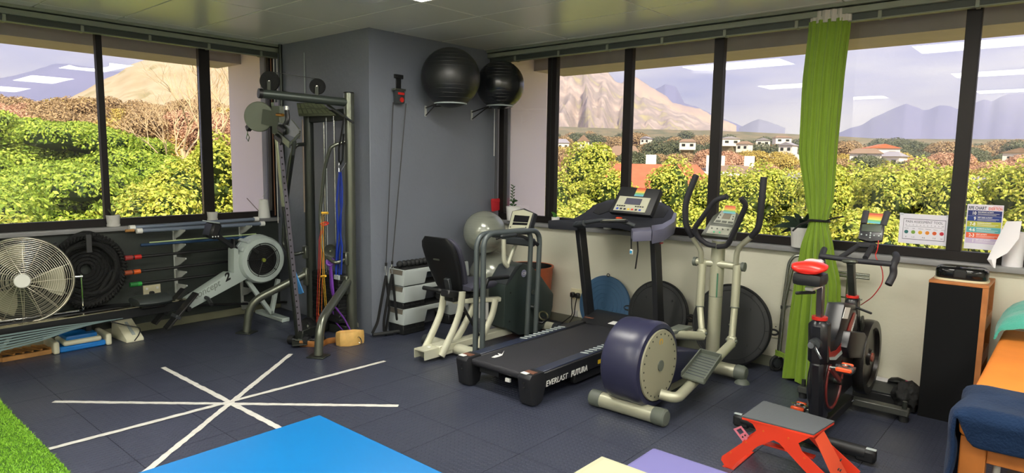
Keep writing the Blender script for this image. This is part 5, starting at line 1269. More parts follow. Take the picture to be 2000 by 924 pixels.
MB().bb((xl+.03, yr+.3, .02), (xl+.08, yf-.1, .10), bev=.01).build('lift_frame', tb, t); MB().bb((xr-.08, yr+.5, .02), (xr-.03, yf-.1, .09), bev=.01).build('lift_frame', tb, t)
q0 = U(1168, 706, X=xr+.001); q1 = U(1208, 686, X=xr+.001)
MB().prism([V(xr, q0.y, .12), V(xr, q1.y, .125), V(xr, q1.y, .155), V(xr, q0.y, .15)], (.003, 0, 0)).build('yellow_sticker', 'yellow', t)
ta = U(1066, 760, X=xr+.002); tb_ = U(1132, 732, X=xr+.002)
text('EVERLAST', .056, V(xr+.001, ta.y, .105), (0, 1, .0), (0, 0, 1), MATS['white'], t, 'lettering', shear=.2, sx=.98)
text('FUTURA', .056, V(xr+.001, ta.y+.285, .105), (0, 1, .0), (0, 0, 1), MATS['white'], t, 'lettering', bold=.0022, shear=.2, sx=.95)
lg_ = [(960, 698), (968, 694), (975, 694), (972, 690), (980, 692), (985, 685), (981, 694), (974, 697), (966, 699)]
MB().prism([U(*p, Z=zd+.0005) for p in lg_], (0, 0, .001)).build('belt_logo', 'white', t)
# motor hood
pts = []
for k in range(9):
    f = k/8; pts.append(V(xl+.02, yf-.36+.38*f, zd-.01+.075*math.sin(min(1, f*1.6)*math.pi/2)*(1 if f < .8 else 1-(f-.8)*2)))
pts = [V(xl+.02, yf-.36, .1)]+pts+[V(xl+.02, yf+.04, .08)]
MB().prism(pts, (xr-xl-.04, 0, 0)).build('motor_hood', tb, t, bevel=.01)
q = U(1202, 632, Z=.27); MB().box(q+V(0, 0, .003), (.09, .10, .003), Matrix.Rotation(.1, 3, 'Z')).build('hood_label', 'white', t)
q = U(1150, 621, Z=.27); MB().box(q+V(0, 0, .003), (.09, .03, .003)).build('hood_label', 'label_brown', t)
# uprights
L0, L1 = V(xl+.0, 1.20, .18), V(xl-.0, 1.0, 1.04)
q = U(1150, 618, X=xl); q2 = U(1129, 450, X=xl); L0 = V(xl+.02, q.y, .15); L1 = V(xl+.02, q2.y, 1.05)
MB().bar(L0, L1, .05, .10, bev=.006).build('upright', tb, t)
q2 = U(1281, 462, X=xr+.03); q = U(1305, 640, X=xr+.03); R0, R1 = V(xr+.02, L0.y+.03, .12), V(xr+.02, q2.y, 1.05)
MB().bar(R0, R1, .05, .10, bev=.006).build('upright', tb, t)
q = U(1292, 475, X=xr+.047); MB().box(q, (.004, .05, .012)).build('upright_sticker', pm('sticker_red', (190, 60, 60), .5), t)
# console deck
def zt_(y): return 1.085+.13*(y-.6)
def P3(px, py, zoff=0):
    # point on the tilted console plane
    d_ = ray(px, py); # z = a + b*y
    a_ = 1.085-.13*.6; b_ = .13
    tt = (a_+b_*CAM.y-CAM.z+zoff)/(d_.z-b_*d_.y); return CAM+d_*tt
ol = [(1067, 436), (1070, 431), (1117, 428), (1138, 418), (1160, 400), (1185, 391), (1215, 385), (1262, 388), (1290, 394), (1308, 403), (1318, 417), (1312, 430), (1293, 441), (1271, 446), (1232, 448), (1225, 445), (1236, 442), (1240, 438), (1195, 433), (1140, 431), (1132, 433), (1112, 441)]
ol = [(1070, 430), (1116, 428), (1140, 416), (1160, 400), (1185, 391), (1215, 387), (1262, 390), (1290, 394), (1308, 402), (1317, 414), (1312, 428), (1293, 439), (1271, 442), (1232, 444), (1240, 437), (1215, 430), (1175, 427), (1142, 428), (1128, 433)]
PP = [P3(*p) for p in ol]
MB().prism(PP, (0, 0, -.075)).build('console_deck', pm('deck_black', (30, 32, 40), .7, spec=.3), t, bevel=.01)
MB().prism([P3(*p, .002) for p in [(1272, 440), (1293, 437), (1311, 427), (1316, 414), (1322, 416), (1318, 432), (1297, 446), (1274, 451)]], (0, 0, -.10)).build('side_shell', th, t, bevel=.008)
MB().prism([P3(*p, .001) for p in [(1233, 446), (1271, 443), (1273, 451), (1236, 453)]], (0, 0, -.075)).build('arm_shell', th, t, bevel=.006)
for pts in ([(1158, 414), (1168, 401), (1188, 395), (1200, 397), (1190, 412), (1170, 419)], [(1270, 412), (1280, 400), (1298, 402), (1306, 410), (1296, 424), (1275, 425)]):
    MB().prism([P3(*p, .004) for p in pts], (0, 0, -.012)).build('cup_holder', 'black_matte', t, bevel=.002)
c0, c1, c2, c3 = U(1188, 414, Y=1.08), U(1270, 421, Y=1.08), U(1291, 369, Y=1.20), U(1213, 363, Y=1.20)
n_ = (c1-c0).cross(c3-c0).normalized(); n_ = -n_ if n_.dot(CAM-c0) < 0 else n_
MB().prism([c0, c1, c2, c3], -n_*.06).build('console', tb, t, bevel=.015)
cc = (c0, c1, c2, c3)
def pl(u0, v0, u1, v1, mt, name, off=.002, th_=.002, root=None, label=None):
    MB().prism([inq(u0, v0, off, cc, n_), inq(u1, v0, off, cc, n_), inq(u1, v1, off, cc, n_), inq(u0, v1, off, cc, n_)], n_*th_).build(name, mt, root or t, label=label)
pl(.1, .08, .86, .62, 'face_cream', 'console_face', .001, .004)
pl(.30, .33, .68, .56, pm('lcd', (84, 84, 100), .2), 'screen', .006)
for k in range(4): pl(.14+.055*k, .24, .18+.055*k, .28, 'black', 'button', .006); pl(.58+.055*k, .25, .62+.055*k, .29, 'black', 'button', .006)
for k, mt in enumerate(('blue', 'black', 'black', 'yellow', 'red', 'black', 'blue')): pl(.16+.09*k, .12, .21+.09*k, .18, mt, 'button', .006)
def rainbow(root, f, name='effort_sticker', cols=((214, 96, 74), (226, 142, 78), (226, 190, 90), (120, 180, 120), (110, 176, 196))):
    for k, c_ in enumerate(cols):
        f(k/len(cols), (k+1)/len(cols)).build(name, pm('rb%d%d%d' % c_, c_, .6), root)
pp = (.44, .66, .66, .97)
rainbow(t, lambda a_, b_: MB().prism([inq(pp[0]-.0, pp[3]-(pp[3]-pp[1])*b_, .002, cc, n_), inq(pp[2], pp[3]-(pp[3]-pp[1])*b_, .002, cc, n_), inq(pp[2], pp[3]-(pp[3]-pp[1])*a_, .002, cc, n_), inq(pp[0], pp[3]-(pp[3]-pp[1])*a_, .002, cc, n_)], n_*.001))
q = P3(1209, 427, .004); MB().cyl(q, q+V(0, 0, .012), .022, seg=20).build('stop_key', 'red', t); MB().torus(q+V(0, 0, .004), .024, .004, n=20).build('stop_ring', 'orange', t)
hb = [U(1125, 436, Y=.80), U(1150, 434, Y=.76), U(1172, 430, Y=.74), U(1215, 432, Y=.74), U(1240, 441, Y=.78)]
MB().tube(hb, .016, 10, bend=.04).build('handlebar', 'charcoal', t)
MB().cyl(U(1120, 440, Y=.84), U(1142, 436, Y=.76), .024).build('handlebar_socket', 'charcoal', t)
a = U(1175, 433, Y=.72); b = U(1224, 438, Y=.72); MB().box((a+b)/2+V(0, 0, .012), ((b-a).length, .05, .02), Matrix.Rotation(-.1, 3, 'Y'), .006).build('hand_keypad', 'black', t)
MB().box((a+b)/2+V(0, 0, .024), ((b-a).length*.85, .03, .003), Matrix.Rotation(-.1, 3, 'Y')).build('keypad_face', 'face_cream', t)
mb = [U(1238, 456, Y=.78), U(1240, 480, Y=.78), U(1241, 524, Y=.78)]
MB().tube([U(1244, 450, Y=.8), U(1246, 490, Y=.8), U(1241, 525, Y=.8)], (.003, .010), 6, flat=(1, 0, 0)).build('hanging_strap', 'black', t)
MB().tube([U(1233, 450, Y=.8), U(1233, 492, Y=.8)], (.003, .009), 6, flat=(1, 0, 0)).build('hanging_strap', 'black', t)
q = U(1233, 492, Y=.79); MB().box(q, (.028, .012, .04), None, .004).build('safety_clip', 'white', t); MB().box(q+V(0, -.007, 0), (.018, .003, .022)).build('clip_badge', pm('clip_blue', (40, 140, 190), .5), t)
# ================================================================== DISCS AGAINST THE WALL
def dome(px, py, r, Yf, mat, label, rim, lean=.16, name='balance_trainer'):
    c = U(px, py, Y=Yf); c = V(c.x, Yf, r*math.cos(lean)+.01)
    ax = V(0, -math.cos(lean), math.sin(lean)); t = thing(name, label, 'balance trainer', (c.x, c.y, 0))
    MB().lathe([(.001, -.03), (r*.85, -.03), (r*.99, -.01), (r, .006), (r*.98, .016), (r*.9, .02), (.001, .02)], c, ax, 56).build('platform', mat, t)
    return t, c, ax
blu = pm('disc_blue', (52, 88, 122), .6)
t, c, ax = dome(1181, 590, .275, 1.50, blu, 'round blue balance disc leaning on the wall behind the treadmill', None)
mb = MB()
for k in range(6): mb.torus(c+ax*.021, .03+.04*k, .003, ax, 40, 5)
mb.build('moulded_rings', blu, t)
x_ = V(1, 0, 0); y_ = ax.cross(x_)
MB().torus(c+V(.03, .0, .285), .014, .004, V(0, 1, 0), 14, 5).build('hanging_loop', 'black', t)
for (px, py, r, Y_, lb) in ((1286, 588, .29, 1.49, 'round black balance trainer base leaning on the wall behind the right treadmill upright'), (1427, 648, .325, 1.42, 'largest round black balance trainer base leaning on the wall behind the elliptical trainer')):
    t, c, ax = dome(px, py, r, Y_, pm('disc_black', (36, 38, 40), .5), lb, None)
    x_ = V(1, 0, 0); y_ = ax.cross(x_).normalized()
    MB().torus(c+ax*.02, r*.84, .004, ax, 48, 6).build('inner_ridge', 'disc_black', t); MB().torus(c+ax*.014, r*.96, .008, ax, 56, 6).build('rim', 'black', t)
    for k in range(12):
        a = 2*math.pi*k/12; d_ = x_*math.cos(a)+y_*math.sin(a); MB().bar(c+ax*.022+d_*r*.86, c+ax*.02+d_*r*.95, .008, .004).build('rib', 'disc_black', t)
    for k in range(4):
        a = .8+1.57*k; d_ = x_*math.cos(a)+y_*math.sin(a); q = c+ax*.02+d_*r*.62; MB().cyl(q, q+ax*.006, .011, seg=12).build('stud', 'disc_black', t)
    MB().cyl(c+ax*.02, c+ax*.027, .016, seg=16).build('valve_seat', 'black', t); MB().cyl(c+ax*.027, c+ax*.03, .008, seg=12).build('valve', 'chrome', t)
    for s in (-1, 1):
        q = c+x_*s*(r+.012); MB().torus(q+ax*.005, .024, .008, ax, 16, 6, (1.4, .8)).build('grip', 'black', t)
# wall sockets, right
c = U(1126, 575, Y=YR-.01); t = thing('wall_socket', 'double wall socket with two black plugs left of the blue disc', 'socket', c)
MB().bb((c.x-.07, YR-.012, c.z-.055), (c.x+.07, YR, c.z+.055), bev=.003).build('plate', 'cream_plastic', t)
for s in (-1, 1):
    MB().bb((c.x+s*.03-.022, YR-.055, c.z-.03), (c.x+s*.03+.022, YR-.012, c.z+.02), bev=.008).build('plug', 'black', t)
    MB().tube([V(c.x+s*.03, YR-.05, c.z-.03), V(c.x+s*.02, YR-.06, c.z-.12), V(c.x+s*.01, YR-.05, c.z-.2), V(c.x-.08+s*.04, YR-.08, .01)], .005, 6, bend=.05).build('flex', 'black', t)
MB().bb((c.x-.02, YR-.03, c.z-.22), (c.x+.02, YR-.0, c.z-.16), bev=.004).build('adapter', 'white', t)
c = U(1506, 645, Y=YR-.01); t = thing('wall_plate', 'square cream blank wall plate beside the walking frame', 'wall plate', c)
MB().bb((c.x-.06, YR-.008, c.z-.06), (c.x+.06, YR, c.z+.06), bev=.002).build('plate', pm('plate_cream', (204, 202, 182), .45), t)
for s in (-1, 1):
    for s2 in (-1, 1): MB().cyl(V(c.x+s*.035, YR-.011, c.z+s2*.035), V(c.x+s*.035, YR-.008, c.z+s2*.035), .005, seg=8).build('screw', 'gun_dark', t)
# ================================================================== ELLIPTICAL
t = thing('elliptical_trainer', 'champagne and navy elliptical trainer with two tall black-gripped swing handles', 'elliptical trainer', (2.78, .5, 0))
ch = MATS['champagne']; nv = pm('navy_plastic', (44, 45, 70), .33); gc = pm('end_grey', (92, 98, 90), .5)
a = U(1180, 782, Z=.055); b = U(1290, 814, Z=.055); yb_ = (a.y+b.y)/2; xa, xb = 2.50, 2.97
MB().cyl((xa, yb_, .055), (xb, yb_, .055), .05, seg=28).build('rear_stabilizer', ch, t)
for s, x in ((-1, xa), (1, xb)): MB().lathe([(.052, -.045), (.055, -.03), (.055, .03), (.045, .04), (.001, .042)][::1], V(x, yb_, .055), V(s, 0, 0), 24).build('end_cap', gc, t)
for x in (xa+.13, xa+.36): MB().cyl((x, yb_, .10), (x, yb_, .125), .007).build('bolt', 'steel', t)
q = U(1285, 713, X=2.87); fc = V(2.87, q.y, q.z)
# housing
Rr = .27
def hous(f): return [V(2.64+.0, fc.y+p[0]*f, fc.z+p[1]*f) for p in []]
prof = [(.245, -.27), (.268, -.25), (.275, -.2), (.272, -.12), (.272, -.11), (.275, -.02), (.262, .0), (.235, .005), (.232, -.004), (.001, -.004)]
MB().lathe([(.001, -.27)]+prof, fc, V(1, 0, 0), 56).build('flywheel_housing', nv, t)
MB().lathe([(.001, -.002), (.225, -.002), (.228, .002), (.225, .012), (.03, .018), (.001, .018)], fc, V(1, 0, 0), 48).build('crank_disc', pm('disc_cream', (150, 148, 126), .42), t)
for k in range(24):
    a = 2*math.pi*k/24; q = fc+V(.012, .2*math.cos(a), .2*math.sin(a)); MB().cyl(q, q+V(.003, 0, 0), .0055, seg=8).build('disc_hole', 'gun_dark', t)
MB().cyl(fc+V(.015, 0, 0), fc+V(.024, 0, 0), .035, seg=20).build('disc_hub', gc, t)
text('O', .06, fc+V(.0135, -.02, .13), (0, 1, 0), (0, 0, 1), pm('gold', (200, 160, 60), .4), t, 'emblem', bold=.002)
MB().prism([V(2.65, fc.y+.1, .12), V(2.65, fc.y+.1, fc.z+.06), V(2.65, .75, .27), V(2.65, 1.0, .2), V(2.65, 1.0, .12)], (.18, 0, 0)).build('body_cover', nv, t, bevel=.02)
MB().bb((2.68, yb_-.02, .03), (2.82, yb_+.16, .20), bev=.01).build('rear_bracket', nv, t)
MB().bb((2.70, yb_, .05), (2.80, 1.1, .12), bev=.01).build('base_beam', ch, t)
MB().cyl((2.54, .35, .20), (2.60, .35, .20), .045).build('side_roller', gc, t)
# front stabiliser
fa, fb2 = U(1345, 712, Z=.06), U(1456, 736, Z=.06); yfS = 1.08
MB().cyl((2.55, yfS, .07), (3.0, yfS, .07), .05, seg=28).build('front_stabilizer', ch, t)
for s, x in ((-1, 2.55), (1, 3.0)):
    MB().lathe([(.052, -.03), (.056, -.02), (.054, .03), (.04, .05), (.001, .058)], V(x, yfS, .07), V(s, 0, 0), 24).build('end_cap', gc, t)
MB().lathe([(.055, 0), (.05, .01), (.03, .03), (.001, .035)], V(3.03, yfS-.02, 0), n=24).build('level_foot', gc, t)
# column
cb = U(1393, 690, Y=1.05); ct = U(1404, 470, Y=1.05); X0 = cb.x
MB().tube([V(2.79, 1.06, .10), V(ct.x, 1.05, ct.z)], .05, 24).build('column', ch, t)
MB().torus(V((2.79+ct.x)/2-.0, 1.055, .62), .0505, .002, n=28, seg=5).build('column_seam', gc, t)
# cross axle
a = U(1358, 512, Y=1.03); b = U(1452, 520, Y=1.03); ca = (a+b)/2
MB().cyl(V(a.x, 1.03, ca.z), V(b.x, 1.03, ca.z), .027, seg=18).build('cross_axle', ch, t)
for x in (a.x, b.x): MB().cyl(V(x-.012, 1.03, ca.z), V(x+.012, 1.03, ca.z), .034).build('axle_cap', gc, t)
def arm(pts_metal, pts_grip, Yh, lower, s):
    q = [U(*p[:2], Y=p[2]) for p in pts_metal]; MB().tube(q, .020, 12, bend=.07).build('swing_arm', ch, t)
    q2 = [U(*p[:2], Y=p[2]) for p in pts_grip]; MB().tube(q2, .0225, 12, bend=.08, nb=7).build('hand_grip', pm('grip', (38, 38, 44), .6), t)
arm([(1369, 512, 1.0), (1370, 490, .98), (1352, 462, .93), (1349, 455, .92)], [(1352, 462, .93), (1339, 440, .88), (1338, 395, .85), (1360, 342, .85)], 0, 0, 0)
arm([(1437, 515, 1.0), (1440, 485, .98), (1474, 457, .93)], [(1468, 462, .94), (1482, 446, .9), (1487, 400, .86), (1492, 346, .85)], 0, 0, 0)
for (up, lo_, lo2, X_) in (((1372, 515), (1367, 598), (1371, 650), 0), ((1440, 518), (1435, 600), (1429, 665), 0)):
    a = U(*up, Y=1.01); b = U(*lo_, Y=.98); c = U(*lo2, Y=.93)
    MB().tube([a, b], .030, 14).build('pendulum_tube', ch, t); MB().tube([b, c], .024, 14).build('pendulum_rod', ch, t); MB().torus(b, .030, .004, (b-a), 20, 6).build('collar', gc, t)
    MB().box(c, (.06, .05, .07), None, .012).build('clevis', ch, t); MB().cyl(c-V(.04, 0, 0), c+V(.04, 0, 0), .012).build('pivot_bolt', gc, t)
# pedal arms
def parm(pts): 
    q = [U(p[0], p[1], Y=p[2]) for p in pts]; MB().tube(q, .033, 14, bend=.06).build('pedal_arm', ch, t)
c_r = U(1429, 670, Y=.93)
parm([(1290, 770, .02), (1322, 779, .05), (1428, 672, .90)])
parm([(1226, 646, .72-.2), (1300, 652, .60), (1372, 657, .9)])
# pedals
pA = [U(1331, 738, Y=.22), U(1375, 752, Y=.22), U(1408, 703, Y=.58), U(1368, 692, Y=.58)]
n_p = (pA[1]-pA[0]).cross(pA[3]-pA[0]).normalized(); n_p = n_p if n_p.z > 0 else -n_p
MB().prism(pA, n_p*.015).build('footplate', gc, t, bevel=.005)
mb = MB()
for k in range(8):
    f = .15+.7*k/7; mb.bar(pA[0].lerp(pA[3], f)+n_p*.017+V(.01, 0, 0), pA[1].lerp(pA[2], f)+n_p*.017-V(.01, 0, 0), .006, .004)
mb.build('tread', pm('tread', (70, 76, 84), .5), t, kind='stuff')
for a_, b_ in ((0, 3), (1, 2), (3, 2)): MB().bar(pA[a_]+n_p*.025, pA[b_]+n_p*.025, .008, .035, up=n_p).build('footplate_rim', gc, t)
pB = [U(1296, 650, Y=.62), U(1318, 654, Y=.62), U(1352, 642, Y=.9), U(1325, 638, Y=.9)]
MB().prism(pB, V(0, 0, .02)).build('footplate', gc, t, bevel=.004)
# console + inner bars
c0, c1, c2, c3 = U(1368, 459, Y=.93), U(1432, 465, Y=.93), U(1440, 415, Y=1.04), U(1408, 410, Y=1.04)
n_ = (c1-c0).cross(c3-c0).normalized(); n_ = -n_ if n_.dot(CAM-c0) < 0 else n_
MB().prism([c0, c1, U(1441, 430, Y=1.0), c2, c3, U(1392, 422, Y=1.0)], -n_*.05).build('console', pm('olive_plastic', (72, 76, 66), .4), t, bevel=.008)
cc = (c0, c1, c2, c3)
MB().prism([inq(.14, .08, .002, cc, n_), inq(.84, .08, .002, cc, n_), inq(.92, .38, .002, cc, n_), inq(.08, .38, .002, cc, n_)], n_*.003).build('console_face', pm('face_grey', (162, 164, 150), .4), t)
MB().prism([inq(.12, .50, .002, cc, n_), inq(.92, .50, .002, cc, n_), inq(.96, .98, .002, cc, n_), inq(.1, .98, .002, cc, n_)], n_*.003).build('console_face', 'face_grey', t)
pl(.35, .68, .72, .9, pm('lcd_brown', (116, 108, 92), .3), 'screen', .006)
for k in range(3): pl(.18+.26*k, .53, .38+.26*k, .60, 'olive_plastic', 'button', .006)
for k in range(4):
    q = inq(.22+.19*k, .28, .006, cc, n_); MB().cyl(q, q+n_*.003, .006, seg=10).build('button', 'olive_plastic', t)
for k in range(2):
    q = inq(.36+.19*k, .15, .006, cc, n_); MB().cyl(q, q+n_*.003, .006, seg=10).build('button', pm('btn_green', (70, 190, 140), .4), t)
for u_, v_ in ((.2, .8), (.2, .7), (.86, .8), (.86, .7)):
    q = inq(u_, v_, .006, cc, n_); MB().cyl(q, q+n_*.003, .005, seg=10).build('button', 'charcoal', t)
s0, s1, s2, s3 = U(1412, 416, Y=1.02), U(1436, 418, Y=1.02), U(1437, 403, Y=1.04), U(1417, 401, Y=1.04)
rainbow(t, lambda a_, b_: MB().prism([s3.lerp(s0, a_), s2.lerp(s1, a_), s2.lerp(s1, b_), s3.lerp(s0, b_)], (0, -.002, 0)))
gp = MATS['grip']
MB().tube([U(1398, 480, Y=.97), U(1382, 478, Y=.95), U(1362, 463, Y=.90), U(1356, 446, Y=.87), U(1398, 390, Y=.78), U(1420, 384, Y=.76)], .0185, 12, bend=.05, nb=7).build('fixed_handlebar', gp, t)
MB().tube([U(1402, 482, Y=.97), U(1420, 481, Y=.95), U(1430, 462, Y=.90), U(1458, 400, Y=.8), U(1447, 387, Y=.76)], .0185, 12, bend=.05, nb=7).build('fixed_handlebar', gp, t)
text('RECUMBENT', .022, U(1409, 600, Y=1.0), (0, 0, 1), (-1, 0, 0), pm('decal_green', (40, 110, 70), .5), t, 'decal') if 0 else None
MB().bb((ct.x+.02, 1.0, .62), (ct.x+.03, 1.003, .80)).build('decal', pm('decal_green', (60, 110, 84), .5), t)
# ================================================================== RIGHT SIDE
# ---- curtain
t = thing('curtain', 'lime green curtain gathered with a black tie, hanging in front of the right windows', 'curtain', (3.35, 1.5, 0))
def ctr(z):   # centre x, half width x, half depth, centre y
    tab = [(0.0, 3.40, .185, .085, 1.42), (.35, 3.405, .17, .085, 1.42), (.75, 3.405, .145, .08, 1.42), (1.0, 3.385, .105, .065, 1.43), (1.19, 3.375, .062, .045, 1.45), (1.21, 3.375, .060, .045, 1.45), (1.35, 3.365, .09, .05, 1.47), (1.7, 3.325, .125, .055, 1.50), (2.2, 3.315, .135, .05, 1.53), (2.60, 3.325, .135, .045, 1.55)]
    for a, b in zip(tab[:-1], tab[1:]):
        if a[0] <= z <= b[0]:
            f = (z-a[0])/(b[0]-a[0]); f = f*f*(3-2*f)*.5+f*.5
            return [a[i]+(b[i]-a[i])*f for i in range(1, 5)]
    return tab[-1][1:]
rings = []; R = random.Random(3); ph = [R.uniform(0, 6) for _ in range(4)]
for i in range(70):
    z = .015+2.62*i/69; z0_ = min(z, 2.6); cx_, hw_, hd_, cy_ = ctr(z0_); ring = []
    tight = math.exp(-((z-1.2)/.12)**2)
    for k in range(180):
        a = 2*math.pi*k/180; am = (.17+.05*math.sin(z*2))*(1-.55*tight)
        rp = 1+am*math.sin(13*a+ph[0]+.5*math.sin(z*1.3))+.07*math.sin(29*a+ph[1]+z)+.05*math.sin(5*a+ph[2]+z*1.5)
        ring.append(V(cx_+hw_*math.cos(a)*(1+.35*(rp-1)), cy_+hd_*math.sin(a)*rp*1.25, z+(.012*math.sin(5*a) if i == 0 else 0)))
    rings.append(ring)
cur = pm('curtain_green', (112, 142, 26), .8, var=.04, vs=3, bump=.15, bs=160, sheen=.3)
MB().loft(rings).build('fabric', cur, t, ang=70)
MB().loft([[V(3.335+.14*math.cos(a), 1.55+.055*math.sin(a)*(1+.15*math.sin(17*a)), z) for a in [2*math.pi*k/90 for k in range(90)]] for z in (2.615, 2.66, 2.70)]).build('heading_tape', pm('tape_cream', (200, 196, 186), .8), t)
c_ = V(3.375, 1.45, 1.2)
MB().torus(c_, .072, .009, V(0, .1, 1), 28, 8, (1.0, .85)).tube([c_+V(-.05, -.05, 0), c_+V(-.11, -.07, -.03), c_+V(-.155, -.08, -.08)], .007, 6).tube([c_+V(.05, -.05, 0), c_+V(.11, -.08, .03), c_+V(.185, -.09, .05)], .006, 6).build('tie', 'black', t)
# ---- dracaena pot
t, c = pot(1566, 475, 0, .085, .155, 'speckled white pot with dark strappy leaves on the sill left of the curtain', speck, Y=YR-.03, dish=False)
lf = MB()
for k, (dx, dy, dz, l, w) in enumerate(((-1, -.2, .5, .24, .06), (-.8, 0, 1.0, .26, .065), (-.3, -.2, 1.2, .24, .05), (.3, 0, 1.3, .26, .045), (.8, -.3, .8, .2, .05), (-1, .1, .15, .17, .05), (.1, -.5, .9, .2, .06), (.55, .2, 1.2, .22, .05), (-.5, -.6, .6, .2, .06), (.9, -.1, .4, .2, .05))):
    leaf(lf, c+V(.01*dx, 0, .14), V(dx, dy, dz), l, w, .45)
lf.build('leaves', pm('leaf_black', (38, 52, 44), .3), t)
# ---- walking frame
t = thing('walking_frame', 'folded aluminium walking frame with small wheel standing behind the green curtain', 'walking frame', (3.4, 1.53, 0))
al = pm('aluminium', (176, 178, 168), .25, metal=.9); Yw = 1.535
q = [U(1518, 712, Y=Yw), U(1529, 600, Y=Yw), U(1541, 512, Y=Yw), U(1552, 500, Y=Yw), U(1566, 499, Y=Yw)]
MB().tube([V(q[0].x, Yw, .07)]+q[1:], .0125, 10, bend=.04).build('frame_tube', al, t)
MB().tube([V(q[0].x+.02, Yw-.03, .12), U(1533, 590, Y=Yw-.03), U(1548, 523, Y=Yw-.03), U(1560, 520, Y=Yw-.03)], .0125, 10, bend=.03).build('frame_tube', al, t)
MB().cyl(U(1562, 499, Y=Yw), U(1580, 500, Y=Yw), .018).build('hand_grip', 'black', t)
for y0_ in (521, 527, 565, 597): 
    a = U(1545 if y0_ < 550 else 1533, y0_, Y=Yw); MB().cyl(a, V(a.x+.54, Yw, a.z), .010 if y0_ < 550 else .006, seg=10).build('cross_bar', al, t)
a = U(1660, 505, Y=Yw); 
MB().tube([V(a.x, Yw, .02), V(a.x, Yw, a.z-.04), V(a.x-.05, Yw, a.z), V(a.x-.16, Yw, a.z)], .0125, 10, bend=.04).build('frame_tube', al, t)
MB().tube([U(1528, 640, Y=Yw), U(1533, 602, Y=Yw), U(1545, 596, Y=Yw), V(U(1533, 600, Y=Yw).x+.45, Yw, U(1545, 596, Y=Yw).z)], .008, 8, bend=.03).build('brace', al, t)
w_ = V(q[0].x, Yw-.02, .068)
MB().torus(w_, .052, .013, V(1, -.6, 0), 28, 8).build('wheel', 'rubber', t); MB().cyl(w_-V(.014, -.008, 0), w_+V(.014, -.008, 0), .034, seg=20).build('wheel_hub', 'charcoal', t)
MB().cyl(q[1]-V(0, 0, .012), q[1]+V(0, 0, .012), .017, seg=12).build('collar', 'gun_dark', t)
tp_ = U(1518, 688, Y=Yw-.02); mb = MB()
for k in range(4): mb.tube([tp_+V(-.01, -.01, .012*k-.02), tp_+V(.05, -.03, .01*k-.02), tp_+V(.1, -.05, .009*k-.025)], .006, 6)
mb.build('green_strip', cur, t)
# ---- charts on the glass
pp_ = pm('chart_paper', (226, 224, 236), .5)
g0 = [U(1755, 474, Y=1.664), U(1852, 481, Y=1.664), U(1855, 421, Y=1.664), U(1757, 417, Y=1.664)]
def wallsheet(corn, name, lab, cat):
    x0_ = (corn[0].x+corn[3].x)/2; x1_ = (corn[1].x+corn[2].x)/2; z0_ = (corn[0].z+corn[1].z)/2; z1_ = (corn[2].z+corn[3].z)/2
    t = thing(name, lab, cat, ((x0_+x1_)/2, 1.664, z0_)); MB().bb((x0_, 1.6635, z0_), (x1_, 1.6655, z1_)).build('sheet', pp_, t); return t, x0_, x1_, z0_, z1_
t, x0_, x1_, z0_, z1_ = wallsheet(g0, 'pain_chart', 'white landscape pain assessment chart taped inside the window glass', 'poster')
w_, h_ = x1_-x0_, z1_-z0_; ink = pm('ink', (52, 52, 84), .6); YS = 1.6632
def T(s, size, u_, v_, m_, bold=0, al='CENTER', sx=1, X0=None): return text(s, size, V(x0_+w_*u_, YS, z0_+h_*v_), (1, 0, 0), (0, 0, 1), m_, t, 'lettering', .0003, bold, al, sx=sx)
def Rc(u0, v0, u1, v1, m_, name): return MB().bb((x0_+w_*u0, YS-.0004, z0_+h_*v0), (x0_+w_*u1, YS, z0_+h_*v1)).build(name, m_, t)
for a in ((.08, .14, .93, .155), (.08, .82, .93, .835), (.08, .14, .087, .83), (.923, .14, .93, .83)): Rc(*a, ink, 'border_line')
T('PAIN ASSESSMENT TOOL', .024, .5, .70, ink, sx=.82)
Rc(.14, .575, .87, .583, ink, 'scale_line')
for k in range(11): T(str(k), .012, .14+.073*k, .61, ink)
for k in range(6): T(('No pain', 'Mild', 'Moderate', 'Moderate', 'Severe', 'Worst')[k], .008, .155+.146*k, .50, ink)
for k, (c_, s_) in enumerate((((40, 110, 110), '0'), ((120, 160, 60), '1-3'), ((230, 180, 50), ''), ((226, 140, 40), '4-6'), ((220, 96, 40), '7-9'), ((190, 40, 60), '10'))):
    cx_ = x0_+w_*(.155+.142*k); cz_ = z0_+h_*.39; fm = pm('face%d' % k, c_, .6)
    MB().cyl(V(cx_, YS, cz_), V(cx_, YS-.0006, cz_), .0125, seg=20).build('face_dot', fm, t)
    for s2 in (-1, 1): MB().cyl(V(cx_+s2*.0045, YS-.0005, cz_+.003), V(cx_+s2*.0045, YS-.001, cz_+.003), .0014, seg=8).build('eye', ink, t)
    b_ = (2.5-k)*.0016; MB().tube([V(cx_-.006, YS-.001, cz_-.004+max(b_, 0)*.6), V(cx_, YS-.001, cz_-.004-b_*.8), V(cx_+.006, YS-.001, cz_-.004+max(b_, 0)*.6)], .0006, 4).build('mouth', ink, t)
    T(s_ if k != 2 else '', .014, .155+.142*k-(.07 if k == 3 else 0), .2, ink) if s_ else None
for u_ in (.03, .97): MB().bb((x0_+w_*u_-.012, YS-.001, z1_-.012), (x0_+w_*u_+.012, YS, z1_+.004)).build('tape', pm('tape_clear', (200, 204, 214), .2), t)
g1 = [U(1881, 485, Y=1.664), U(1950, 490, Y=1.664), U(1964, 402, Y=1.664), U(1891, 398, Y=1.664)]
t, x0_, x1_, z0_, z1_ = wallsheet(g1, 'effort_chart', 'tall colour-banded effort chart taped to the glass right of the thick mullion', 'poster')
w_, h_ = x1_-x0_, z1_-z0_
T('RPE CHART', .030, .04, .885, ink, .0008, 'LEFT', sx=.62)
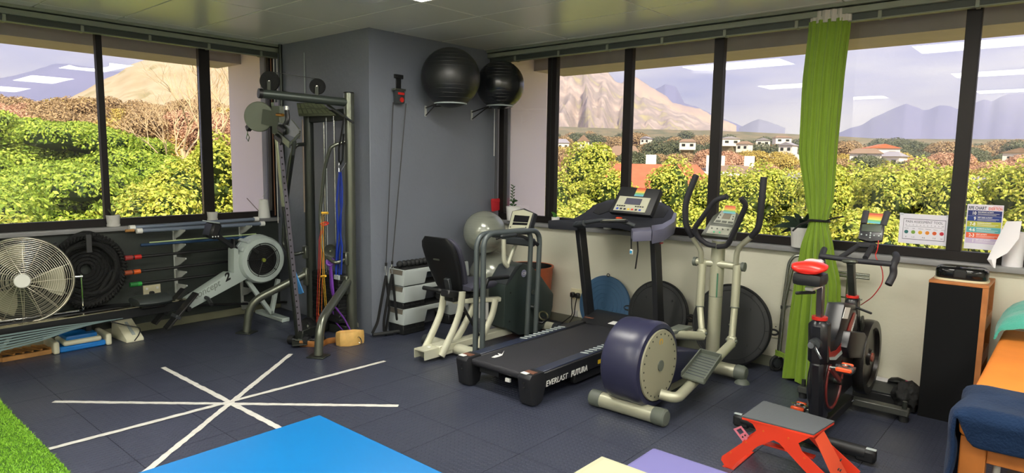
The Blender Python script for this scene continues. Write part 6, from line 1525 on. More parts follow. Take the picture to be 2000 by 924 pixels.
T('EXERTION', .026, .97, .885, pm('ink_red', (214, 90, 70), .6), .0006, 'RIGHT', sx=.60); 
T('RATING OF PERCEIVED', .008, .97, .955, MATS['ink_red'], 0, 'RIGHT', sx=.6)
for k, (c_, s_, v0, v1, tl) in enumerate((((26, 42, 110), '10', .745, .865, 'MAX EFFORT ACTIVITY'), ((30, 56, 130), '9', .625, .742, 'VERY HARD ACTIVITY'), ((176, 178, 60), '7-8', .50, .622, 'VIGOROUS ACTIVITY'), ((90, 170, 176), '4-6', .375, .497, 'MODERATE ACTIVITY'), ((226, 96, 60), '2-3', .25, .372, 'LIGHT ACTIVITY'), ((196, 180, 214), '1', .13, .247, 'VERY LIGHT ACTIVITY'))):
    Rc(.03, v0, .97, v1, pm('band%d' % k, c_, .6), 'colour_band'); YS -= .0005
    T(s_, .030, .27, v0+.025, MATS['white'], .0008, 'RIGHT', sx=.8); T(tl, .010, .31, v0+.075, MATS['white'], .0003, 'LEFT', sx=.8)
    for q_ in range(2): Rc(.31, v0+.05-.025*q_, .9-.08*q_, v0+.056-.025*q_, MATS['white'], 'text_line')
    YS += .0005
# ---- paper towel roll on the sill
a = U(1978, 505, Y=YR+.02); t = thing('paper_roll', 'white paper roll on the sill with a loose sheet drooping forward, far right', 'paper roll', (a.x, YR+.02, zs+.008))
MB().lathe([(.02, 0), (.055, 0), (.055, .22), (.02, .22), (.02, .1)], V(a.x, YR+.02, zs+.008), n=32).build('roll', 'paper', t)
sh = [(U(1966, 432, Y=YR-.03), U(1996, 432, Y=YR-.05)), (U(1950, 462, Y=YR-.05), U(1990, 466, Y=YR-.08)), (U(1936, 490, Y=YR-.07), U(1968, 494, Y=YR-.1)), (U(1928, 507, Y=YR-.1), U(1946, 506, Y=YR-.12)), (U(1938, 521, Y=YR-.11), U(1944, 524, Y=YR-.12))]
vs = []; 
for l_, r_ in sh: vs += [l_, (l_+r_)/2+V(0, -.012, 0), r_]
n0 = len(vs); vs += [v+V(0, .002, 0) for v in vs]
fs = [(3*i+j, 3*i+j+1, 3*i+j+4, 3*i+j+3) for i in range(4) for j in range(2)]; fs += [tuple(n0+k for k in f[::-1]) for f in fs]
MB().raw(vs, fs).build('loose_sheet', 'paper', t)
# ---- wooden cabinet with black side, stereo on top
Xa, Xb, Ya, Yb2, Zt = 4.115, 4.425, 1.235, 1.60, .895
t = thing('cabinet', 'tall narrow wooden cabinet with a black panel side standing by the right wall', 'cabinet', ((Xa+Xb)/2, (Ya+Yb2)/2, 0))
wd = pm('cab_wood', (176, 112, 62), .45, var=.15, vs=12)
MB().bb((Xa, Ya, .0), (Xb-.03, Ya+.012, Zt-.02), bev=.002).build('black_panel', pm('panel_black', (17, 18, 20), .85, spec=.2), t)
MB().bb((Xa, Ya-.004, Zt-.02), (Xb, Yb2, Zt), bev=.003).build('top', wd, t)
MB().bb((Xa, Ya+.012, 0), (Xa+.018, Yb2, Zt-.02)).build('side_panel', wd, t)
MB().bb((Xb-.05, Yb2-.02, 0), (Xb, Yb2, Zt-.02)).build('upright', wd, t); MB().bb((Xb-.03, Ya-.002, 0), (Xb, Ya+.03, Zt-.02)).build('upright', wd, t)
MB().bb((Xb-.07, Ya+.012, 0), (Xb-.06, Yb2-.02, Zt-.02)).build('opening_shade', 'black_matte', t)  # black sheet added to darken the openings like shade inside
for z in (.0, .2, .42, .64): MB().bb((Xa+.018, Ya+.012, z), (Xb-.001, Yb2-.02, z+.018)).build('shelf', wd, t)
for z in (.2, .42, .64): MB().bb((Xb-.02, Ya+.03, z-.03), (Xb, Yb2-.02, z+.05)).build('cross_rail', wd, t)
t = thing('stereo', 'black oval portable stereo lying on top of the wooden cabinet', 'stereo', ((Xa+Xb)/2, 1.38, Zt))
cs = V((Xa+Xb)/2+.0, 1.37, Zt+.012)
rings = []
for z, f in ((0, .96), (.01, 1), (.045, 1), (.062, .96), (.07, .85)): rings.append([cs+V(.14*f*(abs(math.cos(a))**.55)*(1 if math.cos(a) > 0 else -1), .095*f*(abs(math.sin(a))**.6)*(1 if math.sin(a) > 0 else -1), z) for a in [2*math.pi*k/36+.01 for k in range(36)]])
MB().loft(rings).build('body', 'black_gloss', t, ang=50)
rings = [[cs+V(.145*(abs(math.cos(a))**.55)*(1 if math.cos(a) > 0 else -1), .1*(abs(math.sin(a))**.6)*(1 if math.sin(a) > 0 else -1), z) for a in [2*math.pi*k/36+.01 for k in range(36)]] for z in (-.012, 0)]
MB().loft(rings).build('base_trim', 'cream_plastic', t)
for s in (-1, 1):
    MB().lathe([(.001, 0), (.035, .001), (.038, -.003), (.04, -.003), (.04, .002)], cs+V(s*.085, -.02, .07), V(0, 0, 1), 24, (1, .8)).build('speaker_cone', 'charcoal', t)
MB().bb(cs+V(-.035, -.1, .01), cs+V(.035, -.085, .06), bev=.006).build('control_panel', 'black', t)
for s in (-1, 1): MB().box(cs+V(s*.075, -.03, .072), (.09, .05, .004), None, .001).build('chrome_strip', 'steel', t)
# ---- clutter by the wall
t = thing('low_box', 'low flat black box on the floor by the wall behind the spin bike', 'box', (3.93, 1.48, 0))
a = U(1690, 757, Z=.10); MB().bb((3.72, 1.26, 0), (4.10, 1.60, .085), bev=.006).build('body', 'black', t); MB().bb((3.735, 1.275, .085), (4.085, 1.585, .092), bev=.002).build('lid', pm('lid_grey', (48, 52, 54), .5), t)
c_ = U(1724, 741, Z=.094); tag(MB().box(V(c_.x, c_.y-.0, .0935), (.14, .09, .003), Matrix.Rotation(-.05, 3, 'Z')).build('note_paper', 'paper'), 'blank cream paper lying on the low black box by the wall', 'paper')
c_ = U(1762, 747, Z=.11); t = thing('shoe', 'black and pink trainer lying on the low box beside the cream paper', 'shoe', (c_.x, c_.y, .092))
rings = []
for x, w, h in ((-.085, .02, .02), (-.07, .035, .035), (-.03, .038, .045), (.02, .036, .035), (.06, .034, .024), (.085, .015, .012)): rings.append([V(c_.x+x, c_.y+w*math.cos(a), .094+h*.5+h*.5*math.sin(a)) for a in [2*math.pi*k/14 for k in range(14)]])
MB().loft(rings[:4]).build('upper', 'black', t); MB().loft(rings[2:]).build('toe', pm('shoe_pink', (196, 44, 96), .5), t)
MB().bb((c_.x-.085, c_.y-.035, .0925), (c_.x+.085, c_.y+.035, .1)).build('sole', 'black', t)
t_ = MB(); R = random.Random(8)
g_ = bmesh.ops.create_icosphere(t_.bm, subdivisions=4, radius=1)
for v in g_['verts']:
    k = noise.fractal(v.co*1.8+V(3, 1, 2), .9, 2, 4); v.co = V(4.035+.075*v.co.x*(1+.3*k), 1.30+.14*v.co.y*(1+.3*k), .10+.085*v.co.z*(1+.45*k)); v.co.z = max(v.co.z, .002)
tag(t_.build('cloth_bag', pm('bag_black', (24, 25, 26), .85, bump=.5, bs=50), ang=80), 'crumpled black cloth bag on the floor left of the cabinet', 'bag')
# ================================================================== SPIN BIKE
XS = 3.74
t = thing('spin_bike', 'black and red indoor cycling bike with drop handlebar and grey console', 'exercise bike', (XS, .6, 0))
bk = pm('bike_black', (28, 29, 34), .3); bd = pm('bike_dark', (22, 23, 26), .5)
MB().cyl((3.36, .235, .06), (4.04, .235, .06), .035, seg=16).build('rear_stabilizer', bd, t)
for s, x in ((-1, 3.36), (1, 4.04)): MB().bb((x-.05, .205, .015), (x+.05, .265, .085), bev=.012).build('end_cap', bd, t); MB().box(V(x, .235, .087), (.10, .026, .006), None, .002).build('cap_strip', 'lightgrey', t)
MB().bb((3.43, 1.02, .04), (4.10, 1.09, .085), bev=.006).build('front_stabilizer', pm('bar_grey', (70, 72, 68), .4, metal=.3), t)
for x in (3.46, 4.07): MB().cyl((x, 1.055, 0), (x, 1.055, .05), .026).build('level_foot', 'rubber', t); MB().cyl((x, 1.055, .08), (x, 1.055, .13), .014).build('adjuster', 'gun_dark', t)
MB().bar(V(XS, .235, .07), V(XS, 1.05, .07), .08, .06, bev=.006).build('base_beam', bd, t)
MB().cyl(V(3.78, 1.0, .072), V(3.79, 1.0, .09), .008).build('bolt', 'steel', t)
st_t = U(1601, 622, X=XS); st_b = V(XS, st_t.y+.16, .12)
MB().bar(V(XS, st_t.y, st_t.z), V(XS, st_t.y+.045, .46), .105, .12, bev=.03).build('seat_tube', bk, t)
MB().bar(V(XS, st_t.y+.04, .50), V(XS, st_t.y+.12, .10), .075, .13, bev=.02).build('seat_tube_lower', bk, t)
MB().cyl(V(XS, st_t.y, st_t.z-.006), V(XS, st_t.y, st_t.z+.012), .042, seg=24).build('seat_collar', 'red', t)
sp_ = U(1594, 562, X=XS)
MB().bar(V(XS, st_t.y, st_t.z), V(XS, st_t.y-.02, sp_.z), .034, .046, bev=.004).build('seat_post', pm('post_mauve', (112, 104, 106), .25, metal=.8), t)
MB().box(V(XS-.01, sp_.y-.01, sp_.z+.004), (.045, .17, .022), None, .005).build('seat_slider', 'white_gloss', t)
MB().bar(V(XS-.09, sp_.y-.06, sp_.z-.035), V(XS, sp_.y, sp_.z-.025), .018, .018, bev=.006).build('slider_lever', 'black', t)
# saddle
sd0 = U(1587, 530, X=XS); rings = []
for (dy, w, zt_, h) in ((-.115, .07, .0, .03), (-.105, .125, .01, .06), (-.06, .15, .018, .07), (0, .13, .02, .06), (.06, .07, .016, .045), (.13, .04, .012, .035), (.165, .025, .008, .02)):
    rings.append([V(sd0.x+w*math.cos(a)*.62, sd0.y+dy, sd0.z+.015+zt_+h*.5*math.sin(a)*(1 if math.sin(a) < 0 else .7)) for a in [2*math.pi*k/24 for k in range(24)]])
MB().loft(rings).build('saddle_shell', pm('saddle_red', (222, 40, 30), .3), t, ang=60)
MB().loft([[V(p.x, p.y+.004, p.z+.012) if p.z > sd0.z+.02 else V(p.x*.98+sd0.x*.02, p.y+.004, p.z+.01) for p in [V(sd0.x+(q.x-sd0.x)*.62, q.y, q.z) for q in r_]] for r_ in rings[3:]]).build('saddle_top', pm('saddle_white', (214, 210, 220), .3), t, ang=60)
MB().bb((sd0.x-.075, sd0.y-.105, sd0.z-.07), (sd0.x+.075, sd0.y+.05, sd0.z-.002), bev=.025, seg=2).build('saddle_base', 'black', t)
for s_ in (-1, 1): MB().tube([V(sd0.x+s_*.02, sd0.y-.08, sd0.z-.055), V(sd0.x+s_*.02, sd0.y+.1, sd0.z-.02)], .004, 6).build('saddle_rail', 'steel', t)
text('SPORT', .02, V(sd0.x-.04, sd0.y-.118, sd0.z+.018), (1, 0, 0), (0, 0, 1), MATS['ink'], t, 'lettering') if 0 else None
kn = U(1597, 668, X=XS-.0); MB().cyl(V(XS, st_t.y-.075, kn.z), V(XS, st_t.y-.02, kn.z), .032, seg=16).build('seat_clamp', 'charcoal', t); MB().cyl(V(XS-.01, st_t.y-.10, kn.z-.005), V(XS-.01, st_t.y-.07, kn.z), .018, seg=8).build('clamp_nut', 'steel', t)
MB().bar(V(XS+.01, st_t.y-.09, kn.z-.01), V(XS+.05, st_t.y-.10, kn.z-.07), .01, .014, bev=.003).build('clamp_lever', 'steel', t)
# head tube and post
hp = U(1665, 580, X=XS); hb_ = U(1680, 690, X=XS)
MB().bar(V(XS, hp.y, hp.z), V(XS, hp.y+.10, .42), .075, .10, bev=.02).build('head_tube', bk, t)
MB().cyl(V(XS, hp.y, hp.z-.004), V(XS, hp.y, hp.z+.012), .038, seg=24).build('head_collar', 'red', t)
hq = U(1662, 512, X=XS); MB().bar(V(XS, hp.y, hp.z), V(XS, hq.y, hq.z), .04, .05, bev=.004).build('bar_post', 'gun_dark', t)
MB().bar(V(XS, hp.y-.03, hp.z-.05), V(XS+.13, hp.y-.05, hp.z-.08), .014, .014, bev=.004).build('post_lever', 'black', t)
MB().box(V(XS, hq.y-.01, hq.z+.008), (.09, .07, .025), None, .01).build('bar_clamp', 'gun', t)
# sculpted main frame (side outline on the right face)
def SP(pts, x=XS+.05): return [U(*p, X=x) for p in pts]
MB().prism(SP([(1650, 594), (1672, 594), (1676, 640), (1668, 672), (1650, 702), (1630, 716), (1617, 712), (1616, 670), (1622, 668), (1632, 662), (1640, 640)]), (-.10, 0, 0)).build('main_frame', bk, t, bevel=.012)
MB().prism(SP([(1618, 676), (1622, 688), (1633, 684), (1648, 664), (1660, 630), (1668, 610), (1671, 613), (1660, 650), (1645, 682), (1630, 697), (1619, 698)], XS+.052), (.002, 0, 0)).build('red_flash', pm('flash_red', (150, 40, 36), .3), t)
MB().prism(SP([(1619, 698), (1630, 697), (1645, 682), (1660, 650), (1671, 613), (1673, 615), (1662, 654), (1647, 688), (1632, 703), (1620, 703)], XS+.052), (.002, 0, 0)).build('white_flash', 'lightgrey', t)
MB().prism(SP([(1651, 600), (1661, 601), (1655, 623), (1645, 622)], XS+.053), (.002, 0, 0)).build('white_decal', 'white', t)
la = U(1657, 670, X=XS+.054); lb = U(1671, 624, X=XS+.054)
text('HORIZON', .034, la, lb-la, V(0, -1, .5), MATS['white'], t, 'lettering', .0008, .0006)
# bottle holder
bh = U(1640, 605, X=XS-.06); mb = MB(); mb.torus(bh, .035, .006, V(0, 0, 1), 18, 6).torus(bh+V(0, 0, -.08), .033, .006, V(0, 0, 1), 18, 6)
for k in range(4): mb.bar(bh+V(.035*math.cos(k*1.57), .035*math.sin(k*1.57), 0), bh+V(.033*math.cos(k*1.57), .033*math.sin(k*1.57), -.08), .008, .008)
mb.build('bottle_cage', 'black', t)
# flywheel & front cover
fy = 1.12; fz = .335
MB().prism(SP([(1662, 648), (1690, 650), (1697, 662), (1697, 690), (1690, 700), (1660, 700), (1655, 680)], XS+.09), (-.15, 0, 0)).build('brake_cover', bk, t, bevel=.012)
k_ = U(1675, 652, X=XS+.02); MB().cyl(k_-V(0, 0, .02), k_+V(0, 0, .03), .03, seg=20).build('resistance_knob', bk, t); MB().cyl(k_+V(0, 0, .03), k_+V(0, 0, .037), .022, seg=20).torus(k_+V(0, 0, .037), .012, .003, n=16).build('knob_cap', 'red', t)
fwc = V(XS+.0, U(1688, 715, X=XS+.05).y, .33)
MB().lathe([(.001, -.03), (.05, -.03), (.06, -.012), (.19, -.012), (.2, -.035), (.245, -.035), (.25, -.02), (.25, .02), (.245, .035), (.2, .035), (.19, .012), (.06, .012), (.05, .03), (.001, .03)], fwc+V(.06, 0, 0), V(1, 0, 0), 56).build('flywheel', pm('flywheel', (40, 38, 38), .3, metal=.5), t)
MB().cyl(fwc+V(.09, 0, 0), fwc+V(.10, 0, 0), .03).build('flywheel_hub', pm('hub_pink', (150, 80, 66), .4), t)
for s_ in (-1, 1): MB().bar(V(XS+.0+s_*.055, fwc.y-.0, fwc.z), V(XS+s_*.05, hp.y+.06, .62), .012, .05).build('fork', 'bar_grey' if s_ > 0 else bd, t)
# crank case
ccn = U(1636, 740, X=XS+.06); ccn = V(XS, ccn.y, .33)
MB().lathe([(.001, -.06), (.18, -.06), (.205, -.045), (.205, .02), (.19, .04), (.001, .045)], ccn, V(1, 0, 0), 48).build('crank_cover', bk, t)
MB().torus(ccn+V(.042, 0, 0), .165, .008, V(1, 0, 0), 48, 8).build('cover_ring', pm('ring_red', (110, 40, 38), .4), t)
MB().prism([V(XS-.055, st_t.y+.05, .30), V(XS-.055, ccn.y, .515), V(XS-.055, fwc.y, .50), V(XS-.055, fwc.y+.12, .34), V(XS-.055, fwc.y, .18), V(XS-.055, ccn.y, .15), V(XS-.055, st_t.y+.1, .14)], (.09, 0, 0)).build('chain_case', bk, t, bevel=.02)
rp = U(1652, 718, X=XS+.17); lp = U(1562, 793, X=XS-.17)
cr = (rp+lp)/2; cr = V(XS, cr.y, cr.z); cr = V(XS, ccn.y, ccn.z)
MB().bar(cr+V(.075, 0, 0), V(XS+.09, rp.y, rp.z-.02), .018, .03, bev=.005).build('crank_arm', pm('crank_red', (120, 44, 40), .4), t)
MB().bar(cr+V(-.085, 0, 0), V(XS-.10, lp.y, lp.z-.02), .03, .03, bev=.005).build('crank_arm', 'gun', t)
MB().cyl(cr-V(.09, 0, 0), cr+V(.085, 0, 0), .02).build('crank_axle', 'gun_dark', t)
for p, s_ in ((rp, 1), (lp, -1)):
    MB().box(p+V(0, 0, -.015), (.085, .07, .03), None, .008).build('pedal_body', 'charcoal', t)
    MB().box(p+V(0, -.045, -.005), (.08, .02, .022), None, .005).build('pedal_clip', pm('pedal_orange', (226, 84, 40), .35), t); MB().box(p+V(0, .035, .005), (.06, .02, .02), None, .005).build('pedal_clip', 'pedal_orange', t)
    MB().torus(p+V(0, -.005, .012), .022, .007, V(0, .2, 1), 16, 6).bar(p+V(-.05, 0, .005), p+V(.05, 0, .005), .012, .012).build('pedal_cleat', 'steel', t)
    MB().cyl(p+V(-s_*.045, 0, -.012), p+V(-s_*.08, 0, -.015), .008).build('pedal_spindle', 'steel', t)
# handlebar
Yh = U(1662, 508, X=XS).y
gr_ = MATS['grip']
hbp = [(1600, 500, Yh), (1608, 500, Yh), (1622, 503, Yh), (1665, 508, Yh), (1735, 514, Yh), (1745, 512, Yh)]
L_ = [U(1609, 487, Y=Yh+.11), U(1609, 500, Y=Yh+.03), U(1600, 500, Y=Yh), U(1640, 505, Y=Yh), U(1665, 509, Y=Yh), U(1735, 514, Y=Yh)]
MB().tube([U(1602, 500, Y=Yh), U(1640, 505, Y=Yh), U(1665, 509, Y=Yh), U(1700, 512, Y=Yh), U(1742, 516, Y=Yh)], .017, 12).build('handlebar', gr_, t)
MB().tube([U(1606, 518, Y=Yh+.02), U(1604, 503, Y=Yh), U(1607, 494, Y=Yh+.06), U(1610, 487, Y=Yh+.12)], .0195, 12, bend=.04).build('drop_grip', gr_, t)
MB().tube([U(1749, 497, Y=Yh+.12), U(1752, 504, Y=Yh+.06), U(1744, 518, Y=Yh+.0), U(1746, 535, Y=Yh+.01), U(1735, 556, Y=Yh-.03)], .021, 12, bend=.05, nb=7).build('drop_grip', gr_, t)
for (a_, b_) in (((1640, 504), (1680, 478)), ((1690, 504), (1706, 478))):
    MB().tube([U(*a_, Y=Yh+.0), U(*b_, Y=Yh+.16)], .0165, 12).build('aero_bar', gr_, t)
MB().bar(U(1674, 478, Y=Yh+.15), U(1712, 480, Y=Yh+.15), .045, .04, bev=.012).build('console_bracket', gr_, t)
c0, c1, c2, c3 = U(1676, 466, Y=Yh+.14), U(1722, 470, Y=Yh+.14), U(1727, 438, Y=Yh+.19), U(1680, 436, Y=Yh+.19)
n_ = (c1-c0).cross(c3-c0).normalized(); n_ = -n_ if n_.dot(CAM-c0) < 0 else n_
cc = (c0, c1, c2, c3)
MB().prism([c0, U(1699, 472, Y=Yh+.14), c1, c2, c3], -n_*.035).build('console', bk, t, bevel=.006)
pl(.1, .48, .92, .92, pm('lcd_green', (66, 76, 64), .2), 'screen')
for (u_, v_) in ((.12, .28), (.34, .26), (.5, .26), (.66, .26), (.86, .26), (.5, .4), (.5, .12), (.92, .38)):
    q = inq(u_, v_, .001, cc, n_); MB().cyl(q, q+n_*.003, .0048, seg=12).build('button', 'lightgrey', t)
for a_, b_ in (((1687, 436), (1692, 412)), ((1725, 440), (1734, 413))):
    MB().tube([U(*a_, Y=Yh+.20), U(*b_, Y=Yh+.24)], (.008, .02), 10, flat=n_).build('tablet_arm', gr_, t)
s0, s1, s2, s3 = U(1694, 435, Y=Yh+.205), U(1724, 438, Y=Yh+.205), U(1727, 418, Y=Yh+.235), U(1697, 416, Y=Yh+.235)
rainbow(t, lambda a_, b_: MB().prism([s3.lerp(s0, a_), s2.lerp(s1, a_), s2.lerp(s1, b_), s3.lerp(s0, b_)], -n_*.002), cols=((196, 80, 60), (226, 130, 70), (232, 176, 70), (226, 206, 90), (110, 180, 120), (96, 176, 196)))
MB().tube([U(1716, 470, Y=Yh+.12), U(1714, 488, Y=Yh+.10), U(1708, 500, Y=Yh+.04), U(1722, 520, Y=Yh+.02), U(1726, 550, Y=Yh+.03), U(1705, 580, Y=Yh+.05), U(1681, 596, X=XS+.03)], .003, 6, bend=.06).build('red_cable', 'red', t)
# ================================================================== RED STEP FRAME
t = thing('step_stool', 'bright red folded-metal stool with a grey rubber top in front of the spin bike', 'stool', (3.77, -.18, 0))
zr = .30; rm = pm('red_metal', (226, 62, 36), .35); 
c = [U(1449, 815, Z=zr), U(1589, 851, Z=zr), U(1630, 825, Z=zr), U(1491, 785, Z=zr)]
MB().prism(c, (0, 0, -.012)).build('top_board', rm, t, bevel=.002)
MB().prism([p+V(0, 0, .008) for p in c], (0, 0, -.008)).build('rubber_top', pm('top_grey', (82, 86, 90), .55, bump=.3, bs=200), t, bevel=.002)
Yf = c[0].y+.006; 
fr = [(1452, 818), (1585, 853), (1559, 866), (1566, 882), (1650, 962), (1628, 982), (1522, 866), (1511, 860), (1480, 872), (1440, 902), (1428, 916), (1418, 914), (1408, 898), (1410, 891), (1470, 851), (1477, 840), (1470, 828)]
for yy, nm in ((Yf, 'front_panel'), (c[3].y-.01, 'back_panel')):
    P_ = [U(*p, Y=Yf) for p in fr]; P_ = [V(p.x, yy, max(p.z, .0)) for p in P_]
    MB().prism(P_, (0, .004, 0)).build(nm, rm, t)
    if nm == 'front_panel':
        for q in ((1491, 842), (1540, 856), (1457, 864), (1571, 895), (1427, 884)): p = U(*q, Y=Yf); MB().cyl(p, p+V(0, -.003, 0), .005, seg=10).build('rivet', 'orange', t)
zx = U(1592, 850, Y=Yf); e0 = V(zx.x-.0, Yf, .286); e1 = V(zx.x+.14, Yf, .03); 
MB().prism([e0, e1, e1+V(0, (c[3].y-c[0].y)*.62, 0), e0+V(0, (c[3].y-c[0].y)*.45, 0)], (.003, 0, .002)).build('end_panel', pm('red_lit_slope', (226, 84, 54), .3), t)  # sheen on the sloping panel put into a lighter red
mb = MB()
for f, g_, w_, l_ in ((.55, .55, .010, .04), (.62, .3, .008, .015), (.66, .36, .008, .015)): p = e0.lerp(e1, f)+V(.005, g_*(c[3].y-c[0].y), .004); mb.box(p, (.006, w_*1.6, .012), Matrix.Rotation(.45, 3, 'Y'))
mb.build('slot', 'charcoal', t, kind='stuff')
a0_ = U(1415, 905, Y=Yf); MB().bb((a0_.x-.01, Yf, 0), (a0_.x+.05, c[3].y-.01, .004)).build('foot_flange', rm, t); MB().bb((e1.x-.01, Yf, 0), (e1.x+.06, c[3].y-.01, .004)).build('foot_flange', rm, t)
MB().bb((c[0].x+.04, Yf+.1, .14), (c[1].x-.02, Yf+.14, .15)).build('tie_bar', rm, t)
pk = U(1446, 846, Z=.10); t = thing('pink_plate', 'small pink metal plate with a square window hanging at the left of the red stool', 'metal plate', (pk.x, pk.y, 0))
pq = [(1432, 838), (1447, 832), (1463, 852), (1450, 862)]; pk4 = [U(*p, Y=-.12) for p in pq]; pin = pm('pink_metal', (226, 130, 150), .4)
def Q(u_, v_): return pk4[0].lerp(pk4[1], u_).lerp(pk4[3].lerp(pk4[2], u_), v_)
for (u0, v0, u1, v1) in ((0, 0, .2, 1), (.8, 0, 1, 1), (.2, 0, .8, .15), (.2, .55, .8, 1)): MB().prism([Q(u0, v0), Q(u1, v0), Q(u1, v1), Q(u0, v1)], (0, .004, 0)).build('plate', pin, t)
for u_ in (.35, .7): MB().cyl(Q(u_, .78)+V(0, -.002, 0), Q(u_, .78)+V(0, -.0005, 0), .005, seg=10).build('hole', 'black_matte', t)
MB().bar(Q(.6, 1), Q(.6, 1)+V(.01, .0, -.045), .012, .012).build('stem', pin, t)
# ================================================================== TREATMENT COUCH
t = thing('treatment_couch', 'wooden treatment couch with an orange cover at the right edge of the picture', 'treatment couch', (5.0, .6, 0))
Bx0, Bx1, By0, By1, Bz = 4.50, 5.22, -.42, 1.50, .60
pine = MATS['pine']
for x in (Bx0+.055, Bx1-.055):
    for y in (By0+.06, By1-.06): MB().bb((x-.045, y-.04, 0), (x+.045, y+.04, Bz-.10), bev=.004).build('leg', pine, t)
for y in (By0+.06, By1-.06): MB().bb((Bx0+.10, y-.02, Bz-.20), (Bx1-.10, y+.02, Bz-.10), bev=.003).build('end_rail', pine, t)
for x in (Bx0+.055, Bx1-.055): MB().bb((x-.02, By0+.10, Bz-.20), (x+.02, By1-.10, Bz-.10), bev=.003).build('side_rail', pine, t)
MB().bb((Bx0, By0, Bz-.10), (Bx1, By1, Bz-.0), bev=.035, seg=3).build('mattress', pm('orange_sheet', (226, 130, 42), .8, var=.05, vs=5, bump=.2, bs=80), t)
# navy blanket over the near end
def drape(x0, x1, y0, y1, z, side, endh, name, mat, lab, cat, seed, thick=.018):
    R = random.Random(seed); nx, ny = 44, 36; vs = []; W1 = x1-x0
    prof = []   # path across X: left drop, top, right drop
    for i in range(nx+1):
        for j in range(ny+1):
            s = -side+(W1+2*side)*i/nx; v = -endh+(y1-y0+endh)*j/ny; x = x0+s; zz = z; y = y0+v
            if s < 0: x = x0-.014-.008*math.sin(v*18); zz = z+s
            elif s > W1: x = x1+.014; zz = z-(s-W1)
            if v < 0: y = y0-.014-.008*math.sin(s*16); zz = min(zz, z+v) if 0 <= s <= W1 else zz+v*.0
            k = noise.fractal(V(x*7, y*7, zz*7+seed), .9, 2, 3)
            fold = .005*math.sin(y*22+x*5+2*k)+.005*k
            if 0 <= s <= W1 and v >= 0: zz += .012+fold*.9
            else: x += fold*(-1 if s < 0 else 0); y += -abs(fold) if v < 0 else 0
            vs.append((x, y, zz))
    fs = [(i*(ny+1)+j, (i+1)*(ny+1)+j, (i+1)*(ny+1)+j+1, i*(ny+1)+j+1) for i in range(nx) for j in range(ny)]
    o = from_np(name, vs, fs, mat, smooth=True); sm = o.modifiers.new('s', 'SOLIDIFY'); sm.thickness = thick; sm.offset = 1; sub = o.modifiers.new('u', 'SUBSURF'); sub.levels = 1; sub.render_levels = 1
    tag(o, lab, cat); return o
navy = pm('navy_blanket', (24, 42, 70), .95, var=.12, vs=7, bump=.6, bs=90, sheen=.06, spec=.1)
drape(Bx0, Bx1, By0, By0+.40, Bz+.004, .52, .125, 'blanket', navy, 'navy blue fleece blanket folded over the near end of the orange couch', 'blanket', 3, .014)
teal = pm('teal_towel', (74, 170, 152), .9, var=.1, vs=9, bump=.6, bs=110, sheen=.4)
mb = MB(); rings = []
for i in range(24):
    f = i/23; y = 1.10+.34*f; hh_ = .06+.17*math.sin(min(1, .25+f)*math.pi/2)+.012*math.sin(9*f); ring = []
    for k in range(40):
        a = math.pi*k/39; q = noise.fractal(V(k*.15, f*4, 2), .9, 2, 3)*.012
        ring.append(V(4.85+(.37+q)*-math.cos(a), y+q, Bz+.005+(hh_+q)*math.sin(a)**.6))
    rings.append(ring+[V(p.x*.98+4.85*.02, p.y, max(Bz+.003, p.z-.02)) for p in ring[::-1]])
tag(MB().loft(rings).build('towel', teal, ang=70), 'teal towel heaped over the head end of the orange couch', 'towel')
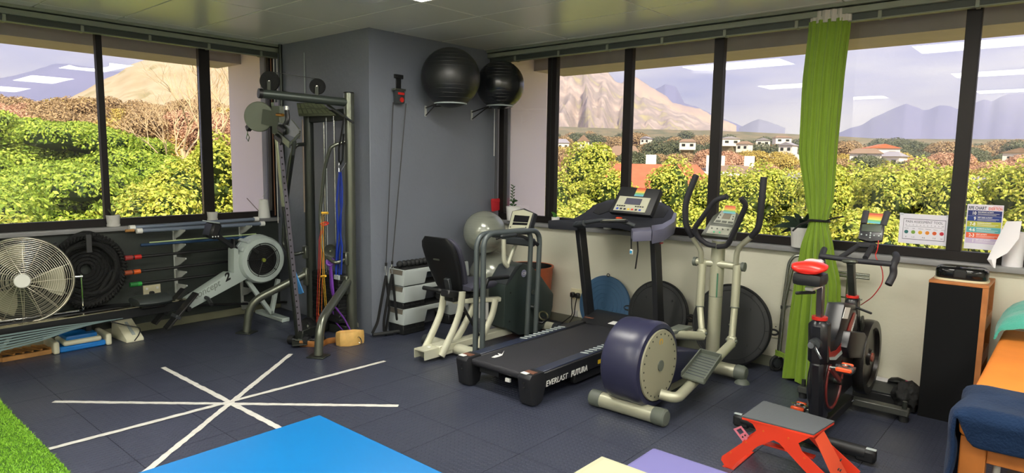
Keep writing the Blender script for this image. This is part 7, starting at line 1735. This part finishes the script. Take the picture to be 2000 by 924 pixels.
# laundry bag & white post under the couch
t = thing('laundry_bag', 'off-white and grey bag stuffed under the treatment couch', 'bag', (4.85, .1, 0))
mb = MB(); g_ = bmesh.ops.create_icosphere(mb.bm, subdivisions=4, radius=1)
for v in g_['verts']:
    k = noise.fractal(v.co*1.6+V(7, 1, 2), .9, 2, 4); v.co = V(4.86+.22*v.co.x*(1+.2*k), .05+.3*v.co.y*(1+.2*k), .19+.19*v.co.z*(1+.2*k)); v.co.z = max(v.co.z, .002)
mb.build('sack', pm('bag_cream', (200, 190, 190), .8, rgb2=(120, 112, 108), vs=2.2), t, ang=80)
tag(MB().cyl((4.63, -.25, 0), (4.63, -.25, .40), .014).build('white_pole', 'white'), 'thin white pole standing under the near end of the couch', 'pole')
# ================================================================== FOREGROUND
def bench(name, corner, x1, y0, z, th_, mat, lab, cat, legm='gun', bev=.02, edge=None):
    cx_, cy_ = corner; t = thing(name, lab, cat, ((cx_+x1)/2, (cy_+y0)/2, 0))
    MB().bb((cx_, y0, z-th_), (x1, cy_, z), bev=bev, seg=3).build('padded_top', mat, t)
    for x in (cx_+.08, x1-.08):
        for y in (y0+.08, cy_-.08): MB().bb((x-.02, y-.02, 0), (x+.02, y+.02, z-th_)).build('leg', legm, t)
    MB().bb((cx_+.06, y0+.06, z-th_-.05), (x1-.06, cy_-.06, z-th_)).build('frame', legm, t)
    return t
zb_ = .5; a = U(624, 810, Z=zb_)
bench('treatment_plinth', (a.x, a.y), 3.42, -4.6, zb_, .05, pm('vinyl_blue', (0, 110, 178), .35, var=.03, vs=2), 'bright blue vinyl treatment plinth in the lower middle foreground', 'plinth', bev=.006)
zc = .55; a = U(1175, 886, Z=zc); t = thing('storage_box', 'cream lidded box top at the bottom edge between the blue plinth and lilac bench', 'box', (a.x+.2, a.y-.4, 0))
MB().bb((a.x+.012, a.y-.6, 0), (a.x+.20, a.y-.012, zc-.03), bev=.004).build('body', 'cream_board', t)
MB().bb((a.x, a.y-.62, zc-.03), (a.x+.21, a.y, zc-.008), bev=.004).build('lid', 'cream_board', t)
MB().bb((a.x+.03, a.y-.6, zc-.008), (a.x+.195, a.y-.03, zc), bev=.002).build('lid_panel', pm('cream_panel', (182, 182, 152), .45), t)
zp = .44; a = U(1275, 872, Z=zp)
bench('lilac_bench', (a.x, a.y), a.x+1.0, a.y-.34, zp, .06, pm('vinyl_lilac', (112, 108, 164), .45, var=.03, vs=2), 'lilac vinyl bench with rounded edge at the bottom of the picture', 'bench', bev=.02)
